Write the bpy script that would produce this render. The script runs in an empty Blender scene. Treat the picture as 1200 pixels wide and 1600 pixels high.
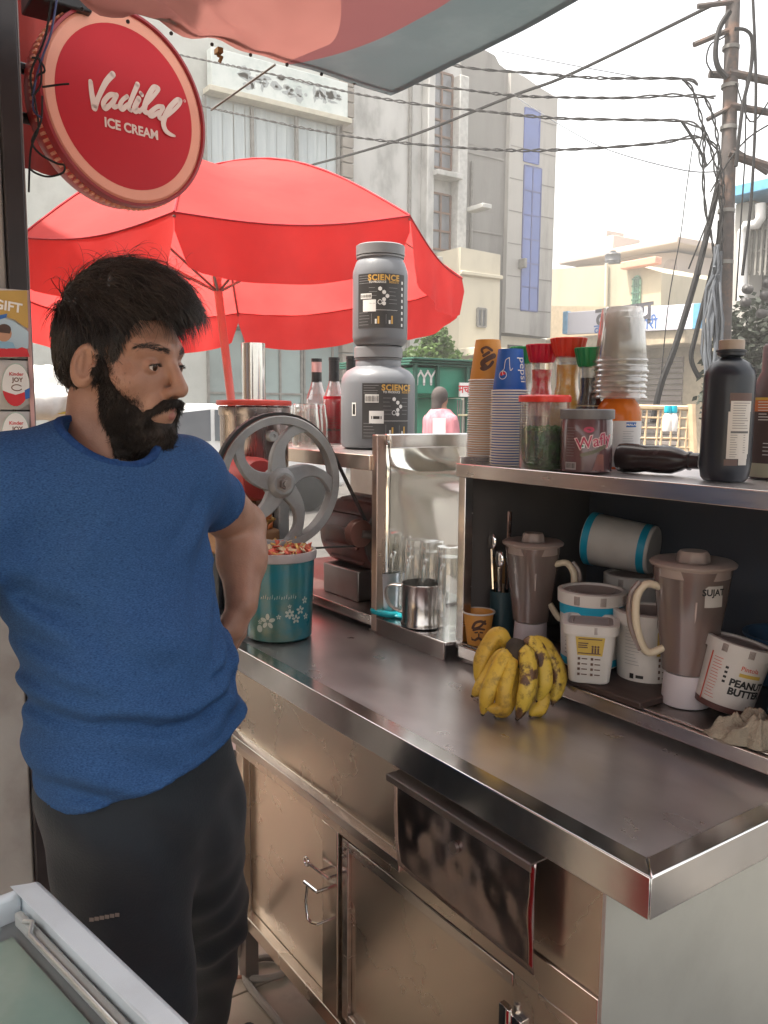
import bpy, bmesh, math, random
import numpy as np
from math import radians as R_, sin, cos, pi, sqrt, atan2
from mathutils import Vector, Matrix, noise as mnoise
random.seed(7); np.random.seed(7)
SC = bpy.context.scene
COL = SC.collection
# ---------------------------------------------------------------- camera
FPX = 1300.0
CAM = np.array([0.5726, -0.7851, 1.445])
def _cam_axes(p, y, r):
    cp, sp, cy, sy = cos(p), sin(p), cos(y), sin(y)
    f = np.array([-sy*cp, cy*cp, -sp]); rt = np.array([cy, sy, 0.0]); dn = np.cross(f, rt)
    return np.array([cos(r)*rt + sin(r)*dn, -sin(r)*rt + cos(r)*dn, f])
CM = _cam_axes(R_(7.05), R_(55.17), R_(-.45))
cam = bpy.data.cameras.new('camera'); co = bpy.data.objects.new('camera', cam); COL.objects.link(co)
co.matrix_world = Matrix(((CM[0][0], -CM[1][0], -CM[2][0], CAM[0]), (CM[0][1], -CM[1][1], -CM[2][1], CAM[1]),
                          (CM[0][2], -CM[1][2], -CM[2][2], CAM[2]), (0, 0, 0, 1)))
cam.sensor_fit = 'VERTICAL'; cam.sensor_height = 36; cam.lens = 36*FPX/1600; cam.clip_end = 600; cam.clip_start = .02
SC.camera = co
# ---------------------------------------------------------------- light
SUN_EL, SUN_AZ = R_(67), np.array([-.42, -.91])          # direction towards the sun (ground plane)
SUN_AZ = SUN_AZ/np.linalg.norm(SUN_AZ)
W = bpy.data.worlds.new('World'); SC.world = W; W.use_nodes = True
wn = W.node_tree; sky = wn.nodes.new('ShaderNodeTexSky'); sky.sky_type = 'NISHITA'; sky.sun_disc = False
sky.sun_elevation = SUN_EL; sky.sun_rotation = atan2(SUN_AZ[0], SUN_AZ[1])
sky.dust_density = 4.0; sky.air_density = 1.0; sky.ozone_density = 1.0
bg = wn.nodes['Background']; bg.inputs[1].default_value = .15
hz_ = wn.nodes.new('ShaderNodeHueSaturation'); hz_.inputs['Saturation'].default_value = .38       # thick white summer haze
wn.links.new(sky.outputs[0], hz_.inputs['Color']); dst = wn.nodes.new('ShaderNodeMix'); dst.data_type = 'RGBA'; dst.blend_type = 'MULTIPLY'; dst.inputs[0].default_value = 1; dst.inputs[7].default_value = (1, .94, .85, 1)      # dust in the air
wn.links.new(hz_.outputs[0], dst.inputs[6]); wn.links.new(dst.outputs[2], bg.inputs[0])
sl = bpy.data.lights.new('sun', 'SUN'); sl.energy = 2.6; sl.angle = R_(1.5); sl.color = (1, .93, .82)
so = bpy.data.objects.new('sun', sl); COL.objects.link(so)
so.rotation_euler = Vector((-SUN_AZ[0]*cos(SUN_EL), -SUN_AZ[1]*cos(SUN_EL), -sin(SUN_EL))).to_track_quat('-Z', 'Y').to_euler()
SC.view_settings.view_transform = 'Standard'; SC.view_settings.look = 'None'
SC.view_settings.exposure = 2.15; SC.view_settings.gamma = 1
SC.view_settings.use_curve_mapping = False
SC.render.engine = 'CYCLES'
cy = SC.cycles
cy.max_bounces = 10; cy.transparent_max_bounces = 24; cy.transmission_bounces = 8; cy.glossy_bounces = 5; cy.diffuse_bounces = 4
cy.caustics_reflective = False; cy.caustics_refractive = False; cy.use_denoising = True
cy.sample_clamp_indirect = 4.0
# ---------------------------------------------------------------- measuring helpers: a line of sight cut by a plane of the place
def ray(px, py): return CM.T @ np.array([(px-600)/FPX, (py-800)/FPX, 1.0])
def az(px, py, z): d = ray(px, py); return CAM + d*(z-CAM[2])/d[2]
def ay(px, py, y): d = ray(px, py); return CAM + d*(y-CAM[1])/d[1]
def ax(px, py, x): d = ray(px, py); return CAM + d*(x-CAM[0])/d[0]
def ad(px, py, D): return CAM + ray(px, py)*D
def spoty(px, y, z):                                     # where column px meets the plane y at height z
    py = 700.0
    for _ in range(12): p = ay(px, py, y); q = ay(px, py+1, y); py += (z-p[2])/(q[2]-p[2])
    return float(p[0]), float(y)
def cang(x, y): return atan2(CAM[1]-y, CAM[0]-x)          # bearing from a spot towards where the photographer stood
# ---------------------------------------------------------------- objects
def tag(o, label=None, cat=None, group=None, kind=None):
    for k, v in (('label', label), ('category', cat), ('group', group), ('kind', kind)):
        if v: o[k] = v
    return o
def thing(name, label, cat, loc=(0, 0, 0), rz=0, group=None, rot=None):
    o = bpy.data.objects.new(name, None); COL.objects.link(o); o.empty_display_size = .05
    o.location = Vector([float(c) for c in loc]); o.rotation_euler = rot or (0, 0, rz)
    return tag(o, label, cat, group)
def copy_tree(o, parent=None):
    c = o.copy(); COL.objects.link(c)
    if parent is not None: c.parent = parent
    for ch in o.children: copy_tree(ch, c)
    return c
_ONES = 'first second third fourth fifth sixth seventh eighth ninth tenth eleventh twelfth thirteenth fourteenth fifteenth sixteenth seventeenth eighteenth nineteenth'.split()
def nth(k): return _ONES[k-1] if k < 20 else ('twentieth', 'thirtieth', 'fortieth')[k//10-2] if k % 10 == 0 else ('twenty', 'thirty', 'forty')[k//10-2]+' '+_ONES[k % 10-1]
class MB:
    def __init__(s): s.v = []; s.f = []; s.m = []
    def add(s, vs, fs, mi=0):
        b = len(s.v); s.v += [tuple(map(float, p)) for p in vs]
        s.f += [tuple(b+i for i in f) for f in fs]; s.m += [mi]*len(fs); return s
    def box(s, a, b, mi=0, M=None):
        x0, y0, z0 = [min(p, q) for p, q in zip(a, b)]; x1, y1, z1 = [max(p, q) for p, q in zip(a, b)]
        vs = [(x0, y0, z0), (x1, y0, z0), (x1, y1, z0), (x0, y1, z0), (x0, y0, z1), (x1, y0, z1), (x1, y1, z1), (x0, y1, z1)]
        if M is not None: vs = [M @ Vector(p) for p in vs]
        return s.add(vs, [(3, 2, 1, 0), (4, 5, 6, 7), (0, 1, 5, 4), (1, 2, 6, 5), (2, 3, 7, 6), (3, 0, 4, 7)], mi)
    def lathe(s, prof, n=32, c=(0, 0), mi=0, M=None, a0=0, a1=2*pi, sq=None):
        full = abs(a1-a0-2*pi) < 1e-6; k = n if full else n+1; vs = []
        for r, z in prof:
            for i in range(k):
                a = a0+(a1-a0)*i/n; q = 1
                if sq: q = 1/((abs(cos(a))**sq+abs(sin(a))**sq)**(1/sq))
                vs.append((c[0]+r*q*cos(a), c[1]+r*q*sin(a), z))
        if M is not None: vs = [M @ Vector(p) for p in vs]
        fs = []
        for j in range(len(prof)-1):
            for i in range(n if full else n):
                i2 = (i+1) % k if full else i+1
                fs.append((j*k+i, j*k+i2, (j+1)*k+i2, (j+1)*k+i))
        return s.add(vs, fs, mi)
    def tube(s, path, r, n=8, mi=0, caps=True, closed=False):
        P = [Vector([float(c) for c in p]) for p in path]; m = len(P); rs = r if isinstance(r, (list, tuple)) else [r]*m
        vs = []; up = None
        for i, p in enumerate(P):
            if closed: t = (P[(i+1) % m]-P[i-1])
            else: t = (P[min(i+1, m-1)]-P[max(i-1, 0)])
            t.normalize()
            if up is None:
                up = Vector((0, 0, 1)) if abs(t.z) < .9 else Vector((1, 0, 0))
            up = (up-t*up.dot(t)).normalized(); sd = t.cross(up)
            for k in range(n):
                a = 2*pi*k/n; vs.append(p+(up*cos(a)+sd*sin(a))*rs[i])
        fs = []
        for i in range(m if closed else m-1):
            i2 = (i+1) % m
            for k in range(n):
                k2 = (k+1) % n; fs.append((i*n+k, i2*n+k, i2*n+k2, i*n+k2))
        if caps and not closed: fs += [tuple(range(n)), tuple(reversed(range((m-1)*n, m*n)))]
        return s.add(vs, fs, mi)
    def prism(s, poly, d, mi=0):          # polygon of 3-D points pushed along vector d
        n = len(poly); d = Vector(d); vs = [Vector(p) for p in poly]+[Vector(p)+d for p in poly]
        fs = [tuple(range(n)), tuple(reversed(range(n, 2*n)))]+[(i, i+n, (i+1) % n+n, (i+1) % n) for i in range(n)]
        return s.add(vs, fs, mi)
    def ell(s, c, r, n=16, m=10, mi=0, M=None):
        prof = [(max(1e-4, sin(pi*j/m)), -cos(pi*j/m)) for j in range(m+1)]
        T = Matrix.Translation(Vector([float(q) for q in c])) @ (M.to_4x4() if M is not None else Matrix()) @ Matrix.Diagonal((r[0], r[1], r[2], 1))
        return s.lathe(prof, n, mi=mi, M=T)
    def build(s, name, mats, parent=None, bevel=0, smooth=40, seg=2, solid=0, sub=0):
        me = bpy.data.meshes.new(name); me.from_pydata(s.v, [], s.f)
        mats = mats if isinstance(mats, (list, tuple)) else [mats]
        for m in mats: me.materials.append(m)
        if len(mats) > 1: me.polygons.foreach_set('material_index', s.m)
        bm = bmesh.new(); bm.from_mesh(me); bmesh.ops.remove_doubles(bm, verts=bm.verts, dist=1e-6)
        bmesh.ops.recalc_face_normals(bm, faces=bm.faces); bm.to_mesh(me); bm.free()
        if smooth:
            me.polygons.foreach_set('use_smooth', [True]*len(me.polygons)); me.set_sharp_from_angle(angle=R_(smooth))
        o = bpy.data.objects.new(name, me); COL.objects.link(o)
        if parent is not None: o.parent = parent
        if solid: md = o.modifiers.new('solid', 'SOLIDIFY'); md.thickness = solid; md.offset = 0
        if bevel:
            md = o.modifiers.new('bevel', 'BEVEL'); md.width = bevel; md.segments = seg; md.limit_method = 'ANGLE'; md.angle_limit = R_(50)
        if sub: md = o.modifiers.new('sub', 'SUBSURF'); md.levels = md.render_levels = sub
        return o
def meshobj(name, v, f, mats, parent=None, smooth=True):
    me = bpy.data.meshes.new(name); v = np.asarray(v, dtype=float)
    me.from_pydata(v.tolist(), [], f.tolist() if hasattr(f, 'tolist') else f)
    for m in (mats if isinstance(mats, (list, tuple)) else [mats]): me.materials.append(m)
    if smooth: me.polygons.foreach_set('use_smooth', [True]*len(me.polygons))
    o = bpy.data.objects.new(name, me); COL.objects.link(o)
    if parent is not None: o.parent = parent
    return o
# ---------------------------------------------------------------- materials
def lin(h):
    h = h.lstrip('#'); c = [int(h[i:i+2], 16)/255 for i in (0, 2, 4)]
    return tuple((x/12.92 if x <= .04045 else ((x+.055)/1.055)**2.4) for x in c)
def rgba(c): c = lin(c) if isinstance(c, str) else c; return (c[0], c[1], c[2], 1)
def _n(t, typ, **k):
    n = t.nodes.new(typ)
    for a, b in k.items(): setattr(n, a, b)
    return n
def mat(name, c1, c2=None, rough=.5, metal=0, ns=8, bump=0, bs=60, spec=.5, stretch=None, rv=.08, det=4, lo=.35, hi=.65,
        dirt=None, ds=3, da=.5, trl=0, trans=0, ior=1.45, coat=0, sub=0, emit=0, sheen=0):
    m = bpy.data.materials.new(name); m.use_nodes = True; t = m.node_tree; b = t.nodes['Principled BSDF']
    L = t.links.new; tc = _n(t, 'ShaderNodeTexCoord'); mp = _n(t, 'ShaderNodeMapping')
    L(tc.outputs['Object'], mp.inputs[0])
    if stretch: mp.inputs['Scale'].default_value = stretch
    nz = _n(t, 'ShaderNodeTexNoise'); nz.inputs['Scale'].default_value = ns; nz.inputs['Detail'].default_value = det
    L(mp.outputs[0], nz.inputs['Vector'])
    rp = _n(t, 'ShaderNodeValToRGB'); rp.color_ramp.elements[0].position = lo; rp.color_ramp.elements[1].position = hi
    c1 = rgba(c1); c2 = rgba(c2) if c2 is not None else tuple(min(1, x*.86) for x in c1[:3])+(1,)
    rp.color_ramp.elements[0].color = c1; rp.color_ramp.elements[1].color = c2
    L(nz.outputs[0], rp.inputs[0]); out = rp.outputs[0]
    if dirt is not None:
        dn = _n(t, 'ShaderNodeTexNoise'); dn.inputs['Scale'].default_value = ds; dn.inputs['Detail'].default_value = 8; dn.inputs['Roughness'].default_value = .65
        L(mp.outputs[0], dn.inputs['Vector']); dr = _n(t, 'ShaderNodeMapRange'); dr.inputs[1].default_value = .5; dr.inputs[2].default_value = .72
        dr.inputs[4].default_value = da; L(dn.outputs[0], dr.inputs[0])
        mx = _n(t, 'ShaderNodeMix', data_type='RGBA'); L(dr.outputs[0], mx.inputs[0]); L(out, mx.inputs[6]); mx.inputs[7].default_value = rgba(dirt); out = mx.outputs[2]
    L(out, b.inputs['Base Color'])
    b.inputs['Metallic'].default_value = metal; b.inputs['Specular IOR Level'].default_value = spec
    b.inputs['IOR'].default_value = ior; b.inputs['Transmission Weight'].default_value = trans; b.inputs['Coat Weight'].default_value = coat
    if sub: b.inputs['Subsurface Weight'].default_value = sub; b.inputs['Subsurface Radius'].default_value = (.012, .005, .003); b.inputs['Subsurface Scale'].default_value = 1
    if sheen: b.inputs['Sheen Weight'].default_value = sheen
    if rv:
        r2 = _n(t, 'ShaderNodeMapRange'); r2.inputs[3].default_value = max(0, rough-rv); r2.inputs[4].default_value = min(1, rough+rv)
        n2 = _n(t, 'ShaderNodeTexNoise'); n2.inputs['Scale'].default_value = ns*2.3; n2.inputs['Detail'].default_value = 5; L(mp.outputs[0], n2.inputs['Vector'])
        L(n2.outputs[0], r2.inputs[0]); L(r2.outputs[0], b.inputs['Roughness'])
    else: b.inputs['Roughness'].default_value = rough
    if bump:
        bn = _n(t, 'ShaderNodeTexNoise'); bn.inputs['Scale'].default_value = bs; bn.inputs['Detail'].default_value = 5
        L(mp.outputs[0], bn.inputs['Vector']); bp = _n(t, 'ShaderNodeBump'); bp.inputs['Strength'].default_value = bump; bp.inputs['Distance'].default_value = .01
        L(bn.outputs[0], bp.inputs['Height']); L(bp.outputs[0], b.inputs['Normal'])
    if trl:
        tr = _n(t, 'ShaderNodeBsdfTranslucent'); L(out, tr.inputs[0]); ms = _n(t, 'ShaderNodeMixShader'); ms.inputs[0].default_value = trl
        L(b.outputs[0], ms.inputs[1]); L(tr.outputs[0], ms.inputs[2]); L(ms.outputs[0], t.nodes['Material Output'].inputs[0])
    return m
def thin(name, tint, rough=.05, body=0, bodycol='#dddddd', fac=.08, trl=.5):
    """thin clear plastic or glass: see-through with a tint, a sheen, and some milky body"""
    m = bpy.data.materials.new(name); m.use_nodes = True; t = m.node_tree; t.nodes.remove(t.nodes['Principled BSDF']); L = t.links.new
    tr = _n(t, 'ShaderNodeBsdfTransparent'); tr.inputs[0].default_value = rgba(tint)
    gl = _n(t, 'ShaderNodeBsdfGlossy'); gl.inputs['Roughness'].default_value = rough
    fr = _n(t, 'ShaderNodeLayerWeight'); fr.inputs[0].default_value = .35
    mr = _n(t, 'ShaderNodeMapRange'); mr.inputs[3].default_value = fac*.5; mr.inputs[4].default_value = min(1, fac*6); L(fr.outputs['Facing'], mr.inputs[0])
    di = _n(t, 'ShaderNodeBsdfDiffuse'); di.inputs[0].default_value = rgba(bodycol); tl = _n(t, 'ShaderNodeBsdfTranslucent'); tl.inputs[0].default_value = rgba(bodycol)
    mb = _n(t, 'ShaderNodeMixShader'); mb.inputs[0].default_value = trl; L(di.outputs[0], mb.inputs[1]); L(tl.outputs[0], mb.inputs[2])
    m1 = _n(t, 'ShaderNodeMixShader'); m1.inputs[0].default_value = body; L(tr.outputs[0], m1.inputs[1]); L(mb.outputs[0], m1.inputs[2])
    m2 = _n(t, 'ShaderNodeMixShader'); L(mr.outputs[0], m2.inputs[0]); L(m1.outputs[0], m2.inputs[1]); L(gl.outputs[0], m2.inputs[2])
    L(m2.outputs[0], t.nodes['Material Output'].inputs[0]); return m
STEEL = mat('brushed_steel', (.72, .67, .62), (.60, .55, .51), rough=.25, metal=1, ns=5, stretch=(1.2, 1.2, 8), rv=.07, bump=.006, bs=5, dirt=(.50, .44, .39), ds=2.2, da=.3)
STEELV = mat('brushed_steel_panel', (.74, .655, .555), (.70, .615, .52), rough=.27, metal=1, ns=2.5, stretch=(1, 1, 1), rv=.09, bump=.012, bs=2.2, dirt=(.62, .54, .46), ds=14.0, da=.15)
STEELT = mat('worn_counter_steel', (.72, .67, .67), (.58, .54, .54), rough=.31, metal=.95, ns=3, rv=.11, bump=.006, bs=16, dirt=(.54, .49, .49), ds=6, da=.4, stretch=(1, 1.6, 1))
STEELB = mat('bright_steel', (.78, .77, .76), (.70, .69, .67), rough=.17, metal=1, ns=12, rv=.06, bump=.01, bs=20)
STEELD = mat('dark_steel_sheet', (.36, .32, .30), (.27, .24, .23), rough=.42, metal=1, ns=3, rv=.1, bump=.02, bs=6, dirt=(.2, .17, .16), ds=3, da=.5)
MIRROR = mat('wavy_polished_sheet', (.80, .79, .75), (.74, .73, .70), rough=.09, metal=1, ns=3, rv=.05, bump=.05, bs=6)
CHROME = mat('chrome', (.75, .74, .73), rough=.08, metal=1, rv=.03)
BLACKP = mat('black_plastic', (.012, .012, .014), (.02, .02, .022), rough=.38)
DARKRUB = mat('black_rubber', (.015, .015, .016), rough=.65)
WHITEP = mat('white_plastic', (.72, .70, .67), (.64, .62, .59), rough=.42, ns=5, dirt=(.45, .4, .34), ds=6, da=.35)
INKW = mat('white_print', (.78, .77, .75), rough=.5, rv=0)
INKK = mat('black_print', (.02, .02, .02), rough=.5, rv=0)
INKG = mat('gold_print', (.62, .36, .08), rough=.45, rv=0)
INKR = mat('red_print', (.60, .03, .04), rough=.5, rv=0)
INKGR = mat('grey_print', (.30, .30, .31), rough=.5, rv=0)
INKB = mat('blue_print', (.03, .13, .42), rough=.5, rv=0)
# ---------------------------------------------------------------- writing
_tc = {}
def text_mesh(txt, size=1.0, bold=0, align='CENTER', shear=0, space=1.0):
    k = (txt, bold, align, shear, space)
    if k not in _tc:
        cu = bpy.data.curves.new('t', 'FONT'); cu.body = txt; cu.size = 1; cu.align_x = align; cu.align_y = 'CENTER'; cu.offset = bold; cu.shear = shear; cu.space_character = space; cu.resolution_u = 3
        ob = bpy.data.objects.new('t', cu); COL.objects.link(ob); bpy.context.view_layer.update()
        me = bpy.data.meshes.new_from_object(ob.evaluated_get(bpy.context.evaluated_depsgraph_get()))
        _tc[k] = ([tuple(v.co) for v in me.vertices], [tuple(p.vertices) for p in me.polygons])
        bpy.data.objects.remove(ob); bpy.data.meshes.remove(me); bpy.data.curves.remove(cu)
    v, f = _tc[k]
    return [(x*size, y*size, 0) for x, y, z in v], f
def flat_text(mb, txt, size, M, mi=0, **k):
    v, f = text_mesh(txt, size, **k); mb.add([M @ Vector(p) for p in v], f, mi)
def frame(o, x, n):          # matrix with local x along x, local z along n
    x = Vector(x).normalized(); n = Vector(n); n = (n-x*n.dot(x)).normalized(); y = n.cross(x)
    M = Matrix((x, y, n)).transposed().to_4x4(); M.translation = Vector([float(c) for c in o]); return M
def on_cyl(mb, v, f, r, ang, z, mi=0, r2=None, h=None, rot=0):
    """wrap flat (x,y) geometry round an upright cylinder or cone: x goes right as seen from outside"""
    out = []
    for p in v:
        x, y = p[0], p[1]
        if rot: x, y = x*cos(rot)-y*sin(rot), x*sin(rot)+y*cos(rot)
        rr = r if r2 is None else r+(r2-r)*((z+y)/h)
        a = ang+x/rr; out.append((rr*cos(a), rr*sin(a), z+y))
    mb.add(out, f, mi)
def cyl_text(mb, txt, size, r, ang, z, mi=0, rot=0, r2=None, h=None, **k):
    v, f = text_mesh(txt, size, **k); on_cyl(mb, v, f, r, ang, z, mi, r2, h, rot)
def patch(mb, x0, x1, y0, y1, r, ang, z, mi=0, n=8, r2=None, h=None):
    v = []; f = []
    m = max(1, n)
    for j in range(2):
        for i in range(m+1): v.append((x0+(x1-x0)*i/m, (y0, y1)[j], 0))
    for i in range(m): f.append((i, i+1, m+2+i, m+1+i))
    on_cyl(mb, v, f, r, ang, z, mi, r2, h)
def stroke(pts, w, n=10):
    """flat brush stroke with round ends: list of (x,y[,width]) -> verts, faces"""
    P = [Vector((p[0], p[1])) for p in pts]; ws = [(p[2] if len(p) > 2 else w)/2 for p in pts]
    # Catmull-Rom refine
    Q = []; QW = []
    for i in range(len(P)-1):
        p0, p1, p2, p3 = P[max(i-1, 0)], P[i], P[i+1], P[min(i+2, len(P)-1)]
        for k in range(6):
            t = k/6; Q.append(.5*((2*p1)+(p2-p0)*t+(2*p0-5*p1+4*p2-p3)*t*t+(3*p1-p0-3*p2+p3)*t**3)); QW.append(ws[i]+(ws[i+1]-ws[i])*t)
    Q.append(P[-1]); QW.append(ws[-1]); v = []; f = []
    for i, q in enumerate(Q):
        t = (Q[min(i+1, len(Q)-1)]-Q[max(i-1, 0)]); t = t.normalized() if t.length > 1e-9 else Vector((1, 0)); nn = Vector((-t.y, t.x))
        v += [tuple(q+nn*QW[i])+(0,), tuple(q-nn*QW[i])+(0,)]
        if i: b = 2*i; f.append((b-2, b-1, b+1, b))
    for q, w_ in ((Q[0], QW[0]), (Q[-1], QW[-1])):
        b = len(v); v += [(q.x+w_*cos(2*pi*k/n), q.y+w_*sin(2*pi*k/n), 0) for k in range(n)]; f.append(tuple(range(b, b+n)))
    return v, f
# ---------------------------------------------------------------- implicit shapes
def surface_nets(V, org, h):
    s = V < 0; nx, ny, nz = V.shape
    c = sum(s[i:nx-1+i, j:ny-1+j, k:nz-1+k].astype(np.int8) for i in (0, 1) for j in (0, 1) for k in (0, 1))
    act = (c > 0) & (c < 8); idx = -np.ones(act.shape, int); idx[act] = np.arange(act.sum()); I = np.argwhere(act)
    acc = np.zeros((len(I), 3)); cnt = np.zeros(len(I))
    O = [(i, j, k) for i in (0, 1) for j in (0, 1) for k in (0, 1)]
    for a in O:
        for b in O:
            if sum(abs(p-q) for p, q in zip(a, b)) != 1 or a > b: continue
            va = V[I[:, 0]+a[0], I[:, 1]+a[1], I[:, 2]+a[2]]; vb = V[I[:, 0]+b[0], I[:, 1]+b[1], I[:, 2]+b[2]]
            x = (va < 0) != (vb < 0); t = np.where(x, va/np.where(va == vb, 1, va-vb), 0)
            p = np.array(a)[None]+t[:, None]*(np.array(b)-np.array(a))[None]; acc += p*x[:, None]; cnt += x
    verts = np.array(org)+h*(I+acc/cnt[:, None]); F = []
    for d in range(3):
        e1, e2 = (d+1) % 3, (d+2) % 3
        sl0 = [slice(1, -1)]*3; sl1 = [slice(1, -1)]*3; sl0[d] = slice(0, -1); sl1[d] = slice(1, None)
        a, b = s[tuple(sl0)], s[tuple(sl1)]; E = np.argwhere(a != b); off = np.ones(3, int); off[d] = 0
        ins = a[tuple(E.T)]; E = E+off; u1 = np.zeros(3, int); u1[e1] = 1; u2 = np.zeros(3, int); u2[e2] = 1
        q = np.stack([idx[tuple((E-u1-u2).T)], idx[tuple((E-u2).T)], idx[tuple(E.T)], idx[tuple((E-u1).T)]], 1)
        q[~ins] = q[~ins][:, ::-1]; F.append(q)
    return verts, np.concatenate(F)
def smin(a, b, k):
    h = np.clip(.5+.5*(b-a)/k, 0, 1); return b+(a-b)*h-k*h*(1-h)
def smax(a, b, k): return -smin(-a, -b, k)
def cone(P, a, b, ra, rb):
    a = np.asarray(a, float); b = np.asarray(b, float); d = b-a
    t = np.clip(((P-a)@d)/(d@d), 0, 1); return np.linalg.norm(P-a-t[..., None]*d, axis=-1)-(ra+(rb-ra)*t)
def elld(P, c, r, A=None):
    q = P-np.asarray(c, float)
    if A is not None: q = q@np.asarray(A, float).T
    r = np.asarray(r, float); k0 = np.linalg.norm(q/r, axis=-1); k1 = np.linalg.norm(q/(r*r), axis=-1)
    return k0*(k0-1)/np.maximum(k1, 1e-9)
def sdf_mesh(fn, lo, hi, h):
    lo = np.array(lo, float); n = np.ceil((np.array(hi)-lo)/h).astype(int)+1
    g = np.stack(np.meshgrid(*[lo[i]+h*np.arange(n[i]) for i in range(3)], indexing='ij'), -1)
    return surface_nets(fn(g), lo, h)
# ================================================================ setting and street
ASPH = mat('asphalt', (.075, .07, .066), (.05, .048, .046), rough=.9, ns=2.5, bump=.3, bs=90, dirt=(.14, .125, .105), ds=.8, da=.7)
TILE = mat('shop_floor_tile', (.44, .37, .285), (.37, .31, .24), rough=.55, ns=4, bump=.03, bs=40, dirt=(.1, .085, .07), ds=3, da=.7)
PLASTER = mat('white_plaster', (.47, .47, .455), (.36, .36, .35), rough=.9, ns=1.3, bump=.6, bs=6, dirt=(.20, .20, .19), ds=1.3, da=.85, stretch=(1, 1, .5))
CONC = mat('grey_concrete', (.37, .36, .34), (.30, .29, .275), rough=.92, ns=.8, bump=.35, bs=5, dirt=(.15, .148, .14), ds=1.0, da=.9, stretch=(1, 1, .22))
CONCD = mat('dark_concrete', (.22, .215, .205), (.165, .16, .155), rough=.94, ns=.8, bump=.4, bs=5, dirt=(.075, .074, .07), ds=.9, da=.9, stretch=(1, 1, .2))
CREAM = mat('cream_paint', (.52, .475, .37), (.46, .42, .33), rough=.85, ns=1.2, dirt=(.35, .31, .24), ds=1.2, da=.45, stretch=(1, 1, .4))
YELW = mat('pale_yellow_paint', (.36, .325, .24), (.31, .28, .21), rough=.85, ns=1, dirt=(.22, .2, .15), ds=.9, da=.75, stretch=(1, 1, .3))
PINKW = mat('pale_pink_paint', (.40, .335, .30), (.36, .30, .27), rough=.85, ns=1, dirt=(.35, .29, .25), ds=.8, da=.5)
BRICKC = mat('grey_stone_tile', (.26, .235, .205), (.19, .17, .15), rough=.8, ns=3, bump=.2, bs=20)
FRAMEG = mat('grey_window_frame', (.20, .195, .18), (.15, .145, .135), rough=.6)
FRAMEB = mat('brown_window_frame', (.16, .08, .05), (.11, .06, .04), rough=.6)
GLASSB = mat('grey_window_glass', (.16, .17, .19), (.10, .11, .13), rough=.12, ns=1.2, spec=.8, rv=.05)
GLASSC = mat('blue_window_glass', (.06, .11, .34), (.045, .085, .27), rough=.15, ns=1, spec=.7, rv=.05)
GLASSS = mat('storefront_glass', (.26, .34, .34), (.16, .20, .20), rough=.1, ns=.5, spec=.8, rv=.04)
BLIND = mat('vertical_blind_cloth', (.44, .49, .50), (.36, .41, .43), rough=.8, ns=1.5, stretch=(1, 6, .3))
SIGNW = mat('weathered_sign_sheet', (.60, .64, .62), (.52, .57, .55), rough=.7, ns=2, dirt=(.36, .44, .42), ds=1.6, da=.8)
SHUT = mat('shutter_metal', (.24, .20, .185), (.19, .16, .15), rough=.6, ns=2)
BLUEP = mat('sky_blue_paint', (.10, .33, .55), (.08, .27, .47), rough=.6)
SIGNL = mat('lavender_white_sign', (.60, .60, .68), (.55, .55, .63), rough=.6, ns=1)
GRNP = mat('green_metal_sheet', (.03, .27, .17), (.02, .2, .13), rough=.5, ns=2)
GRND = mat('dark_green_paint', (.02, .10, .07), (.015, .08, .055), rough=.6)
WOODL = mat('pale_cane', (.52, .40, .26), (.42, .31, .2), rough=.7, ns=10)
RUSTP = mat('pole_paint', (.062, .050, .048), (.042, .035, .034), rough=.75, ns=8, dirt=(.2, .1, .06), ds=6, da=.6)
CABLE = mat('cable_sheath', (.010, .010, .011), (.016, .016, .018), rough=.75, spec=.25)
CABLEG = mat('grey_cable_sheath', (.075, .085, .10), (.05, .058, .07), rough=.65)
LEAF = mat('leaf_green', (.085, .15, .035), (.045, .095, .02), rough=.6, ns=3, trl=.35, rv=0)
LEAFD = mat('leaf_dark', (.03, .038, .026), (.018, .025, .018), rough=.65, ns=3, trl=.25, rv=0)
BARK = mat('bark', (.1, .075, .055), (.07, .05, .04), rough=.9, bump=.3)

HAZE = .0052
tag(MB().box((-60, -30, -.3), (40, 80, 0)).build('ground', ASPH, smooth=0), kind='structure')
# shop floor: tiles laid in rows, joints recessed
fl = MB(); fl.box((-2.4, -3.2, .001), (.9, .34, .006)); base = tag(fl.build('shop_floor', mat('floor_grout', (.12, .105, .09), rough=.9), smooth=0), kind='structure')
tl = None
for i in range(8):
    for j in range(9):
        x0, y0 = -2.4+i*.41, -3.2+j*.39
        if tl is None:
            tl = MB().box((.003, .003, .006), (.407, .387, .018)).build('floor_tile', TILE, base, bevel=.002); o = tl
        else: o = tl.copy(); COL.objects.link(o)
        o.location = (x0, y0, random.uniform(-.0015, .001))

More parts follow.
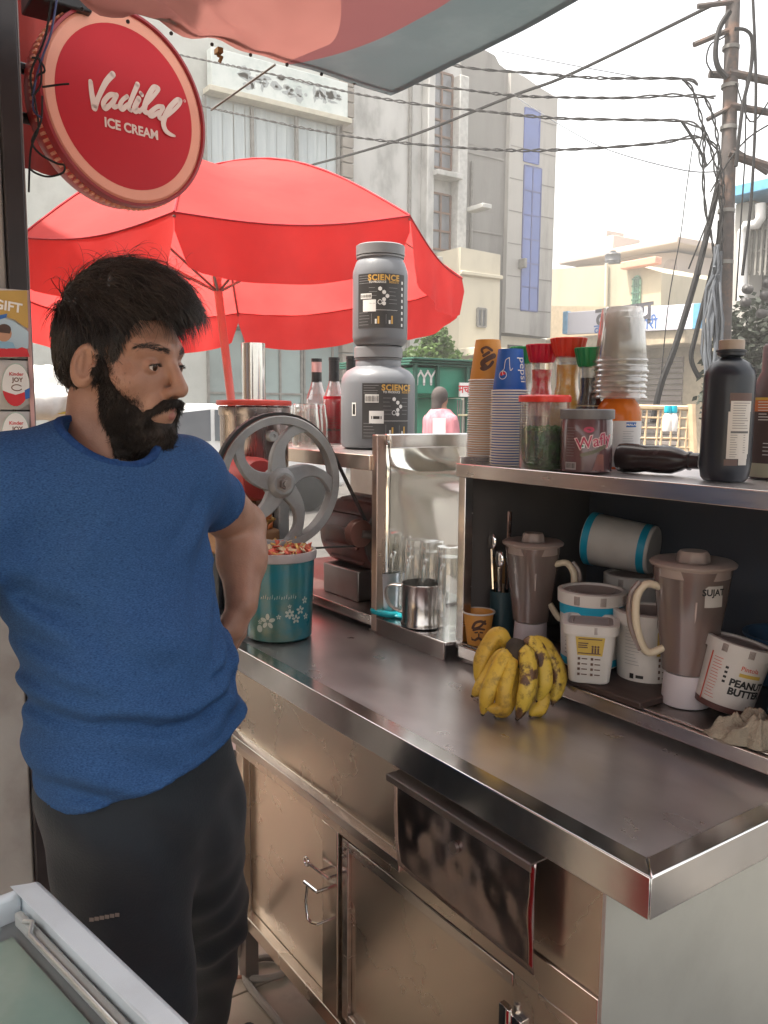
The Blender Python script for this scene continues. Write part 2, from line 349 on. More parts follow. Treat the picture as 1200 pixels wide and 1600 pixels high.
tag(MB().box((-9, -16, .0002), (9, -2.2, .0045)).build('pavement', mat('sandy_pavement', (.46, .36, .24), (.38, .30, .2), rough=.9, ns=3, bump=.2, bs=40), smooth=0), kind='structure')
XF = -18.0
def fp(px, py, X=XF): p = ax(px, py, X); return float(p[1]), float(p[2])
def block(name, label, pts, X, depth, m, cat='building', mi=0):
    """building volume: outline (y,z) on a front plane, carried back by depth; its walls are the first part"""
    y0 = min(p[0] for p in pts); t = thing(name, label, cat, (X, y0, 0))
    w = MB().prism([(0, p[0]-y0, p[1]) for p in pts], (-depth, 0, 0)).build('wall', m, t, smooth=0)
    return t, y0
def panel(mb, t, y0, a, b, off, th, mi=0): mb.box((off, a[0]-y0, a[1]), (off+th, b[0]-y0, b[1]), mi)
def window(t, y0, a, b, nx, ny, fm, gm, d=.07, fr=.05, name='window'):
    ya, yb = sorted((a[0]-y0, b[0]-y0)); za, zb = sorted((a[1], b[1])); f = MB()
    for i in range(nx+1):
        y = ya+(yb-ya)*i/nx; f.box((.004, y-fr/2, za), (d, y+fr/2, zb))
    for j in range(ny+1):
        z = za+(zb-za)*j/ny; f.box((.006, ya+.001, z-fr/2), (d-.004, yb-.001, z+fr/2))
    w = f.build(name, fm, t, smooth=0)
    for i in range(nx):
        for j in range(ny):
            y, y2 = ya+(yb-ya)*i/nx, ya+(yb-ya)*(i+1)/nx; z, z2 = za+(zb-za)*j/ny, za+(zb-za)*(j+1)/ny
            k = random.uniform(-.012, .012)
            MB().add([(.02+k, y+fr*.4, z+fr*.4), (.02, y2-fr*.4, z+fr*.4), (.02-k, y2-fr*.4, z2-fr*.4), (.02, y+fr*.4, z2-fr*.4)], [(0, 1, 2, 3)]).build('pane', gm, w, smooth=0)
    return w
# --- shop with the worn signboard (left)
yR = fp(547, 200)[0]
A, y0 = block('corner_shop_building', 'pale shop building with worn blank signboard above vertical blinds', [(-6, 0), (yR, 0), (yR, 11.6), (-6, 11.6)], XF, 6, mat('shop_wall', (.47, .48, .45), (.38, .39, .365), rough=.9, ns=1, dirt=(.24, .24, .22), ds=.8))
s1, s2 = fp(322, 137), fp(533, 198); st_, sb = fp(322, 80)[1], fp(430, 167)[1]
m = MB(); m.box((.05, s1[0]-y0, sb), (.32, s2[0]-y0, st_)); sg = m.build('signboard', SIGNW, A, bevel=.02)
m = MB()
for i in range(46):                                      # flakes of the old lettering
    y = random.uniform(s1[0]+.5, s2[0]-.15)-y0; z = random.uniform(sb+.2, st_-.25); w = random.uniform(.04, .22); h = random.uniform(.05, .3)
    pts = [(.324, y+w*cos(a)*random.uniform(.5, 1.1), z+h*.5*sin(a)*random.uniform(.4, 1.1)) for a in np.linspace(0, 6.0, 9)]
    m.add(pts, [tuple(range(9))])
m.build('old_lettering', mat('faded_letter_grey', (.34, .37, .37), (.27, .3, .31), rough=.8), sg, smooth=0)
MB().box((.04, s1[0]-y0-.1, sb-.12), (.42, s2[0]-y0+.06, sb-.002)).build('sign_ledge', mat('ledge_cream', (.5, .47, .38), rough=.8), A, bevel=.01)
b0, b1 = fp(240, 300), fp(524, 215); zb = fp(430, 330)[1]; zt = sb-.16
for i in range(17):
    ya = b0[0]+(b1[0]-b0[0])*i/17-y0; w_ = (b1[0]-b0[0])/17; k = random.uniform(-.03, .03)
    MB().prism([(.03+k, ya, zb), (.06+k, ya+w_*.9, zb), (.065+k, ya+w_*.9, zb), (.035+k, ya, zb)], (0, 0, zt-zb)).build('blind_slat', BLIND, A, smooth=0)
m = MB()
for i in range(5):
    y = b0[0]+(b1[0]-b0[0])*i/4-y0; m.box((.09, y-.04, zb), (.16, y+.04, zt))
m.box((.085, b0[0]-y0, zb-.08), (.17, b1[0]-y0, zb)); m.build('window_frame', FRAMEG, A, smooth=0)
p0, p1 = fp(528, 200)[0], fp(546.5, 200)[0]
h = .36; z = 0; tile = None
while z < 11.4:
    if tile is None: tile = MB().box((.01, 0, 0), (.22, p1-p0-.02, h-.03)).build('stone_tile', BRICKC, A, bevel=.012); o = tile
    else: o = tile.copy(); COL.objects.link(o)
    o.location = (random.uniform(-.015, .015), p0-y0+.01, z); z += h
za, zb2 = fp(480, 700)[1]-.6, fp(430, 545)[1]
for (q0, q1, gm) in ((385, 398, FRAMEG), (402, 470, GLASSS), (474, 560, GLASSS), (325, 382, GLASSS)):
    ya, yb = fp(q0, 620)[0], fp(q1, 620)[0]
    if gm is FRAMEG: MB().box((.02, ya-y0, 0), (.2, yb-y0, zb2+.6)).build('door_post', FRAMEG, A, bevel=.01)
    else: window(A, y0, (ya, .3), (yb, zb2+.4), 2 if q1-q0 > 60 else 1, 2, FRAMEG, gm, name='shop_window')
MB().box((.02, fp(300, 600)[0]-y0, zb2+.42), (.5, yR-y0-.3, zb2+.7)).build('door_beam', FRAMEG, A, bevel=.02)
# --- white plaster building
B, y0 = block('plaster_building', 'rough white plastered building with tall columns of brown framed windows', [(yR+.01, 0), (fp(722, 200)[0], 0), (fp(722, 200)[0], 10.6), (fp(700, 80)[0], 12.2), (yR+.01, 12.2)], XF-.05, 6, PLASTER)
window(B, y0, fp(674, 108), fp(705, 266), 2, 6, FRAMEB, GLASSB); window(B, y0, fp(673, 300), fp(703, 392), 2, 3, FRAMEB, GLASSB); window(B, y0, fp(670, 440), fp(700, 545), 2, 3, FRAMEB, GLASSB)
MB().box((.0, fp(660, 200)[0]-y0, 0), (.30, fp(671, 200)[0]-y0, 11.5)).build('pilaster', PLASTER, B, bevel=.03)
MB().box((.0, fp(707, 200)[0]-y0, 0), (.35, fp(721, 200)[0]-y0, 10.4)).build('pilaster', mat('fresh_plaster', (.46, .46, .44), (.37, .37, .36), rough=.9, bump=.3, bs=4, dirt=(.26, .25, .23), ds=1), B, bevel=.03)
for q in (275, 408, 560): MB().box((.01, fp(668, q)[0]-y0, fp(690, q)[1]-.12), (.5, fp(708, q)[0]-y0, fp(690, q)[1]+.02)).build('window_sill', PLASTER, B, bevel=.02)
m = MB().box((.3, fp(719, 325)[0]-y0, fp(725, 335)[1]), (1.0, fp(733, 325)[0]-y0, fp(725, 328)[1])); m.build('ledge_slab', PLASTER, B, bevel=.02)
# --- dark stepped tower behind it and the pale tower with blue glass
TX = XF-.6
yl, ym, yr = fp(722, 300, TX)[0], fp(794, 300, TX)[0], fp(867, 300, TX)[0]
T1, y0 = block('dark_concrete_tower', 'tall dark raw concrete block with stepped sloping parapet', [(yl, 0), (ym, 0), (ym, fp(794, 106, TX)[1]), (fp(786, 98, TX)[0], fp(786, 98, TX)[1]), (fp(779, 84, TX)[0], fp(779, 84, TX)[1]), (fp(763, 75, TX)[0], fp(763, 75, TX)[1]), (yl, fp(735, 70, TX)[1])], TX-.15, 7, CONCD)
for q in (240, 360, 470): MB().box((.0, .1, fp(760, q, TX)[1]), (.035, ym-y0-.1, fp(760, q+3, TX)[1])).build('floor_band', CONCD, T1, bevel=.01)
T2, y0 = block('blue_glass_tower', 'tall pale concrete tower with one narrow strip of blue windows', [(ym+.005, fp(800, 520, TX)[1]), (yr, fp(860, 528, TX)[1]), (yr, fp(867, 152, TX)[1]), (fp(846, 138, TX)[0], fp(846, 138, TX)[1]), (fp(820, 120, TX)[0], fp(820, 120, TX)[1]), (ym+.005, fp(795, 108, TX)[1])], TX, 6, CONC)
window(T2, y0, fp(819, 258, TX), fp(839, 487, TX), 2, 6, mat('blue_frame', (.04, .06, .2), rough=.5), GLASSC, d=.03, fr=.045, name='window_strip')
window(T2, y0, fp(820, 168, TX), fp(841, 257, TX), 1, 1, mat('blue_frame_top', (.06, .1, .33), rough=.5), GLASSC, d=.03, fr=.04, name='window_strip')
MB().box((.01, fp(809, 413, TX)[0]-y0, fp(809, 420, TX)[1]), (.3, fp(813, 413, TX)[0]-y0, fp(809, 405, TX)[1])).build('vent_pipe', FRAMEG, T2, bevel=.02)
m = MB().box((-.6, ym-y0-.1, 0), (-.2, yr-y0, fp(830, 527, TX)[1])); m.build('ground_floor', CREAM, T2, smooth=0)
for q0, q1 in ((800, 822), (828, 850)): MB().box((-.2, fp(q0, 540, TX)[0]-y0, .4), (-.15, fp(q1, 540, TX)[0]-y0, fp(830, 540, TX)[1])).build('painted_opening', mat('opening_shade', (.05, .045, .04), rough=.9), T2, smooth=0)  # solid slabs, the unlit shop interior painted as their dark colour
m = MB(); m.tube([(.06, fp(735, 300, TX-.15)[0]-yl, .5), (.06, fp(735, 300, TX-.15)[0]-yl, 8.6)], .05, 6); m.build('drain_pipe', FRAMEG, T1)
for q in (200, 300, 440): MB().box((.004, .3, fp(760, q, TX)[1]-.5), (.012, ym-yl-.4, fp(760, q, TX)[1]-.46)).build('shutter_joint', CONCD, T1, smooth=0)
for q in (185, 235, 285, 335, 385, 435, 485): MB().box((.0, .05, fp(830, q, TX)[1]-.012), (.012, yr-ym-.05, fp(830, q, TX)[1]+.012)).build('pour_line', CONCD, T2, smooth=0)
MB().tube([(.05, fp(640, 300)[0]-(yR+.01), .5), (.05, fp(640, 300)[0]-(yR+.01), 11)], .05, 6).build('drain_pipe', FRAMEG, B)
# --- cream low building in front
CX = XF+1.2
C, y0 = block('cream_house', 'low cream rendered house with one small dark window', [(fp(716, 500, CX)[0], 0), (fp(782, 500, CX)[0], 0), (fp(782, 398, CX)[0], fp(782, 398, CX)[1]), (fp(720, 386, CX)[0], fp(720, 386, CX)[1])], CX, 4, CREAM)
MB().box((.0, 0.02, fp(750, 430, CX)[1]-.05), (.1, fp(781, 500, CX)[0]-y0, fp(750, 430, CX)[1]+.05)).build('cornice', CREAM, C, bevel=.02)
MB().box((.0, 0.02, fp(750, 553, CX)[1]-.1), (.9, fp(781, 500, CX)[0]-y0, fp(750, 550, CX)[1]+.06)).build('awning_slab', CREAM, C, bevel=.02)
window(C, y0, fp(745, 482, CX), fp(757, 511, CX), 2, 1, FRAMEG, GLASSB)
# --- houses closing the street on the right (faces towards the camera, y = const)
YF = 22.0
def fy(px, py, Y=YF): p = ay(px, py, Y); return float(p[0]), float(p[2])
def yblock(name, label, pts, Y, depth, m):
    x0 = min(p[0] for p in pts); t = thing(name, label, 'building', (x0, Y, 0))
    MB().prism([(p[0]-x0, 0, p[1]) for p in pts], (0, depth, 0)).build('wall', m, t, smooth=0); return t, x0
H, x0 = yblock('yellow_house', 'stained pale yellow house with green arched window', [(fy(857, 500, 26)[0], 0), (fy(1034, 500, 26)[0], 0), (fy(1034, 426, 26)[0], fy(1034, 426, 26)[1]), (fy(985, 411, 26)[0], fy(985, 411, 26)[1]), (fy(857, 421, 26)[0], fy(857, 421, 26)[1])], 26, 6, YELW)
a, b = fy(988, 480, 26), fy(1003, 440, 26); cx = (a[0]+b[0])/2-x0; hw = (b[0]-a[0])/2
arch = [(cx-hw, -.02, a[1]), (cx+hw, -.02, a[1])]+[(cx+hw*cos(q), -.02, b[1]+hw*1.3*sin(q)) for q in np.linspace(0, pi, 9)]
w = MB().prism(arch, (0, -.05, 0)).build('arched_window', mat('green_glass', (.16, .33, .22), (.1, .24, .15), rough=.3), H, smooth=0)
m = MB()
for q in (-.5, 0, .5): m.box((cx+hw*q-.03, -.1, a[1]), (cx+hw*q+.03, -.07, b[1]+hw))
for q in np.linspace(a[1], b[1]+hw*.6, 5): m.box((cx-hw, -.11, q-.03), (cx+hw, -.071, q+.03))
m.build('window_grille', GRND, w, smooth=0)
MB().box((fy(980, 410, 26)[0]-x0, -.4, fy(1000, 419, 26)[1]), (fy(1034, 424, 26)[0]-x0, -.01, fy(1000, 412, 26)[1]+.1)).build('eave', mat('salmon_paint', (.55, .28, .2), rough=.8), H, bevel=.03)
MB().tube([(fy(951, 412, 26)[0]-x0, -.12, fy(951, 412, 26)[1]), (fy(951, 520, 26)[0]-x0, -.12, 2)], .07, 8).build('drain_pipe', CREAM, H)
P_, x0 = yblock('pink_house', 'pale pink upper house with flat overhanging roof and arched niche', [(fy(900, 480, 30)[0], 0), (fy(1058, 480, 30)[0], 0), (fy(1058, 394, 30)[0], fy(1058, 394, 30)[1]), (fy(900, 404, 30)[0], fy(900, 404, 30)[1])], 30, 6, PINKW)
MB().box((fy(896, 400, 30)[0]-x0, -1.0, fy(980, 402, 30)[1]), (fy(1082, 395, 30)[0]-x0, 5, fy(980, 392, 30)[1])).build('roof_slab', PINKW, P_, bevel=.05)
MB().prism([(fy(1040, 455, 30)[0]-x0, -.03, fy(1040, 455, 30)[1]), (fy(1056, 455, 30)[0]-x0, -.03, fy(1040, 455, 30)[1])]+[(fy(1048, 420, 30)[0]-x0+.35*cos(q)*1, -.03, fy(1048, 420, 30)[1]+.4*sin(q)) for q in np.linspace(0, pi, 7)], (0, -.05, 0)).build('niche', mat('painted_niche_shade', (.3, .24, .22), rough=.9), P_, smooth=0)  # raised flat panel; the shade of the niche is put into its colour
tk = thing('water_tank', 'small black water tank on the pink roof', 'water tank', (fy(957, 413, 27)[0], 27, fy(957, 413, 27)[1]))
MB().lathe([(a*.75, b*.7) for a, b in ((.0, 0), (.42, 0), (.42, .15), (.45, .18), (.42, .22), (.42, .5), (.44, .53), (.4, .6), (.15, .7), (.15, .76), (0, .76))], 20).build('tank_body', mat('black_tank', (.03, .035, .045), rough=.5), tk)
rr = thing('roof_room', 'pale boxy room on top of the pink house', 'roof room', (fy(935, 400, 32)[0], 32, fy(935, 396, 32)[1]))
MB().box((-.9, 0, -.3), (.9, 2, .75)).box((-.5, .2, .75), (.3, 1.5, 1.1)).build('wall', PINKW, rr, bevel=.03)
# --- shop with the white signboard and rolled shutter
S, x0 = yblock('shutter_shop', 'low tan shop with brown rolled shutter under a white signboard', [(fy(858, 600)[0], 0), (fy(1120, 600)[0], 0), (fy(1120, 480)[0], fy(1120, 480)[1]), (fy(858, 480)[0], fy(858, 478)[1])], YF, 4, mat('tan_wall', (.40, .33, .23), (.33, .27, .19), rough=.9, dirt=(.2, .17, .13), ds=.8))
MB().box((fy(865, 480)[0]-x0, -1.2, fy(985, 548)[1]), (fy(1112, 480)[0]-x0, -.01, fy(985, 525)[1])).build('canopy_slab', mat('tan_concrete', (.46, .38, .27), (.38, .31, .22), rough=.9, dirt=(.24, .2, .15), ds=1), S, bevel=.04)
za, zb_ = 0, fy(1000, 560)[1]
xa, xb = fy(990, 600)[0]-x0, fy(1068, 600)[0]-x0; n = 18; sl_ = None
for i in range(n):
    zz = zb_*i/n
    if sl_ is None: sl_ = MB().prism([(xa, -.03, 0), (xa, -.09, .03), (xa, -.09, zb_/n-.05), (xa, -.03, zb_/n-.02)], (xb-xa, 0, 0)).build('shutter_slat', SHUT, S, smooth=0); o = sl_
    else: o = sl_.copy(); COL.objects.link(o)
    o.location = (0, 0, zz)
for q0, q1 in ((905, 978), (870, 900)): MB().box((fy(q0, 600)[0]-x0, -.06, 0), (fy(q1, 600)[0]-x0, -.012, fy(950, 562)[1])).build('painted_opening', mat('shop_shade', (.10, .08, .07), rough=.9), S, smooth=0)  # dark slabs on the wall, interior shade put into the colour
SB = thing('signboard', 'long white signboard with blue end bands and Hindi lettering', 'signboard', (fy(985, 500, YF-1.3)[0], YF-1.3, 0))
x0 = fy(985, 500, YF-1.3)[0]; q = lambda px, py: fy(px, py, YF-1.3)
MB().prism([(q(882, 523)[0]-x0, 0, q(882, 523)[1]), (q(1090, 508)[0]-x0, 0, q(1090, 514)[1]), (q(1090, 475)[0]-x0, 0, q(1090, 474)[1]), (q(882, 488)[0]-x0, 0, q(882, 488)[1])], (0, .12, 0)).build('board', SIGNL, SB, bevel=.02)
for a_, b_ in ((880, 887), (1083, 1093)): MB().box((q(a_, 500)[0]-x0, -.03, q(a_, 522 if a_ < 900 else 514)[1]), (q(b_, 500)[0]-x0, .15, q(a_, 487 if a_ < 900 else 475)[1])).build('end_band', BLUEP, SB, bevel=.01)
m = MB(); flat_text(m, 'कालय', .98, frame((q(974, 492)[0]-x0, -.012, q(977, 494)[1]), (1, 0, .02), (0, -1, 0)), bold=.02)
flat_text(m, 'कार  डी सवारी', .47, frame((q(976, 511)[0]-x0, -.012, q(976, 511)[1]), (1, 0, .02), (0, -1, 0)), 1, bold=.01)
m.build('lettering', [mat('sign_black', (.05, .05, .07), rough=.6), INKB], SB, smooth=0)
# --- side building at the right edge
E_, x0 = yblock('side_building', 'grey concrete frame building with bright blue roof trim at the right edge', [(fy(1148, 600, 15)[0], 0), (fy(1330, 600, 15)[0], 0), (fy(1330, 300, 15)[0], fy(1200, 312, 15)[1]), (fy(1148, 312, 15)[0], fy(1160, 312, 15)[1])], 15.5, 5, mat('grime_concrete', (.12, .12, .12), (.08, .08, .08), rough=.9, dirt=(.05, .05, .05), ds=1))
MB().box((fy(1148, 300, 15)[0]-x0, -1, fy(1170, 313, 15)[1]), (fy(1330, 300, 15)[0]-x0, -.02, fy(1170, 296, 15)[1])).build('roof_trim', BLUEP, E_, bevel=.02)
MB().box((fy(1152, 300, 15)[0]-x0, -.55, 0), (fy(1180, 300, 15)[0]-x0, -.05, fy(1170, 315, 15)[1])).build('pillar', CONC, E_, bevel=.03)
pp = [fy(a, b, 14.7) for a, b in ((1186, 318), (1186, 340), (1180, 350), (1164, 352), (1158, 362), (1157, 470))]
MB().tube([(a-x0, -.75, b) for a, b in pp], .10, 10).build('drain_pipe', mat('white_pipe', (.6, .6, .6), rough=.4), E_)
m = MB()
for a in np.linspace(1183, 1215, 5): m.box((fy(a, 320, 15)[0]-x0-.02, -.62, fy(a, 430, 15)[1]), (fy(a, 320, 15)[0]-x0+.02, -.58, fy(a, 318, 15)[1]))
for b in np.linspace(325, 425, 4): m.box((fy(1181, b, 15)[0]-x0, -.57, fy(1190, b, 15)[1]-.02), (fy(1220, b, 15)[0]-x0, -.53, fy(1190, b, 15)[1]+.02))
m.build('window_grille', FRAMEG, E_, smooth=0)
# --- foliage
def foliage(name, label, cat, base, blobs, n, leaf, lm, stems=()):
    t = thing(name, label, cat, base); m = MB(); b0 = Vector([float(c) for c in base])
    for s_ in stems: m.tube([Vector([float(c) for c in p])-b0 for p in s_], [.05, .035, .015][:len(s_)], 6)
    if stems: m.build('trunk', BARK, t)
    v = []; f = []
    for i in range(n):
        c, r = random.choice(blobs); d = Vector((random.gauss(0, 1), random.gauss(0, 1), random.gauss(0, 1))).normalized()*random.uniform(.25, 1.05)**.6
        p = Vector([float(q) for q in c])+Vector((d.x*r[0], d.y*r[1], d.z*r[2]))-b0; a = Vector((random.uniform(-1, 1), random.uniform(-1, 1), random.uniform(-.7, .4))).normalized()
        w = a.cross(Vector((random.uniform(-1, 1), random.uniform(-1, 1), random.uniform(-1, 1)))).normalized(); s_ = leaf*random.uniform(.6, 1.4); k = len(v)
        v += [p, p+a*s_*.5+w*s_*.28, p+a*s_, p+a*s_*.5-w*s_*.28]; f.append((k, k+1, k+2, k+3))
    meshobj('crown', v, f, lm, t, smooth=False); return t
g0 = az(680, 735, 0.02)
Dk = 14
foliage('street_tree', 'bushy young green tree behind the green kiosk', 'tree', tuple(ad(675, 700, Dk)*[1, 1, 0]), [(ad(a, b, Dk+c), (r, r, r)) for a, b, c, r in ((678, 535, 0, .26), (690, 550, .3, .3), (665, 560, -.1, .28), (640, 562, .2, .22), (700, 565, .1, .25), (682, 520, .2, .16), (710, 580, 0, .3), (655, 580, .2, .3))], 2600, .11, LEAF,
        [(ad(675, 700, Dk)*[1, 1, 0], ad(677, 600, Dk), ad(680, 535, Dk))])
foliage('roadside_bush', 'dark dusty bush behind the electric pole at the right edge', 'bush', tuple(ad(1170, 700, 11)*[1, 1, 0]), [(ad(a, b, 11), (.5, .5, .45)) for a, b in ((1165, 520), (1185, 560), (1200, 510), (1160, 580), (1195, 610), (1210, 570), (1150, 620))], 3200, .12, LEAFD,
        [(ad(1170, 700, 11)*[1, 1, 0], ad(1172, 620, 11), ad(1175, 540, 11))])
# --- electric pole and cables
PD = 9.0
pt, pb = ad(1147, -60, PD), ad(1129, 560, PD); base = pb+(pb-pt)*((pb[2])/(pt[2]-pb[2])); base[2] = 0
PO = thing('electric_pole', 'rusty steel electric pole tangled with cables on the right', 'pole', tuple(base)); L_ = lambda p: Vector([float(c) for c in p])-Vector([float(c) for c in base])
MB().tube([(0, 0, 0), L_(pb), L_(pt)], [.088, .083, .074], 14).build('shaft', RUSTP, PO)
for (a, b, c, d, r) in ((1138, 113, 1205, 127, .045), (1140, 165, 1215, 178, .04), (1138, 240, 1205, 262, .05), (1145, 234, 1200, 270, .035), (1090, 10, 1145, 3, .03), (1084, 70, 1137, 48, .03), (1108, 116, 1140, 118, .04), (1105, 187, 1140, 168, .025)):
    MB().tube([L_(ad(a, b, PD-.05)), L_(ad(c, d, PD-.05))], r, 8).build('cross_arm', RUSTP, PO)
for y in (75, 135, 200, 330, 410): MB().lathe([(.080, -.02), (.091, -.02), (.091, .02), (.080, .02)], 14, M=Matrix.Translation(L_(ad(1146-(y+60)*.029, y, PD)))).build('clamp', FRAMEG, PO)
for (a, b, w_) in ((1168, 452, 'upper left'), (1196, 462, 'middle right'), (1190, 490, 'lowest'), (1165, 472, 'lower left'), (1200, 443, 'topmost right')):
    it = thing('insulator', w_+' of the small grey insulators on the bracket right of the pole', 'insulator', tuple(ad(a, b, PD+.3)), group='insulators beside the electric pole')
    MB().lathe([(.0, -.07), (.02, -.07), (.05, -.04), (.02, -.02), (.055, 0), (.02, .015), (.05, .04), (.02, .05), (0, .07)], 14, M=Matrix.Rotation(pi/2, 4, 'X')).build('disc', bpy.data.materials.get('grey_glaze') or mat('grey_glaze', (.07, .068, .07), rough=.4), it)
def wirepts(pts, Da, Db, xa, xb):
    out = []
    for i in range(len(pts)-1):
        (x0, y0), (x1, y1) = pts[i], pts[i+1]
        xm1 = pts[max(i-1, 0)]; xp2 = pts[min(i+2, len(pts)-1)]
        for k in range(6):
            t = k/6
            f = lambda p0, p1, p2, p3: .5*((2*p1)+(p2-p0)*t+(2*p0-5*p1+4*p2-p3)*t*t+(3*p1-p0-3*p2+p3)*t**3)
            out.append((f(xm1[0], x0, x1, xp2[0]), f(xm1[1], y0, y1, xp2[1])))
    out.append(pts[-1])
    return [Vector([float(c) for c in ad(x, y, 1/(1/Da+(1/Db-1/Da)*min(1.1, max(-.3, (x-xa)/(xb-xa)))))]) for x, y in out]
def twisted(name, label, P, r, pitch=.5, m=CABLE, cat='cable', group=None, strands=2):
    t = thing(name, label, cat, tuple(P[0]), group=group); s_ = 0; Q = []
    for i in range(len(P)-1):
        n_ = max(1, int((P[i+1]-P[i]).length/(pitch/6)))
        Q += [P[i].lerp(P[i+1], k/n_) for k in range(n_)]
    Q.append(P[-1]); acc = [0]
    for i in range(1, len(Q)): acc.append(acc[-1]+(Q[i]-Q[i-1]).length)
    for j in range(strands):
        pts = []
        for i, q_ in enumerate(Q):
            d = (Q[min(i+1, len(Q)-1)]-Q[max(i-1, 0)]).normalized(); u = d.cross(Vector((0, 0, 1))); u = (u if u.length > .1 else d.cross(Vector((1, 0, 0)))).normalized(); w = d.cross(u)
            a = acc[i]*2*pi/pitch+j*2*pi/strands+1.3*sin(acc[i]*1.7); k = r*(.85+.5*max(0, sin(acc[i]*2.3)))
            pts.append(q_-P[0]+u*cos(a)*k+w*sin(a)*k)
        MB().tube(pts, r*.85, 5, caps=False).build('strand', m, t)
    return t
for lab, pts in (('topmost twisted black cable crossing the sky to the pole', ((640, 88), (700, 100), (750, 108), (844, 115), (937, 122), (1065, 123), (1090, 132))),
                 ('second twisted black cable from the top across the street', ((560, 112), (645, 130), (725, 140), (800, 149), (870, 152), (975, 153), (1050, 149), (1117, 152))),
                 ('third twisted black cable from the top sagging from the left shop', ((250, 78), (300, 90), (430, 117), (560, 147), (670, 165), (750, 173), (862, 184), (975, 187), (1065, 189), (1099, 202))),
                 ('lowest twisted black cable across the street just above the umbrella', ((240, 145), (335, 170), (500, 205), (600, 220), (725, 231), (825, 235), (937, 231), (1031, 223), (1080, 214), (1102, 216)))):
    twisted('cable', lab, wirepts(pts, 17.5, PD, 300, 1110), .0125, .55, group='twisted cables over the street')
def wire(name, label, pts, D0, D1, r, m=CABLE, group=None):
    P = wirepts(pts, D0, D1, pts[0][0], pts[-1][0]) if abs(pts[0][0]-pts[-1][0]) > 60 else wirepts(pts, D0, D0, 0, 1)
    return tag(MB().tube([p for p in P], r, 6, caps=True).build(name, m), label, 'wire', group)
wire('stay_wire', 'thick straight stay wire slanting up to the pole top', ((440, 270), (620, 220), (800, 150), (900, 112), (1125, 2)), 17, PD, .022)
wire('wire', 'thin grey wire crossing the upper sky', ((784, 80), (890, 101), (994, 120)), 15, 11, .008, CABLEG)
wire('wire', 'thin grey wire sagging low across the open sky', ((810, 154), (880, 198), (956, 236), (1069, 266), (1125, 268)), 15, PD, .008, CABLEG)
for i, (lab, pts, r) in enumerate((('thick black drop cable slanting down left from the pole to the shop', ((1122, 290), (1106, 360), (1090, 425), (1072, 487), (1052, 550), (1033, 600), (1020, 660)), .035),
                   ('thin cable falling straight through the open sky', ((1088, 195), (1082, 230), (1072, 300), (1063, 370), (1045, 470), (1032, 600)), .006),
                   ('black cable hanging from the lowest crossing wire', ((1065, 189), (1080, 212), (1095, 238), (1104, 260)), .016),
                   ('black looped cable bulging left of the pole top', ((1140, 18), (1124, 45), (1118, 80), (1122, 105), (1136, 122)), .03),
                   ('curved cable arching off the pole top to the right', ((1148, 45), (1165, 47), (1175, 62), (1173, 110), (1160, 170), (1150, 260)), .02),
                   ('long slack cable hanging at the right edge', ((1176, -10), (1180, 80), (1181, 160), (1177, 260), (1172, 330), (1160, 430)), .018),
                   ('slack cable crossing behind the pole down to the shop', ((1125, 345), (1122, 380), (1108, 440), (1088, 520), (1080, 560), (1092, 590)), .028))):
    wire('drop_cable', lab, pts, PD-.15, PD-.15, r, CABLE)
for i, pts in enumerate((((1066, 124), (1082, 140), (1094, 180), (1100, 215), (1099, 285), (1104, 340), (1110, 362), (1120, 420)), ((1100, 150), (1112, 175), (1120, 210), (1124, 270), (1112, 330), (1106, 362), (1092, 430)), ((1101, 203), (1113, 240), (1122, 290), (1127, 330), (1128, 420)), ((1103, 216), (1120, 232), (1126, 260), (1130, 300), (1124, 400)))):
    twisted('drop_cable', ('leftmost', 'second from the left', 'third from the left', 'rightmost')[i]+' of the four twisted cables running down the pole', wirepts(pts, PD-.2, PD-.2, 0, 1), .011, .4, group='twisted cables down the pole')
for i, (lab, pts) in enumerate((('thin black cable zigzagging left of the upper pole', ((1116, 118), (1104, 96), (1110, 70), (1128, 60), (1138, 52))), ('thin black cable dangling in a hook left of the pole middle', ((1100, 200), (1092, 240), (1098, 262), (1112, 250), (1122, 232))), ('thin black cable crossing the pole to the right edge', ((1110, 300), (1140, 250), (1170, 215), (1210, 190))), ('thin black cable sagging right of the pole', ((1150, 130), (1172, 190), (1200, 160), (1215, 120))), ('thin black cable hanging straight right of the pole', ((1166, 120), (1164, 240), (1158, 340), (1150, 470))), ('thin slanting black cable low on the pole', ((1076, 420), (1092, 380), (1112, 330), (1126, 300))))):
    wire('drop_cable', lab, pts, PD-.1, PD-.1, .009, CABLE)
kb = MB(); kp = thing('cable_bundle', 'thick bundle of grey cables strapped to the lower pole', 'cable', tuple(ad(1118, 560, PD-.2)*[1, 1, 0])); k0 = kp.location.copy()
for i in range(26):
    xo = random.uniform(-20, 6); P = [Vector([float(c) for c in ad(1122+xo*s_+random.uniform(-5, 5), y, PD-.2+random.uniform(-.1, .05))]) for y, s_ in ((400+random.uniform(-20, 30), .2), (450, .7), (500, 1), (550, 1.1), (600, .9), (680, 1.0), (740, 1))]
    kb.tube([p-k0 for p in P], random.uniform(.008, .018), 6)
kb.build('strands', CABLEG, kp)
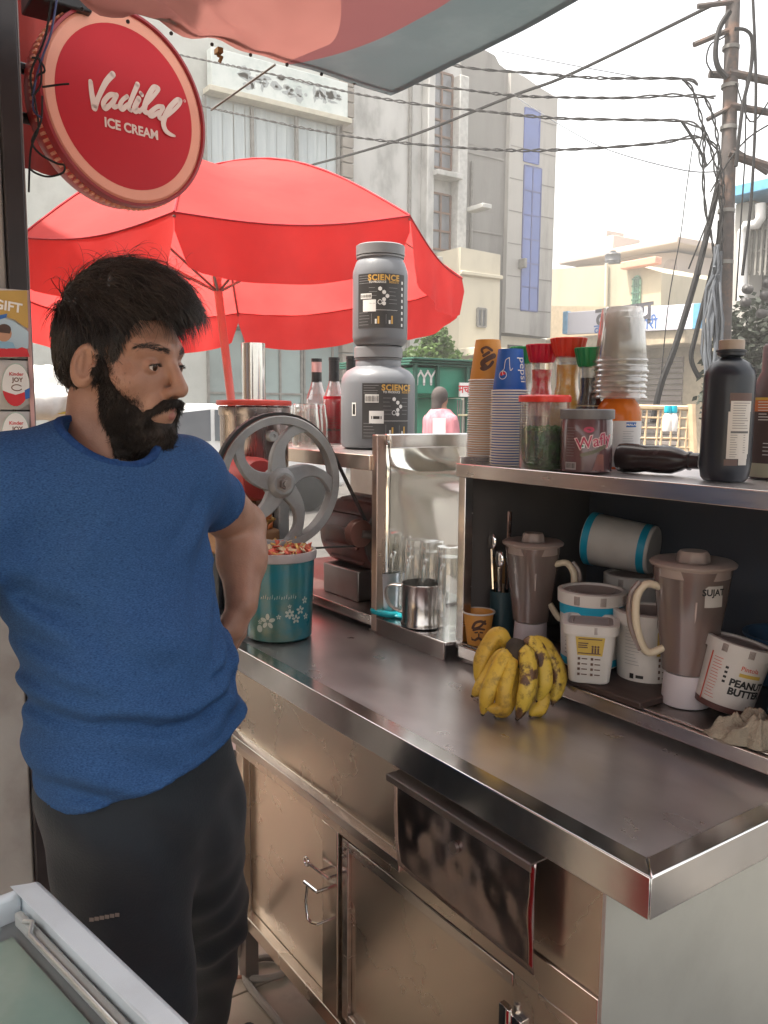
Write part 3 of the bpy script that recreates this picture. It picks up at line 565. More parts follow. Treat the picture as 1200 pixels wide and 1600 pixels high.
# --- kiosk
kc = ad(685, 640, 9); KX = float(kc[0])
K = thing('kiosk', 'green sheet metal kiosk with corrugated roof edge', 'kiosk', (KX, float(kc[1]), 0)); q = lambda a, b: (ax(a, b, KX)[1]-kc[1], ax(a, b, KX)[2])
m = MB(); a, b = q(645, 615), q(681, 575); m.box((-1.3, a[0], a[1]), (0, b[0], b[1])); m.build('side_panel', GRNP, K, bevel=.01)
a2, b2 = q(681.5, 618), q(732, 574); MB().box((-1.3, a2[0], a2[1]-.02), (-.03, b2[0], b2[1])).build('front_panel', GRNP, K, bevel=.01)
for i, (yy, o_) in enumerate(((572, .06), (568, .10), (564, .14))): MB().box((-1.4, q(640, yy)[0]-.05, q(680, yy)[1]), (o_, q(736, yy)[0], q(680, yy-3)[1])).build('roof_batten', GRND, K, bevel=.004)
for a in (646, 681, 727, 733): MB().box((.005, q(a, 600)[0]-.018, 0), (.05, q(a, 600)[0]+.018, q(a, 566)[1])).build('post', GRND, K, bevel=.004)
m = MB()
for i in range(3):
    c = q(651+i*11, 590); v, f = stroke([(0, -.07), (0, 0)], .03); m.add([(.008, c[0]+p[0], c[1]+p[1]) for p in v], f)
    for s_ in (-1, 1): v, f = stroke([(0, 0), (s_*.05, .07)], .022); m.add([(.010+.001*s_, c[0]+p[0], c[1]+p[1]) for p in v], f)
m.build('white_figures', INKW, K, smooth=0)
MB().box((.06, q(711, 620)[0], q(711, 620)[1]), (.085, q(742, 600)[0], q(742, 599)[1])).build('notice_board', INKW, K, bevel=.003)
m = MB(); flat_text(m, 'मच मच', .12, frame((.088, (q(711, 610)[0]+q(742, 610)[0])/2, q(725, 609)[1]), (0, 1, 0), (1, 0, 0)), bold=.02); m.build('notice_lettering', INKR, K, smooth=0)
MB().box((-1.2, q(712, 620)[0], .2), (-.2, q(740, 620)[0], q(711, 622)[1])).build('lower_panel', GRNP, K, bevel=.01)
bar = None
for i in range(7):
    if bar is None: bar = MB().tube([(.03, 0, q(712, 710)[1]), (.03, 0, q(712, 625)[1])], .008, 6).build('grille_bar', FRAMEG, K); o = bar
    else: o = bar.copy(); COL.objects.link(o)
    o.location = (0, q(712+i*3.5, 650)[0], 0)
for y in (650, 685, 703): MB().box((.045, q(711, y)[0], q(711, y)[1]), (.07, q(736, y)[0], q(711, y-3)[1])).build('grille_rail', mat('cream_rail', (.6, .55, .35), rough=.6), K, bevel=.004)
# --- street clutter seen under the umbrella and between the things on the shelf
def sack(lab, p, r, m):
    t = tag(meshobj('sack', *sdf_mesh(lambda P: smin(elld(P, (0, 0, r*.55), (r*1.2, r*.85, r*.62)), cone(P, (r*.8, 0, r*.6), (r*1.5, 0, r*.8), r*.3, r*.12), .08)+.012*np.sin(P[..., 0]*40+4*P[..., 2])*np.sin(P[..., 1]*33), (-r*2, -r*1.2, -.05), (r*2, r*1.2, r*1.6), r/9), m), lab, 'sack', 'white sacks heaped behind the man'); t.location = Vector([float(c) for c in p]); t.rotation_euler = (0, 0, random.uniform(0, 3)); return t
SACK = mat('white_sack_weave', (.62, .62, .60), (.5, .5, .49), rough=.85, bump=.2, bs=60)
for i, (a, b, D, z) in enumerate(((64, 650, 6.0, .75), (92, 655, 6.2, .75), (70, 620, 6.3, 1.15), (40, 655, 5.8, .7))):
    sack(('plump white sack lowest on the left of the heap', 'white sack right of the heap beside the neck', 'white sack on top of the heap', 'white sack hidden at the far left of the heap')[i], ad(a, b, D), .2, SACK)
for i, c in enumerate(((.55, .42, .03),)):
    p = ad((78, 315)[i], (625, 592)[i], (6.1, 8.5)[i]); t = thing('plastic_crate', ('yellow plastic crate on the white sacks', 'yellow plastic crate beside the white car')[i], 'crate', tuple(p)); mm = mat('yellow_crate', c, rough=.5)
    m = MB(); m.box((-.16, -.16, -.1), (.16, .16, -.08)); m.build('bottom', mm, t, bevel=.004)
    for k in range(4):
        M = Matrix.Rotation(k*pi/2, 4, 'Z'); MB().box((-.16, .15, -.08), (.16, .165, -.03), M=M).box((-.16, .15, .0), (.16, .165, .04), M=M).build('side', mm, t, bevel=.004)
stl = thing('sack_table', 'low brown plank table carrying the white sacks', 'table', tuple(ad(66, 660, 6.1)*[1, 1, 0]))
MB().box((-.6, -.6, .66), (.6, .6, .70)).build('table_top', mat('brown_plank', (.2, .13, .08), (.15, .1, .06), rough=.8), stl, bevel=.006)
for sx in (-1, 1):
    for sy in (-1, 1): MB().box((sx*.55-.03, sy*.55-.03, 0), (sx*.55+.03, sy*.55+.03, .66)).build('leg', mat('brown_leg', (.16, .1, .07), rough=.8), stl, bevel=.004)
# parked car, side on, glimpsed between the head and the drink urn
cp = ad(320, 650, 11.5); CR = thing('parked_car', 'white hatchback car parked across the street behind the urn', 'car', (float(cp[0]), float(cp[1]), 0), rz=pi/2+.05)
carp = mat('white_car_paint', (.78, .78, .78), rough=.25, coat=.5, rv=.03)
prof = [(-1.85, .32), (-1.9, .6), (-1.82, .85), (-1.55, 1.0), (-.95, 1.42), (-.3, 1.5), (.45, 1.46), (1.0, 1.02), (1.7, .88), (1.88, .62), (1.85, .32)]
MB().prism([(x, -.78, z) for x, z in prof], (0, 1.56, 0)).build('body', carp, CR, bevel=.07, seg=3)
for s_ in (-1, 1):
    MB().prism([(x, s_*.79, z) for x, z in ((-1.35, 1.02), (-.9, 1.36), (-.3, 1.42), (-.3, 1.02))], (0, s_*.006, 0)).build('window', GLASSB, CR, smooth=0)
    MB().prism([(x, s_*.79, z) for x, z in ((-.24, 1.02), (-.24, 1.42), (.4, 1.39), (.82, 1.02))], (0, s_*.006, 0)).build('window', GLASSB, CR, smooth=0)
    for x in (-1.2, 1.2):
        w = MB().lathe([(.0, -.09), (.22, -.09), (.3, -.06), (.31, 0), (.3, .06), (.22, .09), (0, .09)], 24, M=Matrix.Translation((x, s_*.72, .31)) @ Matrix.Rotation(pi/2, 4, 'X')).build('wheel', DARKRUB, CR)
        MB().lathe([(.0, -.1), (.19, -.1), (.2, -.09)], 18, M=Matrix.Translation((x, s_*.735, .31)) @ Matrix.Rotation(pi/2, 4, 'X')).build('rim', CHROME, w)
    MB().box((1.78, s_*.45-.15, .66), (1.885, s_*.45+.15, .8)).build('headlight', WHITEP, CR, bevel=.02)
# cane rack with hanging bottles
RD = 5.5; rc = ad(1045, 690, RD); RX = thing('cane_rack', 'pale cane lattice rack standing beyond the shelf', 'rack', (float(rc[0]), float(rc[1]), 0)); e = Vector((float(CM[0][0]), float(CM[0][1]), 0)).normalized()
def rk(a, b): p = ad(a, b, RD); return Vector((float(p[0]-rc[0]), float(p[1]-rc[1]), float(p[2])))
for a in (999, 1008, 1026, 1033, 1048, 1060, 1072): MB().tube([rk(a+3, 640), rk(a-3, 720)], .008, 6).build('upright', WOODL, RX)
for b in (636, 652, 668, 684, 698, 712): MB().tube([rk(985, b), rk(1084, b+2)], .017 if b == 636 else .007, 6).build('rail', WOODL, RX)
MB().tube([rk(1080, 632), rk(1090, 900)], .03, 8).build('post', WOODL, RX); MB().tube([rk(985, 632), rk(985, 900)], .03, 8).build('post', WOODL, RX)
for i, a in enumerate((1043, 1052)):
    p = ad(a, 652, RD-.1); t = thing('spray_bottle', ('left', 'right')[i]+' of two small white bottles with blue caps hanging on the cane rack', 'bottle', tuple(p), group='white bottles on the cane rack')
    MB().lathe([(0, -.09), (.028, -.09), (.03, -.08), (.03, .0), (.016, .03), (0, .03)], 14).build('body', WHITEP, t)
    MB().lathe([(0, .028), (.02, .028), (.024, .04), (.022, .075), (0, .075)], 14).build('cap', mat('cyan_cap', (.02, .45, .6), rough=.4), t)
# person in pink beyond the shelf
pd = 8.3; pc = ad(688, 650, pd); py0 = Vector((float(pc[0]), float(pc[1]), 0))
PP = thing('person', 'person in a pink top with dark hair standing by the kiosk holding a paper', 'person', tuple(py0))
hz = float(ad(680, 618, pd)[2])
def pf(P):
    d = cone(P, (0, 0, hz-.28), (0, 0, hz-.75), .15, .17); d = smin(d, cone(P, (0, .0, hz), (0, .02, hz-.04), .062, .058), .03); d = smin(d, cone(P, (0, 0, hz-.1), (0, 0, hz-.25), .05, .09), .05)
    for s_ in (-1, 1):
        d = smin(d, cone(P, (s_*.17, 0, hz-.25), (s_*.22, .02, hz-.52), .055, .045), .04); d = smin(d, cone(P, (s_*.22, .02, hz-.52), (s_*.10, .2, hz-.6), .04, .03), .02)
        d = smin(d, cone(P, (s_*.08, 0, hz-.75), (s_*.09, 0, .08), .1, .06), .05); d = smin(d, cone(P, (s_*.09, 0, .05), (s_*.1, .14, .04), .045, .035), .03)
    return d
b = meshobj('body', *sdf_mesh(pf, (-.4, -.3, -.02), (.4, .4, hz+.15), .02), mat('skin_brown_far', (.25, .13, .08), rough=.6), PP)
meshobj('pink_top', *sdf_mesh(lambda P: np.maximum(pf(P)-.018, np.maximum(P[..., 2]-(hz-.13), (hz-1.0)-P[..., 2])), (-.4, -.3, hz-1.1), (.4, .4, hz), .02), mat('pink_cotton', (.46, .19, .22), (.34, .12, .15), rough=.85, ns=9, stretch=(3, 3, .6), bump=.8, bs=14), PP)
meshobj('hair', *sdf_mesh(lambda P: np.maximum(smin(elld(P, (0, -.012, hz-.005), (.078, .086, .095)), elld(P, (0, -.05, hz-.11), (.062, .045, .10)), .03), -elld(P, (0, .09, hz-.03), (.06, .06, .08))), (-.2, -.2, hz-.3), (.2, .2, hz+.2), .011), mat('dark_far_hair', (.05, .04, .038), rough=.8), PP)
meshobj('trousers', *sdf_mesh(lambda P: np.maximum(pf(P)-.014, np.maximum(P[..., 2]-(hz-.98), .12-P[..., 2])), (-.4, -.3, .05), (.4, .4, hz-.9), .02), mat('cream_trousers', (.5, .4, .3), rough=.9), PP)
t = thing('paper_sheet', 'white printed paper sheet held by the person in pink', 'paper', tuple(ad(686, 668, pd-.3))); M = frame((0, 0, 0), tuple(CM[0]), tuple(-CM[2]))
MB().add([M @ Vector(p) for p in ((-.06, -.09, 0), (.06, -.09, .005), (.06, .09, .0), (-.06, .09, .004))], [(0, 1, 2, 3)]).build('sheet', INKW, t, solid=.001, smooth=0)

# thin dusty haze over the street
hzb = MB().box((-62, -32, -1.4), (42, 82, 17)).build('haze', (lambda m: m)(bpy.data.materials.new('dust_haze')), smooth=0); tag(hzb, kind='stuff')
hm = bpy.data.materials['dust_haze']; hm.use_nodes = True; ht = hm.node_tree; ht.nodes.remove(ht.nodes['Principled BSDF'])
pv = ht.nodes.new('ShaderNodeVolumePrincipled'); pv.inputs['Color'].default_value = (.95, .93, .90, 1); pv.inputs['Density'].default_value = HAZE; pv.inputs['Anisotropy'].default_value = .2
ht.links.new(pv.outputs[0], ht.nodes['Material Output'].inputs['Volume'])
# ================================================================ steel serving counter
CT = thing('serving_counter', 'long stainless steel serving counter with doors, drop flap and raised rim', 'counter', (0, 0, 0))
XE = -1.95
MB().box((XE, .036, .868), (-.034, .95, .8985)).build('counter_top', STEELT, CT)
MB().prism([(XE, 0, .845), (-.0004, 0, .845), (-.0334, .035, .845), (XE, .035, .845)], (0, 0, .055)).build('front_rim', STEELB, CT, bevel=.002)
MB().prism([(0, .0004, .845), (0, .95, .845), (-.033, .95, .845), (-.033, .0354, .845)], (0, 0, .055)).build('end_rim', STEELB, CT, bevel=.002)
MB().box((-1.225, .034, .672), (-.094, .044, .867)).build('upper_panel', STEELV, CT)
MB().prism([(-1.225, .031, .669), (-1.225, .016, .664), (-1.225, .016, .645), (-1.225, .034, .645), (-1.225, .034, .669)], (.70, 0, 0)).build('ledge_rail', STEEL, CT, bevel=.0015)
# carcass frame members
def member(a, b, name='frame_bar', m=STEELV, bev=.002): return MB().box(a, b).build(name, m, CT, bevel=bev)
member((-1.225, .030, .615), (-.094, .044, .6715)); member((-1.225, .028, .178), (-.094, .052, .212))
member((-1.225, .032, .212), (-1.19, .05, .615)); member((-.812, .030, .212), (-.752, .05, .615)); member((-.252, .030, .2125), (-.094, .05, .615), 'corner_panel')
member((-1.19, .052, .212), (-.812, .058, .615), 'fixed_panel', STEELV, 0)
DR = MB().box((-.746, .046, .218), (-.258, .052, .608)); dr = DR.build('door', STEELV, CT, bevel=.0015)
MB().box((-.744, .036, .22), (-.722, .0458, .606)).box((-.72, .036, .585), (-.26, .0457, .606)).box((-.72, .036, .22), (-.26, .0457, .238)).build('door_frame', STEEL, dr, bevel=.0015)
# latch, ring pull and bolt
L0 = MB(); L0.tube([(-.755, .012, .522), (-.80, .012, .519), (-.835, .012, .516)], .0035, 8); L0.tube([(-.843+.009*cos(a), .012, .516+.009*sin(a)) for a in np.linspace(0, 2*pi, 14, endpoint=False)], .0025, 6, closed=True)
for x in (-.758, -.79): L0.tube([(x, .031, .521), (x, .012, .521)], .003, 6)
L0.build('bolt', CHROME, CT)
L1 = MB(); L1.tube([(-.79, .03, .478), (-.79, .006, .478), (-.842, .006, .474)], .004, 8); L1.tube([(-.826, .004, .475), (-.83, .002, .44), (-.822, .002, .405), (-.812, .006, .40), (-.79, .006, .408), (-.79, .03, .408)], .003, 8); L1.build('hasp', CHROME, CT)
hg = MB().box((-.272, .02, .50), (-.255, .031, .56)).box((-.248, .021, .50), (-.226, .0308, .555)); hg.tube([(-.2515, .0215, .498), (-.2515, .0215, .562)], .005, 8); hg.build('hinge', CHROME, CT, bevel=.001)
hg2 = MB().box((-.272, .02, .26), (-.255, .031, .32)).box((-.248, .021, .26), (-.226, .0308, .315)); hg2.tube([(-.2515, .0215, .258), (-.2515, .0215, .322)], .005, 8); hg2.build('hinge', CHROME, CT, bevel=.001)
for p_ in ((-.24, .535), (-.232, .52), (-.736, .585), (-.736, .57), (-.71, .592)): MB().ell((p_[0], .0205 if p_[0] > -.3 else .034, p_[1]), (.0035, .002, .0035), 8, 6).build('rivet', STEELD, CT)
# drop flap
fb = MB(); n = 24
pr = [(.028, .834), (.016, .835), (.0, .831), (-.010, .824), (-.012, .821), (-.011, .818), (-.007, .818)]
vs = []; fs = []
FL = mat('smeared_flap_steel', (.42, .35, .34), (.27, .22, .215), rough=.20, metal=1, ns=9, stretch=(1, 1, .55), rv=.12, bump=.04, bs=7, dirt=(.62, .50, .36), ds=9, da=.35)
fb.prism([(-.525, y, z) for y, z in ((.030, .8335), (-.011, .8335), (-.0125, .832), (-.0125, .8215), (-.0108, .8215), (-.0108, .8315), (.030, .8315))], (.342, 0, 0))
fl_ = fb.build('flap_handle', STEELD, CT, smooth=30)
vs = []; NX, NZ = 28, 14
for j in range(NZ+1):
    for i in range(NX+1):
        x = -.521+.336*i/NX; z = .664+(.831-.664)*j/NZ
        y = .002-.0045*sin(pi*j/NZ)*(.6+.5*sin(i*.9)*sin(j*.7))+.003*mnoise.noise(Vector((x*12, z*12, 3)))+.010*(1-j/NZ)*(1-i/NX)
        vs.append((x, y, z))
fs = [(j*(NX+1)+i, j*(NX+1)+i+1, (j+1)*(NX+1)+i+1, (j+1)*(NX+1)+i) for j in range(NZ) for i in range(NX)]
fo = meshobj('drop_flap', vs, fs, FL, CT); fo.modifiers.new('solid', 'SOLIDIFY').thickness = -.0018
MB().prism([(-.354+.009*cos(a), -.0075, .777+.009*sin(a)) for a in np.linspace(0, 2*pi, 18, endpoint=False)], (0, .006, 0)).build('flap_lock', STEELD, CT)
# end panel and legs
MB().box((-.0935, .03, .178), (-.088, .94, .8675)).build('end_panel', mat('end_panel_steel', (.70, .71, .66), (.60, .61, .57), rough=.42, metal=.85, ns=2, rv=.08, bump=.01, bs=8, dirt=(.5, .5, .46), ds=5, da=.3), CT)
MB().box((-1.22, .058, .18), (-1.2, .93, .86)).build('end_panel', STEELD, CT)
MB().box((-1.2, .06, .182), (-.095, .93, .19)).build('bottom_plate', STEELD, CT)
MB().box((-1.2, .925, .182), (-.095, .932, .86)).build('back_plate', STEELD, CT)
for x, y in ((-1.205, .05), (-.115, .05), (-1.205, .9), (-.115, .9), (XE+.03, .06), (XE+.03, .9)):
    MB().box((x-.018, y-.018, .021), (x+.018, y+.018, .18 if x > -1.5 else .87)).build('leg', STEELD, CT, bevel=.002)
MB().ell((-1.165, .018, .9005), (.006, .006, .003), 10, 6).build('screw', STEELD, CT)
# ---------------------------------------------------------------- open shelf cabinet standing on the counter (right)
SH = thing('shelf_cabinet', 'open fronted steel shelf cabinet standing on the right of the counter', 'shelf cabinet', (0, 0, 0))
def part(par, name, a, b, m=STEEL, bev=.0018): return MB().box(a, b).build(name, m, par, bevel=bev)
XL, YC = -.80, .365
part(SH, 'post', (XL, YC, .905), (XL+.022, YC+.024, 1.303)); part(SH, 'post', (.0, YC, .905), (.022, YC+.024, 1.303))
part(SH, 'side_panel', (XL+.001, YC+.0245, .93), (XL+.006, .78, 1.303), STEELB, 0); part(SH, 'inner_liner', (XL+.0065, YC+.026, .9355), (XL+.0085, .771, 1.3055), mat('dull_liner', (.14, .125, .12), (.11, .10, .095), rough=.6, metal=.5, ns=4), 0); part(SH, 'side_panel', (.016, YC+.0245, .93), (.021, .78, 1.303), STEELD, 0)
part(SH, 'back_panel', (XL+.0065, .772, .93), (.0155, .778, 1.303), mat('shade_blue_back_sheet', (.10, .115, .145), (.075, .085, .11), rough=.5, metal=.4, ns=2.5, dirt=(.16, .14, .13), ds=4, da=.4), 0)  # shade of the cabinet interior is put into the back panel's dark blue-grey
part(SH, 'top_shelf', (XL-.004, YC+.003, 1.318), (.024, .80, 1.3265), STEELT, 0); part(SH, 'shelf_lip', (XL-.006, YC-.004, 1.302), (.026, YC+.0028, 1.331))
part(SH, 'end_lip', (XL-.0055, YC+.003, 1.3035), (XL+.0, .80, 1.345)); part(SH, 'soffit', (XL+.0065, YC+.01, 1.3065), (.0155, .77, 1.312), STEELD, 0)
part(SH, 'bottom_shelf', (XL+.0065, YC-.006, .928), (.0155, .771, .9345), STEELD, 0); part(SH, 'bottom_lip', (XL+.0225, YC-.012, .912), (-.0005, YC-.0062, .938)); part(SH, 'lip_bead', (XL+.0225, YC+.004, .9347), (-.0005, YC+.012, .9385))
for x in (XL+.04, -.02): part(SH, 'foot', (x-.02, YC+.0, .8987), (x+.02, YC+.04, .9115), STEELD, .002)
for x in (XL+.04, -.02): part(SH, 'foot', (x-.02, .70, .8987), (x+.02, .74, .9275), STEELD, .002)
# ---------------------------------------------------------------- glass bay between the cabinets
BY = thing('glass_bay', 'narrow steel bay with bent polished sheet behind upturned glasses', 'rack', (0, 0, 0))
B0, B1 = -1.078, XL-.004
part(BY, 'ledge', (B0+.012, .34, .93), (B1, .66, .938), mat('bright_ledge', (.80, .80, .80), (.7, .7, .7), rough=.2, metal=1, ns=6)); part(BY, 'ledge_front', (B0+.012, .334, .8988), (B1, .3398, .9385), STEELD)
vs = []; NX, NZ = 26, 34
for j in range(NZ+1):
    for i in range(NX+1):
        u, w = i/NX, j/NZ; y = .3625+(.40-.11*max(0, (w-.62)/.38))*u; z = .9395+.43*w
        x = B0+.006+.0035*sin(4*w+2*u)+.010*u*w*w+.012*math.exp(-((w-.84+.12*u)/.07)**2)*(.3+u)-.004*sin(9*u+5*w)*w
        vs.append((x, y, z))
fs = [(j*(NX+1)+i, j*(NX+1)+i+1, (j+1)*(NX+1)+i+1, (j+1)*(NX+1)+i) for j in range(NZ) for i in range(NX)]
meshobj('polished_sheet', vs, fs, MIRROR, BY).modifiers.new('solid', 'SOLIDIFY').thickness = .0012
part(BY, 'top_trim', (B0+.0005, .3625, 1.3705), (B0+.022, .655, 1.386), STEELB)
part(BY, 'top_trim', (B0+.0225, .3625, 1.352), (B0+.0265, .655, 1.385), STEELB)
# ---------------------------------------------------------------- left cabinet with the machine
LC = thing('machine_cabinet', 'open steel cabinet on the counter housing the crusher motor', 'cabinet', (0, 0, 0))
X0 = -1.92
part(LC, 'post', (B0-.012, .335, .905), (B0+.010, .362, 1.384), mat('ruddy_post_steel', (.55, .42, .36), (.42, .33, .29), rough=.3, metal=1, ns=5, stretch=(1, 1, .3)))
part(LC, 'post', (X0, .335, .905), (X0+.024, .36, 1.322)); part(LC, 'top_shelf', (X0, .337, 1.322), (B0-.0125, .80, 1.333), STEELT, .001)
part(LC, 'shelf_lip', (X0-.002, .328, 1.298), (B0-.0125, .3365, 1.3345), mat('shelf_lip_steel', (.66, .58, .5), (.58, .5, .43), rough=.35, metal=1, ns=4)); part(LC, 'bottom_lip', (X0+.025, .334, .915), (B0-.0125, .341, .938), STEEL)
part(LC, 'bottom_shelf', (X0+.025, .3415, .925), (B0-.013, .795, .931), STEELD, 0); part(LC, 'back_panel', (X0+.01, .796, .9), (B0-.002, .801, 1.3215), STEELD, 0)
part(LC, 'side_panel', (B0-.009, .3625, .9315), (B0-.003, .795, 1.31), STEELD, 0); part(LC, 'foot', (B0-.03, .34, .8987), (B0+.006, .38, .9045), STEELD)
# flywheel crusher
WX, WY, WZ, WR = -1.2, .143, 1.268, .160
MG = mat('cast_grey_enamel', (.33, .34, .34), (.26, .27, .275), rough=.42, ns=14, bump=.05, bs=90, dirt=(.16, .12, .1), ds=9, da=.5)
RIMR = mat('rusty_rim', (.22, .07, .05), (.15, .06, .05), rough=.5, ns=15)
CRM = thing('ice_crusher', 'belt driven ice crusher with large grey five spoked flywheel', 'crusher', (WX, WY, WZ))
RX90 = Matrix.Rotation(pi/2, 4, 'Y')
wh = MB().lathe([(WR-.021, -.012), (WR-.019, .014), (WR-.002, .016), (WR, .013), (WR, -.014), (WR-.004, -.018), (WR-.019, -.016), (WR-.021, -.012)], 72, M=RX90).build('flywheel_rim', MG, CRM)
MB().lathe([(WR+.0006, -.0135), (WR+.001, -.006), (WR-.004, 0), (WR+.001, .006), (WR+.0006, .0125)], 72, M=RX90).build('rim_groove', RIMR, wh)
sp = MB()
for k in range(5):
    a0 = R_(100)+k*2*pi/5; n = 14; L = []; Rr = []
    for i in range(n+1):
        t = i/n; r = .022+(WR-.038)*t; a = a0+.62*(t*t)*-1; w = .0135+.010*(1-t)**2+.014*max(0, t-.72)**1.2*3
        c = Vector((cos(a)*r, sin(a)*r)); d = Vector((-sin(a), cos(a))); L.append(c+d*w); Rr.append(c-d*w)
    poly = L+Rr[::-1]; m_ = len(poly)
    v = [(.010, -p.x*-1, p.y) for p in poly]+[(-.010, p.x, p.y) for p in poly]
    f = [(i, i+1, 2*n-i, 2*n+1-i) for i in range(n)]; f += [tuple(m_+q for q in reversed(x)) for x in f]; f += [(i, (i+1) % m_, m_+(i+1) % m_, m_+i) for i in range(m_)]
    MB().add(v, f).build('spoke', MG, wh, bevel=.003, smooth=50)
MB().lathe([(0, .024), (.026, .024), (.034, .016), (.038, .008), (.038, -.02), (0, -.02)], 32, M=RX90).build('hub', MG, wh)
MB().lathe([(0, .034), (.013, .034), (.0135, .024), (.022, .0245)], 6, M=RX90).lathe([(0, .04), (.008, .039), (.009, .03)], 16, M=RX90).build('axle_nut', STEELD, wh, smooth=20)
bz = R_(103); MB().lathe([(0, .02), (.004, .02), (.005, .022), (.012, .022), (.014, .009)], 20, M=Matrix.Translation((0, cos(bz)*.115, sin(bz)*.115)) @ RX90).build('crank_boss', MG, wh)
MB().tube([(-.02, 0, 0), (-.34, 0, 0)], .014, 12).build('axle', STEELD, CRM)
MB().lathe([(0, -.30), (.048, -.30), (.055, -.28), (.055, -.12), (.048, -.10), (0, -.10)], 28, M=RX90).build('crusher_drum', mat('red_enamel', (.42, .05, .045), (.3, .04, .035), rough=.4, ns=8), CRM)
part(CRM, 'frame_leg', (-.30, -.07, -.368), (-.27, -.04, -.03), MG, .004); part(CRM, 'frame_leg', (-.30, .05, -.368), (-.27, .08, -.03), MG, .004); part(CRM, 'frame_leg', (-.13, .05, -.368), (-.10, .08, -.03), MG, .004); part(CRM, 'frame_leg', (-.13, -.07, -.368), (-.10, -.04, -.03), MG, .004)
part(CRM, 'chute', (-.27, -.08, -.20), (-.09, .05, -.125), mat('tan_chute', (.42, .22, .1), (.3, .16, .08), rough=.5), .01)
m = MB()
for i in range(60):
    M = Matrix.Translation((random.uniform(-.25, -.10), random.uniform(-.07, .04), -.118+random.uniform(0, .03))) @ Matrix.Rotation(random.uniform(0, 6), 4, Vector((random.uniform(-1, 1), random.uniform(-1, 1), random.uniform(-1, 1))))
    m.add([M @ Vector(p) for p in ((-.018, -.008, 0), (0, -.009, .005), (.016, -.004, 0), (.016, .006, .001), (0, .008, .006), (-.018, .007, .001))], [(0, 1, 4, 5), (1, 2, 3, 4)], i % 2)
tag(m.build('peel_scraps', [mat('orange_scrap', (.6, .25, .05), (.5, .15, .04), rough=.5), mat('yellow_scrap', (.62, .42, .12), (.5, .3, .1), rough=.5)], CRM, smooth=60, solid=.002), kind='stuff')
# motor
MO = thing('electric_motor', 'rusty red brown electric motor with black belt pulley inside the machine cabinet', 'motor', (-1.33, .50, 1.10))
MRED = mat('motor_red_paint', (.20, .07, .055), (.12, .045, .04), rough=.42, ns=9, dirt=(.05, .035, .03), ds=8, da=.7)
MB().lathe([(0, -.15), (.07, -.15), (.098, -.12), (.10, -.10), (.10, .09), (.095, .10)], 32, M=RX90).build('casing', MRED, MO)
for k in range(14):
    a = k*2*pi/14; MB().box((-.09, -.003, .0995), (.08, .003, .108), M=Matrix.Rotation(a, 4, 'X')).build('cooling_fin', MRED, MO)
MB().lathe([(.095, .10), (.098, .115), (.08, .135), (.03, .14), (0, .14)], 32, M=RX90).build('end_bell', mat('dark_motor_end', (.07, .045, .04), (.045, .035, .03), rough=.5, dirt=(.02, .018, .016), ds=6), MO)
for k in range(6):
    a = k*pi/3+.3; MB().ell((.128, cos(a)*.06, sin(a)*.06), (.005, .013, .009), 10, 6, M=Matrix.Rotation(a, 3, 'X')).build('vent_slot', BLACKP, MO)
PX, PY, PZ = WX, .37, 1.128
MB().tube([(.13, 0, 0), (.16, 0, 0)], .010, 12).build('shaft', STEELD, MO); part(MO, 'mount', (-.1, -.1, -.168), (.08, .1, -.085), STEELD, .004)
PU = MB().lathe([(0, .016), (.018, .016), (.034, .014), (.036, .010), (.028, 0), (.036, -.010), (.034, -.014), (.014, -.014), (.014, -.05), (0, -.05)], 32, M=Matrix.Translation((PX+1.33, PY-.5, PZ-1.10)) @ RX90)
PU.build('pulley', mat('ruddy_pulley', (.24, .10, .08), (.16, .08, .06), rough=.4, ns=12), MO)
MB().tube([(.15, -.01, .01), (.14, -.13, .028)], .012, 10).build('arm_bracket', STEELD, MO)
# belt round flywheel and pulley (in the y-z plane)
def belt(cw, r1, cp_, r2, n=40):
    d = Vector(cp_)-Vector(cw); L = d.length; a = atan2(d.y, d.x); b = math.acos((r1-r2)/L); pts = []
    for i in range(n+1): t = a+b+(2*pi-2*b)*i/n; pts.append((cw[0]+r1*cos(t), cw[1]+r1*sin(t)))
    for i in range(13): t = a-b+2*b*i/12; pts.append((cp_[0]+r2*cos(t), cp_[1]+r2*sin(t)))
    return pts
bp = belt((WY, WZ), WR+.001, (PY, PZ), .031); v = []; f = []
for (y, z) in bp:
    for dx, k in ((-.007, 0), (.007, 0), (.008, 1), (-.008, 1)): v.append((WX+dx, y+(y-.25)*.03*k, z+(z-1.2)*.03*k))
m_ = len(bp)
for i in range(m_):
    j = (i+1) % m_
    for k in range(4): f.append((i*4+k, i*4+(k+1) % 4, j*4+(k+1) % 4, j*4+k))
tag(meshobj('drive_belt', v, f, mat('belt_rubber', (.02, .02, .021), (.03, .03, .03), rough=.6), smooth=False), 'black rubber drive belt from grey flywheel to motor pulley', 'belt')
# tall drink urn and cream machine at the left
UR = thing('drink_urn', 'tall steel cylinder urn with red lid plate and chimney tube', 'urn', (-1.45, .20, .8986))
USTEEL = mat('urn_steel', (.42, .38, .37), (.30, .27, .265), rough=.28, metal=1, ns=3, stretch=(7, 7, .3))
MB().lathe([(0, 0), (.088, 0), (.09, .01), (.09, .525), (.094, .53), (.094, .548), (.09, .552)], 40).build('body', USTEEL, UR)
MB().lathe([(0, .553), (.098, .553), (.100, .558), (.098, .566), (.0, .570)], 40).build('lid', mat('red_lid', (.62, .06, .04), (.5, .05, .035), rough=.35), UR)
MB().lathe([(.0, .566), (.031, .566), (.031, .715), (.028, .716), (.028, .60), (0, .60)], 28).build('chimney', STEELB, UR)
CMK = thing('juice_machine', 'grey bodied counter machine with pale plinth glimpsed behind the bent arm', 'machine', (-1.62, -.02+.10, .8986))
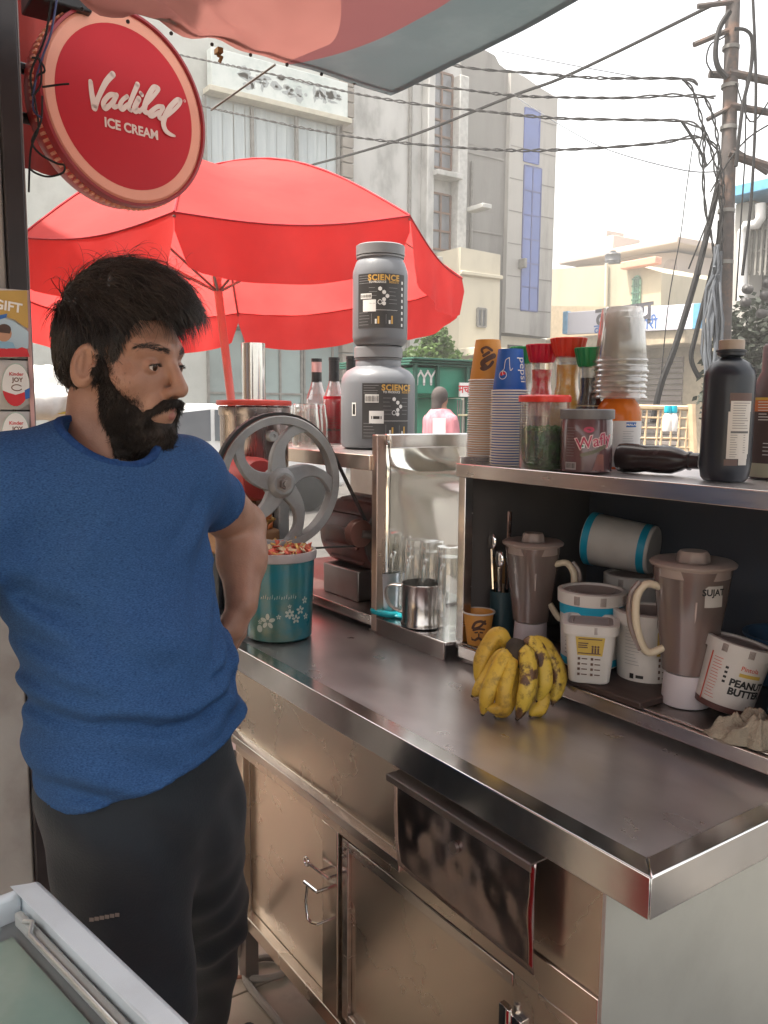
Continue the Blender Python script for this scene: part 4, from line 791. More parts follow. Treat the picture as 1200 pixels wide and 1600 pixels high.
GRM = mat('pale_machine_enamel', (.50, .46, .41), (.42, .385, .34), rough=.4, ns=5, dirt=(.2, .16, .13), ds=5)
part(CMK, 'plinth', (-.15, -.07, 0), (.10, .12, .12), GRM, .008); part(CMK, 'body', (-.12, -.06, .121), (.08, .10, .30), mat('ruddy_machine', (.30, .22, .20), (.24, .18, .16), rough=.35, metal=.6, ns=6), .012); part(CMK, 'switch_box', (.0805, -.05, .14), (.10, .02, .22), BLACKP, .004); part(CMK, 'side_cover', (.101, -.05, 0), (.118, .09, .11), mat('blue_grey_cover', (.33, .38, .46), (.28, .33, .4), rough=.4), .006)
# ---------------------------------------------------------------- chest freezer corner (near left)
FZ = thing('chest_freezer', 'white chest freezer with sliding glass top, corner at lower left', 'freezer', tuple(az(60, 1372, .85)*[1, 1, 0]), rz=0)
fa = az(60, 1372, .85); fb2 = az(300, 1597, .85); d = fb2-fa; FZ.rotation_euler = (0, 0, atan2(d[1], d[0]))
FW = mat('freezer_enamel', (.62, .68, .72), (.56, .62, .66), rough=.35, ns=4, dirt=(.35, .36, .36), ds=4, da=.35)
FD = mat('freezer_grey_trim', (.20, .22, .225), (.15, .165, .17), rough=.45, ns=5)
MB().box((0, -.58, .05), (1.15, -.004, .80)).build('body', FW, FZ, bevel=.03, seg=3)
MB().box((.012, -.0035, .08), (.62, .002, .77)).build('red_side_panel', mat('red_freezer_print', (.60, .012, .02), (.52, .01, .018), rough=.3), FZ, bevel=.001)
m = MB(); W_ = .026
m.box((0, -W_, .80), (1.15, 0, .85)).box((0, -.60, .80), (1.15, -.60+W_, .85)).box((0, -.60+W_, .80), (W_-.012, -W_, .85)).box((1.15-W_, -.60+W_, .80), (1.15, -W_, .85)); m.build('lid_frame', FW, FZ, bevel=.010, seg=3)
MB().box((W_-.0115, -.60+W_+.001, .79), (1.15-W_-.001, -W_-.001, .815)).build('inner_tray', FD, FZ)
MB().box((W_, -W_-.016, .816), (1.09, -W_-.006, .834)).build('track', mat('pale_track', (.42, .44, .43), rough=.4), FZ, bevel=.003)
MB().tube([(W_+.03, -W_-.016, .836), (W_+.045, -W_-.012, .841), (W_+.06, -W_-.021, .836), (1.08, -W_-.021, .836)], .0028, 8).build('edge_strip', mat('silver_strip', (.7, .7, .66), rough=.3, metal=.7), FZ)
MB().tube([(W_-.004, -.34, .834), (W_+.004, -.12, .834), (W_+.012, -.085, .838), (W_+.03, -.07, .836)], .005, 8).build('edge_strip', FD, FZ)
MB().box((W_+.03, -.56, .818), (1.10, -W_-.030, .823)).build('glass_lid', mat('green_glass_lid', (.13, .22, .19), (.22, .29, .25), rough=.10, ns=7, lo=.3, hi=.75, spec=.7, rv=.06, dirt=(.35, .4, .37), ds=9, da=.35), FZ)
for i in range(3): MB().tube([(W_+.07+.012*i, -.30+.01*i, .8245), (W_+.085+.012*i, -.30+.004*i, .8245)], .002, 5).build('lid_mark', INKK, FZ)
# ---------------------------------------------------------------- door pillar at left, sign, wires, awning
pl = ad(48, 450, 1.72); PXf = float(pl[0]); PYr = float(pl[1])
PI_ = thing('door_pillar', 'chipped grey white plaster pillar with a black steel door jamb', 'pillar', (PXf, PYr, 0))
MB().box((-.30, -2.75, .0), (-.012, -.042, 2.9)).build('plaster_face', mat('chipped_plaster', (.40, .385, .37), (.32, .305, .295), rough=.85, ns=4, bump=.25, bs=18, dirt=(.22, .18, .165), ds=4, da=.6), PI_, bevel=.006)  # wall runs on out of view, lengthened to block light from the left
MB().box((-.06, -.0415, .0), (.0, -.004, 2.9)).build('door_jamb', mat('black_jamb_paint', (.02, .016, .018), (.03, .024, .026), rough=.4), PI_, bevel=.003)
MB().box((-.05, -.0035, 0), (-.004, .0, 2.9)).build('jamb_edge', mat('jamb_edge_grey', (.22, .19, .19), rough=.5), PI_, bevel=.001)
SHB = thing('added_shade_stall', 'unseen single storey stall with flat concrete roof, added to shade the counter', 'building', (-1.5, -3.4, 0))  # out of view; added so its roof keeps the sun off the counter
TANW = mat('tan_inner_wall', (.42, .31, .19), (.36, .26, .16), rough=.85, ns=2)
MB().box((-2.6, 1.25, 2.95), (3.5, 2.93, 3.15)).build('roof_slab', CONC, SHB, bevel=.02); MB().box((-2.6, 1.26, 0), (-2.45, 2.0, 2.949)).build('side_wall', TANW, SHB, smooth=0)
BKW = thing('light_blocking_wall', 'long brown unseen wall added behind the viewpoint to cut low sky light', 'wall', (-2, -5.6, 0)); MB().box((-5, -.2, 0), (4.2, 0, 3.4)).build('wall_face', mat('brown_blocking_wall', (.22, .15, .10), (.17, .12, .08), rough=.9), BKW, smooth=0)  # unseen wall added to block low sky light from behind
# sign
sc_ = ad(200, 170, 1.85); SGN = thing('hanging_sign', 'round red illuminated ice cream sign with white script lettering', 'sign', tuple(sc_))
hx = Vector((-.246, .965, 0)).normalized(); nrm = Vector((.965, .246, 0)).normalized(); up = Vector((0, 0, 1))
tx = (hx*.998+up*.0).normalized(); M0 = frame((0, 0, 0), tx, nrm); SR = .205
REDS = mat('red_sign_film', (.50, .014, .024), (.46, .012, .022), rough=.45, ns=2, spec=.25)
SALM = mat('salmon_rim', (.78, .34, .24), (.72, .30, .21), rough=.4)
MB().lathe([(0, .0), (SR-.034, .0), (SR-.034, -.004)], 72, M=M0).build('face', REDS, SGN, smooth=20)
MB().lathe([(SR-.0345, -.0005), (SR-.012, .0015), (SR-.006, -.002)], 72, M=M0).build('face_border', SALM, SGN, smooth=20)
MB().lathe([(SR-.006, -.003), (SR-.004, .006), (SR+.002, .005), (SR+.003, -.002), (SR+.003, -.016), (SR-.001, -.02)], 72, M=M0).build('rim', mat('dark_red_rim', (.30, .02, .03), (.26, .02, .028), rough=.35), SGN)
rb = None
for k in range(96):
    a = 2*pi*k/96
    if rb is None: rb = MB().box((-.003, SR-.001, -.034), (.003, SR+.006, -.018), M=M0).build('rim_rib', SALM, SGN); o = rb
    else: o = rb.copy(); COL.objects.link(o)
    o.matrix_local = M0 @ Matrix.Rotation(a, 4, 'Z') @ M0.inverted()
MB().lathe([(SR-.003, -.02), (SR+.001, -.036), (SR-.002, -.07), (SR-.02, -.10), (0, -.104)], 72, M=M0).build('back_shell', mat('red_sign_shell', (.55, .05, .04), (.48, .04, .035), rough=.3), SGN)
def s2(px, py):          # photo point on the sign face -> sign plane coordinates
    d = Vector([float(c) for c in ray(px, py)]); c = Vector([float(q) for q in CAM]); o = Vector([float(q) for q in sc_]); t = (o-c).dot(nrm)/d.dot(nrm); p = c+d*t-o; return (p.dot(tx), p.dot(up))
zz = lambda pts: [s2(120+p[0]/6.667, 100+p[1]/6.667)+((p[2]/6.667*1.42/1000*1.1,) if len(p) > 2 else ()) for p in pts]
m = MB(); lay = .0012
for pts, w in ((((140, 185, 44), (152, 300, 52), (178, 440, 62), (180, 458, 60)), 50), (((180, 458, 62), (225, 340, 46), (300, 190, 54), (372, 108, 58)), 54),
               (((405, 330, 50), (340, 325, 46), (275, 400, 46), (290, 460, 56), (350, 420, 40), (412, 330, 40)), 46), (((412, 325, 44), (372, 420, 40), (385, 450, 44), (425, 440, 34)), 42),
               (((520, 340, 40), (470, 380, 40), (445, 440, 48), (470, 470, 50), (530, 420, 38)), 44), (((628, 215, 52), (575, 340, 46), (535, 450, 44), (560, 485, 40)), 46),
               (((640, 365, 56), (595, 460, 52), (605, 495, 50), (640, 480, 40)), 50), (((645, 500, 40), (720, 420, 34), (800, 330, 36), (845, 265, 40), (835, 248, 40)), 36), (((832, 246, 44), (790, 250, 50), (738, 340, 56), (702, 440, 58), (700, 495, 54), (745, 515, 44)), 42),
               (((890, 450, 46), (830, 450, 40), (750, 520, 46), (780, 545, 44), (850, 500, 34)), 42), (((895, 455, 42), (850, 540, 40), (860, 570, 40), (890, 560, 34)), 40),
               (((880, 575, 40), (970, 515, 34), (1055, 430, 38), (1075, 385, 42)), 36), (((1072, 382, 44), (1035, 378, 46), (965, 450, 52), (915, 540, 56), (895, 620, 58), (915, 690, 54), (960, 730, 42), (1012, 752, 22)), 44),
               (((655, 302, 34), (672, 325, 40)), 38)):
    v, f = stroke(zz(pts), w); lay += .00014; m.add([M0 @ Vector((p[0], p[1], lay)) for p in v], f)
m.build('script_lettering', mat('sign_lettering', (.72, .56, .50), (.70, .54, .48), rough=.45), SGN, smooth=0)
a, b = s2(160, 193), s2(249, 211); m = MB(); mid = ((a[0]+b[0])/2, (a[1]+b[1])/2)
flat_text(m, 'ICE CREAM', .0275, M0 @ Matrix.Translation((mid[0], mid[1], .0015)) @ Matrix.Rotation(atan2(b[1]-a[1], b[0]-a[0])*.4, 4, 'Z'), bold=.035); m.build('lettering', bpy.data.materials['sign_lettering'], SGN, smooth=0)
rq = s2(288, 158); v, f = stroke([(rq[0]+.0025*cos(t), rq[1]+.0025*sin(t)) for t in np.linspace(0, 6.2, 8)], .0012); MB().add([M0 @ Vector((p[0], p[1], .0014)) for p in v], f).build('registered_mark', bpy.data.materials['sign_lettering'], SGN, smooth=0)
MB().tube([(M0 @ Vector((0, .05, -.08))), (M0 @ Vector((-.20, .05, -.09))), (M0 @ Vector((-.27, .05, -.10)))], .012, 10).tube([(M0 @ Vector((0, -.05, -.08))), (M0 @ Vector((-.20, -.05, -.09))), (M0 @ Vector((-.27, -.05, -.10)))], .012, 10).build('bracket', BLACKP, SGN)
WB = mat('blue_wire', (.03, .04, .12), rough=.5)
for i, (pts, mm, lab) in enumerate((([(82, -10), (70, 60), (48, 115), (55, 160), (60, 200), (48, 235), (45, 300)], CABLE, 'black flex hanging down the jamb left of the round sign'), ([(90, -10), (80, 50), (66, 90), (55, 130), (52, 170), (66, 185)], WB, 'blue flex looping beside the round sign'),
                                  ([(50, 90), (62, 95), (64, 130), (50, 150), (58, 120), (70, 110), (60, 90)], CABLE, 'tangled black flex knot at the sign bracket'), ([(66, 136), (80, 134), (95, 132), (108, 131)], CABLE, 'short black flex end poking across the sign face'),
                                  ([(66, 150), (64, 190), (50, 220), (62, 240), (88, 255), (100, 258), (98, 270), (75, 276), (55, 270), (45, 262)], CABLE, 'black flex loop hanging below the sign bracket'))):
    P = [Vector([float(c) for c in p]) for p in (ad(x, y, 1.66) for x, y in [(a, b) for a, b in pts])]
    Q = []
    for k in range(len(P)-1):
        p0, p1, p2, p3 = P[max(k-1, 0)], P[k], P[k+1], P[min(k+2, len(P)-1)]
        for s_ in range(5): t = s_/5; Q.append(.5*((2*p1)+(p2-p0)*t+(2*p0-5*p1+4*p2-p3)*t*t+(3*p1-p0-3*p2+p3)*t**3))
    tag(MB().tube(Q+[P[-1]], .0022, 6).build('flex_wire', mm), lab, 'wire')
# awning: printed flex sheet on a frame; red field with a grey border band
AW = thing('awning', 'red printed flex awning with broad grey border band overhead', 'awning', (0, 0, 2.2))
bd = [az(x, y, 2.2) for x, y in ((420, 108), (458, 97), (520, 75), (610, 48), (655, 25), (690, 0))]
AWR = mat('awning_red_flex', (.36, .155, .135), (.30, .125, .11), rough=.65, ns=3, trl=.30, bump=.12, bs=9, rv=0); AWP = mat('awning_rose_flex', (.22, .085, .09), (.19, .075, .08), rough=.65, ns=2, trl=.24, bump=.05, bs=6, rv=0); AWG = mat('awning_grey_flex', (.115, .15, .165), (.10, .135, .148), rough=.6, ns=3, trl=.20, rv=0, dirt=(.2, .24, .25), ds=4, da=.4)
XA0, XA1, YA0, YA1 = -1.152, 1.75, -1.6, .425
NX = 150; vs = []; fs = []; mi = []; rows = [(0, k/10) for k in range(10)]+[(1, k/14) for k in range(14)]+[(2, k/70) for k in range(71)]
for sg_, k in rows:
    for i in range(NX+1):
        u = i/NX; x = XA0+(XA1-XA0)*u**1.5; t = x+1.152; y1 = YA1+.022*u; yb = .150+.092*(1-math.exp(-6*t))-.10*max(0, t-.42); yr = yb-.012-.05*(1-math.exp(-9*t))-.9*max(0, t-.16)**1.3; yr = max(yr, -1.2)
        y = (y1+(yb-y1)*k, yb+(yr-yb)*k, yr+(YA0-yr)*k**1.6)[sg_]; w = (YA1-y)/(YA1-YA0)
        z = .012*sin(3*x+2*y)-.02*sin(pi*u)*sin(pi*w); q = max(0, min(1, (.12-y)/.2))*max(0, 1-(x+1.15)/.55)
        z += q*(.020*mnoise.noise(Vector((x*9, y*16+x*8, 1)))+.012*sin(55*(y*.8+x*.45)+4*mnoise.noise(Vector((x*6, y*6, 5)))))+.004*mnoise.noise(Vector((x*5, y*7, 3))); vs.append((x, y, z))
for j in range(len(rows)-1):
    for i in range(NX): fs.append((j*(NX+1)+i, (j+1)*(NX+1)+i, (j+1)*(NX+1)+i+1, j*(NX+1)+i+1)); mi.append(2-rows[j][0])
ao = meshobj('flex_sheet', vs, fs, [AWR, AWP, AWG], AW); ao.data.polygons.foreach_set('material_index', mi)
MB().tube([(XA0+.02, YA0, .02), (XA0+.02, YA1-.02, .02), (XA1, YA1+.02, .02)], .012, 8).build('frame_tube', STEELD, AW)
for i in range(9):
    y = YA1-.02-.055*i*1.6; MB().ell((XA0+.006, y, -.004+.0), (.004, .004, .004), 8, 6).build('rivet', BLACKP, AW)
for i in range(10): x = XA0+.05+.12*i; MB().ell((x, YA1-.012+.022*(x+1.15)/2.9, -.006), (.004, .004, .004), 8, 6).build('rivet', BLACKP, AW)
hk = az(341, 75, 2.2); MB().tube([(hk[0], hk[1], .0), (hk[0]-.004, hk[1]+.002, -.014), (hk[0]+.008, hk[1]+.004, -.02), (hk[0]+.004, hk[1], -.03)], .004, 6).box((hk[0]-.008, hk[1]-.006, -.012), (hk[0]+.012, hk[1]+.006, -.002)).build('hook', mat('rusty_hook', (.2, .11, .04), rough=.7), AW)
st0 = az(430, 101, 2.2); st1 = ad(330, 172, 2.02); tag(MB().tube([tuple(st0), tuple(st1)], .0024, 8).build('brace_rod', FRAMEG), 'thin steel brace rod from awning edge down to the round sign', 'rod')
cl = thing('hanging_cloth', 'dull red cloth strip hanging behind the round sign', 'cloth', (-1.60, -.50, 2.42)); NX, NZ = 24, 10
vs = [(.015*sin(i*.9+j*.2), (.34*i/NX), -.42*j/NZ-.06*i/NX*j/NZ*0) for j in range(NZ+1) for i in range(NX+1)]
fs = [(j*(NX+1)+i, j*(NX+1)+i+1, (j+1)*(NX+1)+i+1, (j+1)*(NX+1)+i) for j in range(NZ) for i in range(NX)]
meshobj('drape', vs, fs, mat('dull_red_cloth', (.34, .06, .05), (.26, .05, .045), rough=.8, ns=6, trl=.25, rv=0), cl)
bx = thing('junction_box', 'black box under the awning above the round sign', 'box', tuple(ad(88, 5, 1.75))); MB().box((-.05, -.06, -.022), (.05, .06, .05)).build('box_body', BLACKP, bx, bevel=.004); MB().box((-.052, -.05, .0), (.052, .05, .03)).build('cover_band', DARKRUB, bx, bevel=.002)
# snack packet strip on the pillar
KX = PXf+.006
def kp(px, py): p = ax(px, py, KX); return float(p[1]-PYr), float(p[2])
KS = thing('packet_strip', 'hanging strip of printed snack packets with egg pictures on the pillar', 'packet strip', (KX, PYr, 0))
PAPW = mat('glossy_white_wrap', (.56, .53, .50), (.50, .47, .45), rough=.3, ns=6); PAPG = mat('ochre_print', (.50, .31, .07), rough=.35, rv=0); PAPB = mat('pale_blue_print', (.42, .55, .64), rough=.35, rv=0); PINKE = mat('clear_pink_edge', (.62, .36, .34), rough=.3)
def pk(name, ya, yb, za, zb, mats_, th=.012):
    m = MB(); n, k = 10, 8; v = []; f = []
    for s_ in (0, 1):
        for j in range(k+1):
            for i in range(n+1):
                u, w = i/n, j/k; b = th*(1-(2*u-1)**4)*(1-(2*w-1)**6)*(1 if s_ == 0 else -.2); v.append((b+.001+.0015*sin(7*w+5*u), ya+(yb-ya)*u, za+(zb-za)*w))
    q = (n+1)*(k+1)
    for j in range(k):
        for i in range(n): a = j*(n+1)+i; f += [(a, a+1, a+n+2, a+n+1), (q+a, q+a+n+1, q+a+n+2, q+a+1)]
    m.add(v, f); return m.build(name, mats_, KS, smooth=60)
yl_, yr_ = kp(0, 600)[0]-.16, kp(45, 600)[0]; zt_, z1, z2, z3 = kp(20, 452)[1], kp(20, 560)[1], kp(20, 640)[1], kp(20, 740)[1]
h1 = pk('header_packet', yl_, yr_, z1, zt_, PAPW); e1 = pk('egg_packet', yl_, yr_, z2, z1-.004, PAPW); e2 = pk('egg_packet', yl_, yr_, z3, z2-.004, PAPW)
Y_ = lambda px, py, o=.0145: (o, kp(px, py)[0], kp(px, py)[1])
MB().add([Y_(-60, 455), Y_(40, 455), Y_(42, 514), Y_(36, 512), Y_(20, 500), Y_(0, 494), Y_(-60, 494)], [tuple(range(7))]).build('ochre_band', PAPG, h1, smooth=0)
MB().add([Y_(-60, 499, .0146), Y_(0, 497, .0146), Y_(20, 503, .0146), Y_(36, 515, .0146), Y_(42, 519, .0146), Y_(42, 545, .0146), Y_(-60, 545, .0146)], [tuple(range(7))]).build('blue_field', PAPB, h1, smooth=0)
MB().add([Y_(-60, 546, .0148)]+[Y_(x, 546-(3 if k % 2 else 0), .0148) for k, x in enumerate(range(-40, 48, 8))]+[Y_(44, 558, .0148), Y_(-60, 559, .0148)], [tuple(range(14))]).build('red_band', INKR, h1, smooth=0)
m = MB(); flat_text(m, 'GIFT', .026, frame(Y_(10, 480, .0152), (0, 1, -.12), (1, 0, 0)), bold=.03); m.build('lettering', INKW, h1, smooth=0)
m = MB(); m.add([Y_(4+12*cos(a), 522+14*sin(a)*.9, .0152) for a in np.linspace(0, 2*pi, 14, endpoint=False)], [tuple(range(14))], 0); m.add([Y_(4+11*cos(a), 516+9*sin(a), .0154) for a in np.linspace(pi, 2*pi, 9)]+[Y_(13, 522, .0154), Y_(-6, 520, .0154)], [tuple(range(11))], 1)
m.add([Y_(-12, 545, .0151), Y_(22, 545, .0151), Y_(18, 536, .0151), Y_(4, 533, .0151), Y_(-8, 536, .0151)], [tuple(range(5))], 2); m.build('portrait_print', [mat('skin_print', (.5, .27, .17), rough=.4, rv=0), mat('hair_print', (.07, .04, .03), rough=.4, rv=0), mat('shirt_print', (.25, .45, .6), rough=.4, rv=0)], h1, smooth=0)
m = MB(); m.add([Y_(-20, 505, .0153), Y_(8, 497, .0153), Y_(9, 491, .0153), Y_(-20, 497, .0153)], [(0, 1, 2, 3)]); m.build('blue_tag', INKB, h1, smooth=0)
for e_, cyp, cx in ((e1, 602, 22), (e2, 678, 22)):
    E0 = lambda r, a, o: Y_(cx+21*r*cos(a), cyp+33*r*sin(a), o)
    MB().add([E0(1.04, a, .0146) for a in np.linspace(0, 2*pi, 24, endpoint=False)], [tuple(range(24))]).build('egg_outline', mat('egg_outline_green', (.35, .5, .42), rough=.4, rv=0), e_, smooth=0)  # printed green outline round the egg
    MB().add([E0(1, a, .0148) for a in np.linspace(0, 2*pi, 24, endpoint=False)], [tuple(range(24))]).build('egg_print', INKW, e_, smooth=0)
    MB().add([E0(1, a, .0150) for a in np.linspace(.25, pi-.25, 12)]+[Y_(cx-10, cyp+12, .015), Y_(cx, cyp+15, .015), Y_(cx+10, cyp+12, .015)], [tuple(range(15))]).build('egg_red_base', INKR, e_, smooth=0)
    m = MB(); flat_text(m, 'Kinder', .010, frame(Y_(cx+1, cyp-17, .0152), (0, 1, 0), (1, 0, 0)), 0, bold=.02); flat_text(m, 'JOY', .012, frame(Y_(cx+3, cyp-8, .0152), (0, 1, 0), (1, 0, 0)), 1, bold=.03)
    v, f = stroke([(.009*cos(a)*1.1, .006*sin(a)) for a in np.linspace(.6, 5.8, 10)], .002); Mx = frame(Y_(cx+2, cyp+4, .0152), (0, 1, 0), (1, 0, 0)); m.add([Mx @ Vector(p) for p in v], f, 1); m.build('lettering', [INKR, mat('brown_print', (.16, .07, .04), rough=.5, rv=0)], e_, smooth=0)
    MB().add([Y_(cx+14, cyp+8, .0151), Y_(cx+22, cyp+4, .0151), Y_(cx+22, cyp+20, .0151), Y_(cx+15, cyp+22, .0151)], [(0, 1, 2, 3)]).build('blue_spot', INKB, e_, smooth=0)
MB().box((.0, yr_, z3), (.004, yr_+.008, zt_)).build('clear_edge', PINKE, KS)
# floor things: hose and cord, slipper
hs = [az(x, y, z) for x, y, z in ((357, 1405, .30), (362, 1440, .2), (374, 1490, .08), (380, 1515, .035), (392, 1528, .03), (420, 1528, .03), (446, 1518, .03), (440, 1500, .03), (410, 1496, .03), (388, 1508, .03), (384, 1530, .03), (400, 1555, .03), (430, 1590, .03), (450, 1620, .03))]
def smooth_path(P, n=6):
    P = [Vector([float(c) for c in p]) for p in P]; Q = []
    for k in range(len(P)-1):
        p0, p1, p2, p3 = P[max(k-1, 0)], P[k], P[k+1], P[min(k+2, len(P)-1)]
        for s_ in range(n): t = s_/n; Q.append(.5*((2*p1)+(p2-p0)*t+(2*p0-5*p1+4*p2-p3)*t*t+(3*p1-p0-3*p2+p3)*t**3))
    return Q+[P[-1]]
tag(MB().tube(smooth_path(hs), .009, 8).build('drain_hose', mat('grey_hose', (.30, .26, .22), rough=.5, ns=8)), 'grey plastic drain hose curling on the floor by the counter', 'hose')
tag(MB().tube(smooth_path([az(x, y, .026) for x, y in ((300, 1545), (330, 1536), (352, 1529), (382, 1526))]), .005, 6).build('floor_cord', mat('orange_cord', (.30, .13, .08), rough=.6)), 'thin orange cord on the floor tiles', 'cord')
# umbrella on the street
UM = thing('street_umbrella', 'big red cloth street umbrella with scalloped valance over the pavement', 'umbrella', tuple(ad(362, 640, 3.6)*[1, 1, 0])); u0 = np.array(UM.location)
UC = mat('red_umbrella_cloth', (.70, .080, .076), (.60, .060, .060), rough=.7, ns=4, trl=.60, bump=.35, bs=11, rv=0)
apex = ad(318, 262, 3.6)
rim = [ad(272, 332, 2.5), ad(640, 338, 2.85), ad(722, 436, 3.62), ad(592, 474, 4.4), ad(372, 490, 4.65), ad(150, 488, 4.4), ad(10, 455, 3.6), ad(30, 372, 2.8)]
NP = 8; vs = []; fs = []; NR, NA = 12, 10
for k in range(NP):
    a, b = rim[k], rim[(k+1) % NP]; off = len(vs)
    for i in range(NR+1):
        r = i/NR
        for j in range(NA+1):
            s_ = j/NA; e_ = a+(b-a)*s_; p = apex+(e_-apex)*r; p = p.copy()
            p[2] += .10*sin(pi*r)*(1-.25*sin(pi*s_)) - .035*sin(pi*s_)*r + .006*mnoise.noise(Vector((p[0]*7, p[1]*7, k)))
            vs.append(p-u0)
    for i in range(NR):
        for j in range(NA): q = off+i*(NA+1)+j; fs.append((q, q+NA+1, q+NA+2, q+1))
    # valance
    off = len(vs); ctr = np.mean(rim, axis=0)
    for i in range(6):
        for j in range(NA*2+1):
            s_ = j/(NA*2); e_ = (a+(b-a)*s_).copy(); e_[2] -= .035*sin(pi*s_); d_ = (.15+.035*abs(sin(pi*s_))**.5 if True else 0)*(min(1, 12*min(s_, 1-s_)+.35)); out = (e_-ctr); out[2] = 0; out /= np.linalg.norm(out)
            e_[2] -= d_*i/5; e_ += out*(.012*i/5*sin(s_*19+k)); vs.append(e_-u0)
    for i in range(5):
        for j in range(NA*2): q = off+i*(NA*2+1)+j; fs.append((q, q+NA*2+1, q+NA*2+2, q+1))
meshobj('canopy', vs, fs, UC, UM)
SEAM = mat('dark_red_seam', (.40, .02, .03), (.34, .018, .026), rough=.8)
for k in range(NP):
    a, b = rim[k], rim[(k+1) % NP]; MB().tube([tuple(apex+(a-apex)*r+np.array([0, 0, .10*sin(pi*r)+.003])-u0) for r in np.linspace(.02, 1, 12)], .004, 5).build('rib_seam', SEAM, UM)
    pts = []
    for s_ in np.linspace(0, 1, 21): e_ = a+(b-a)*s_; e_ = e_.copy(); e_[2] -= .035*sin(pi*s_)-.002; pts.append(tuple(e_-u0))
    MB().tube(pts, .0035, 5).build('rim_seam', SEAM, UM)
pb_ = ad(363, 640, 3.62); ptop = apex; bot = pb_+(pb_-ptop)*(pb_[2]-.05)/(ptop[2]-pb_[2])
MB().tube([tuple(bot-u0), tuple(ptop-u0)], .018, 12).build('pole', mat('pink_pole', (.55, .25, .22), (.5, .22, .2), rough=.4), UM)
hubp = ptop+(bot-ptop)*.22
for k in range(NP): p = rim[k]; MB().tube([tuple(ptop+(p-ptop)*.55-u0+np.array([0, 0, .02])), tuple(hubp-u0)], .006, 6).build('strut', STEELD, UM)
for k in range(NP): MB().tube([tuple(ptop-u0+np.array([0, 0, -.01]))]+[tuple(ptop+(rim[k]-ptop)*r+np.array([0, 0, .10*sin(pi*r)-.012])-u0) for r in (.25, .5, .75, 1)], .005, 6).build('rib', STEELD, UM)
MB().lathe([(0, 0), (.22, 0), (.24, .04), (.10, .09), (.04, .2), (0, .2)], 24, c=(float(bot[0]-u0[0]), float(bot[1]-u0[1]))).build('base', CONC, UM)
# ================================================================ things on the counter and shelves
ZS, ZB, ZC = 1.3268, .9348, .8988          # top shelf, bottom shelf, counter top
def spot(px, py, z): p = az(px, py, z); return float(p[0]), float(p[1])
def put(name, label, cat, px, py, z, dz=.0004, group=None, rot=None):
    x, y = spot(px, py, z); return thing(name, label, cat, (x, y, z+dz), group=group, rot=rot), cang(x, y)
def print_lines(mb, r, ang, xs, z0, z1, n, h=.0012, mi=0, r2=None, hh=None, jit=.35):
    for k in range(n):
        z = z0+(z1-z0)*k/max(1, n-1); x1 = xs[1]-(xs[1]-xs[0])*random.uniform(0, jit); patch(mb, xs[0], x1, -h/2, h/2, r, ang, z, mi, 4, r2, hh)
def barcode(mb, r, ang, x0, x1, z0, z1, mi=0):
    x = x0
    while x < x1: w = random.choice((.0006, .001, .0015)); patch(mb, x, min(x+w, x1), z0, z1, r, ang, 0, mi, 1); x += w+random.choice((.0006, .001))
# --- paper cups
CW = mat('paper_cup_white', (.66, .62, .57), (.6, .56, .52), rough=.55); CO = mat('orange_cup_print', (.62, .27, .05), (.55, .24, .045), rough=.5, ns=5); CB = mat('blue_cup_print', (.015, .10, .42), (.012, .085, .37), rough=.45, ns=5); CBR = mat('brown_cup_print', (.10, .045, .03), rough=.5, rv=0)
def cup_prof(rb, rt, h): return [(0, .004), (rb-.001, .004), (rb, 0), (rb+.0005, 0), (rt, h-.003), (rt+.0022, h-.003), (rt+.003, h-.001), (rt+.002, h), (rt-.001, h), (rb-.0012, .006), (0, .006)]
def make_cup(name, label, loc, rb, rt, h, body, group=None, inv=False):
    t = thing(name, label, 'paper cup', loc, group=group, rot=(pi, 0, 0) if inv else None)
    MB().lathe([(0, .005), (rb, .005), (rt-.0006, h-.003), (rt-.0012, h-.002), (rb-.0012, .008), (0, .008)], 36).build('sleeve', body, t)
    MB().lathe([(rt-.001, h-.003), (rt+.002, h-.0035), (rt+.003, h-.0015), (rt+.002, h), (rt-.0012, h-.0008)], 36).build('rolled_rim', CW, t)
    return t
def stack(px, py, n, dz, rb, rt, h, body, lab_top, lab, group, lean=(0, 0)):
    x, y = spot(px, py, ZS); first = None
    for k in range(n):
        loc = (x+random.uniform(-.0006, .0006)+lean[0]*k/n, y+random.uniform(-.0006, .0006)+lean[1]*k/n, ZS+h+k*dz+.0004)
        if first is None: first = make_cup('paper_cup', lab, loc, rb, rt, h, body, group, True); o = first
        elif k < n-1: o = copy_tree(first); o.location = loc
        else: o = make_cup('paper_cup', lab_top, loc, rb, rt, h, body, group, True)
        o.rotation_euler = (pi, 0, random.uniform(0, .3))
        if k < n-1: o['label'] = lab % nth(k+1)
    o.rotation_euler = (pi, 0, 0)
    return o, -cang(x, y)
o, a = stack(757, 722, 36, .0052, .0275, .0395, .096, CO, 'orange paper cup with brown print topping the left stack of cups', 'orange paper cup, %s from the bottom of the tall left stack', 'nested orange paper cups', (.002, .001))
m = MB(); rr = lambda z: .0235+.010*z/.085+.0006
def up_st(mb, pts, w, ang, z, mi=0, rb=.0282, rt=.0402, h=.096):
    v, f = stroke(pts, w); on_cyl(mb, v, f, rb, ang, z, mi, rt, h)
for pts, w in ((((-.008, .026), (.002, .020), (.012, .024), (.010, .030)), .005), (((-.012, .036), (.0, .042), (.010, .050), (.004, .058)), .010), (((-.010, .048), (-.004, .056), (.006, .062), (.012, .06)), .006), (((-.002, .030), (.008, .036)), .006)):
    up_st(m, [(x*1.15, y*1.15) for x, y in pts], w*1.15, a, .0, 0)
m.build('dark_emblem', CBR, o, smooth=0)
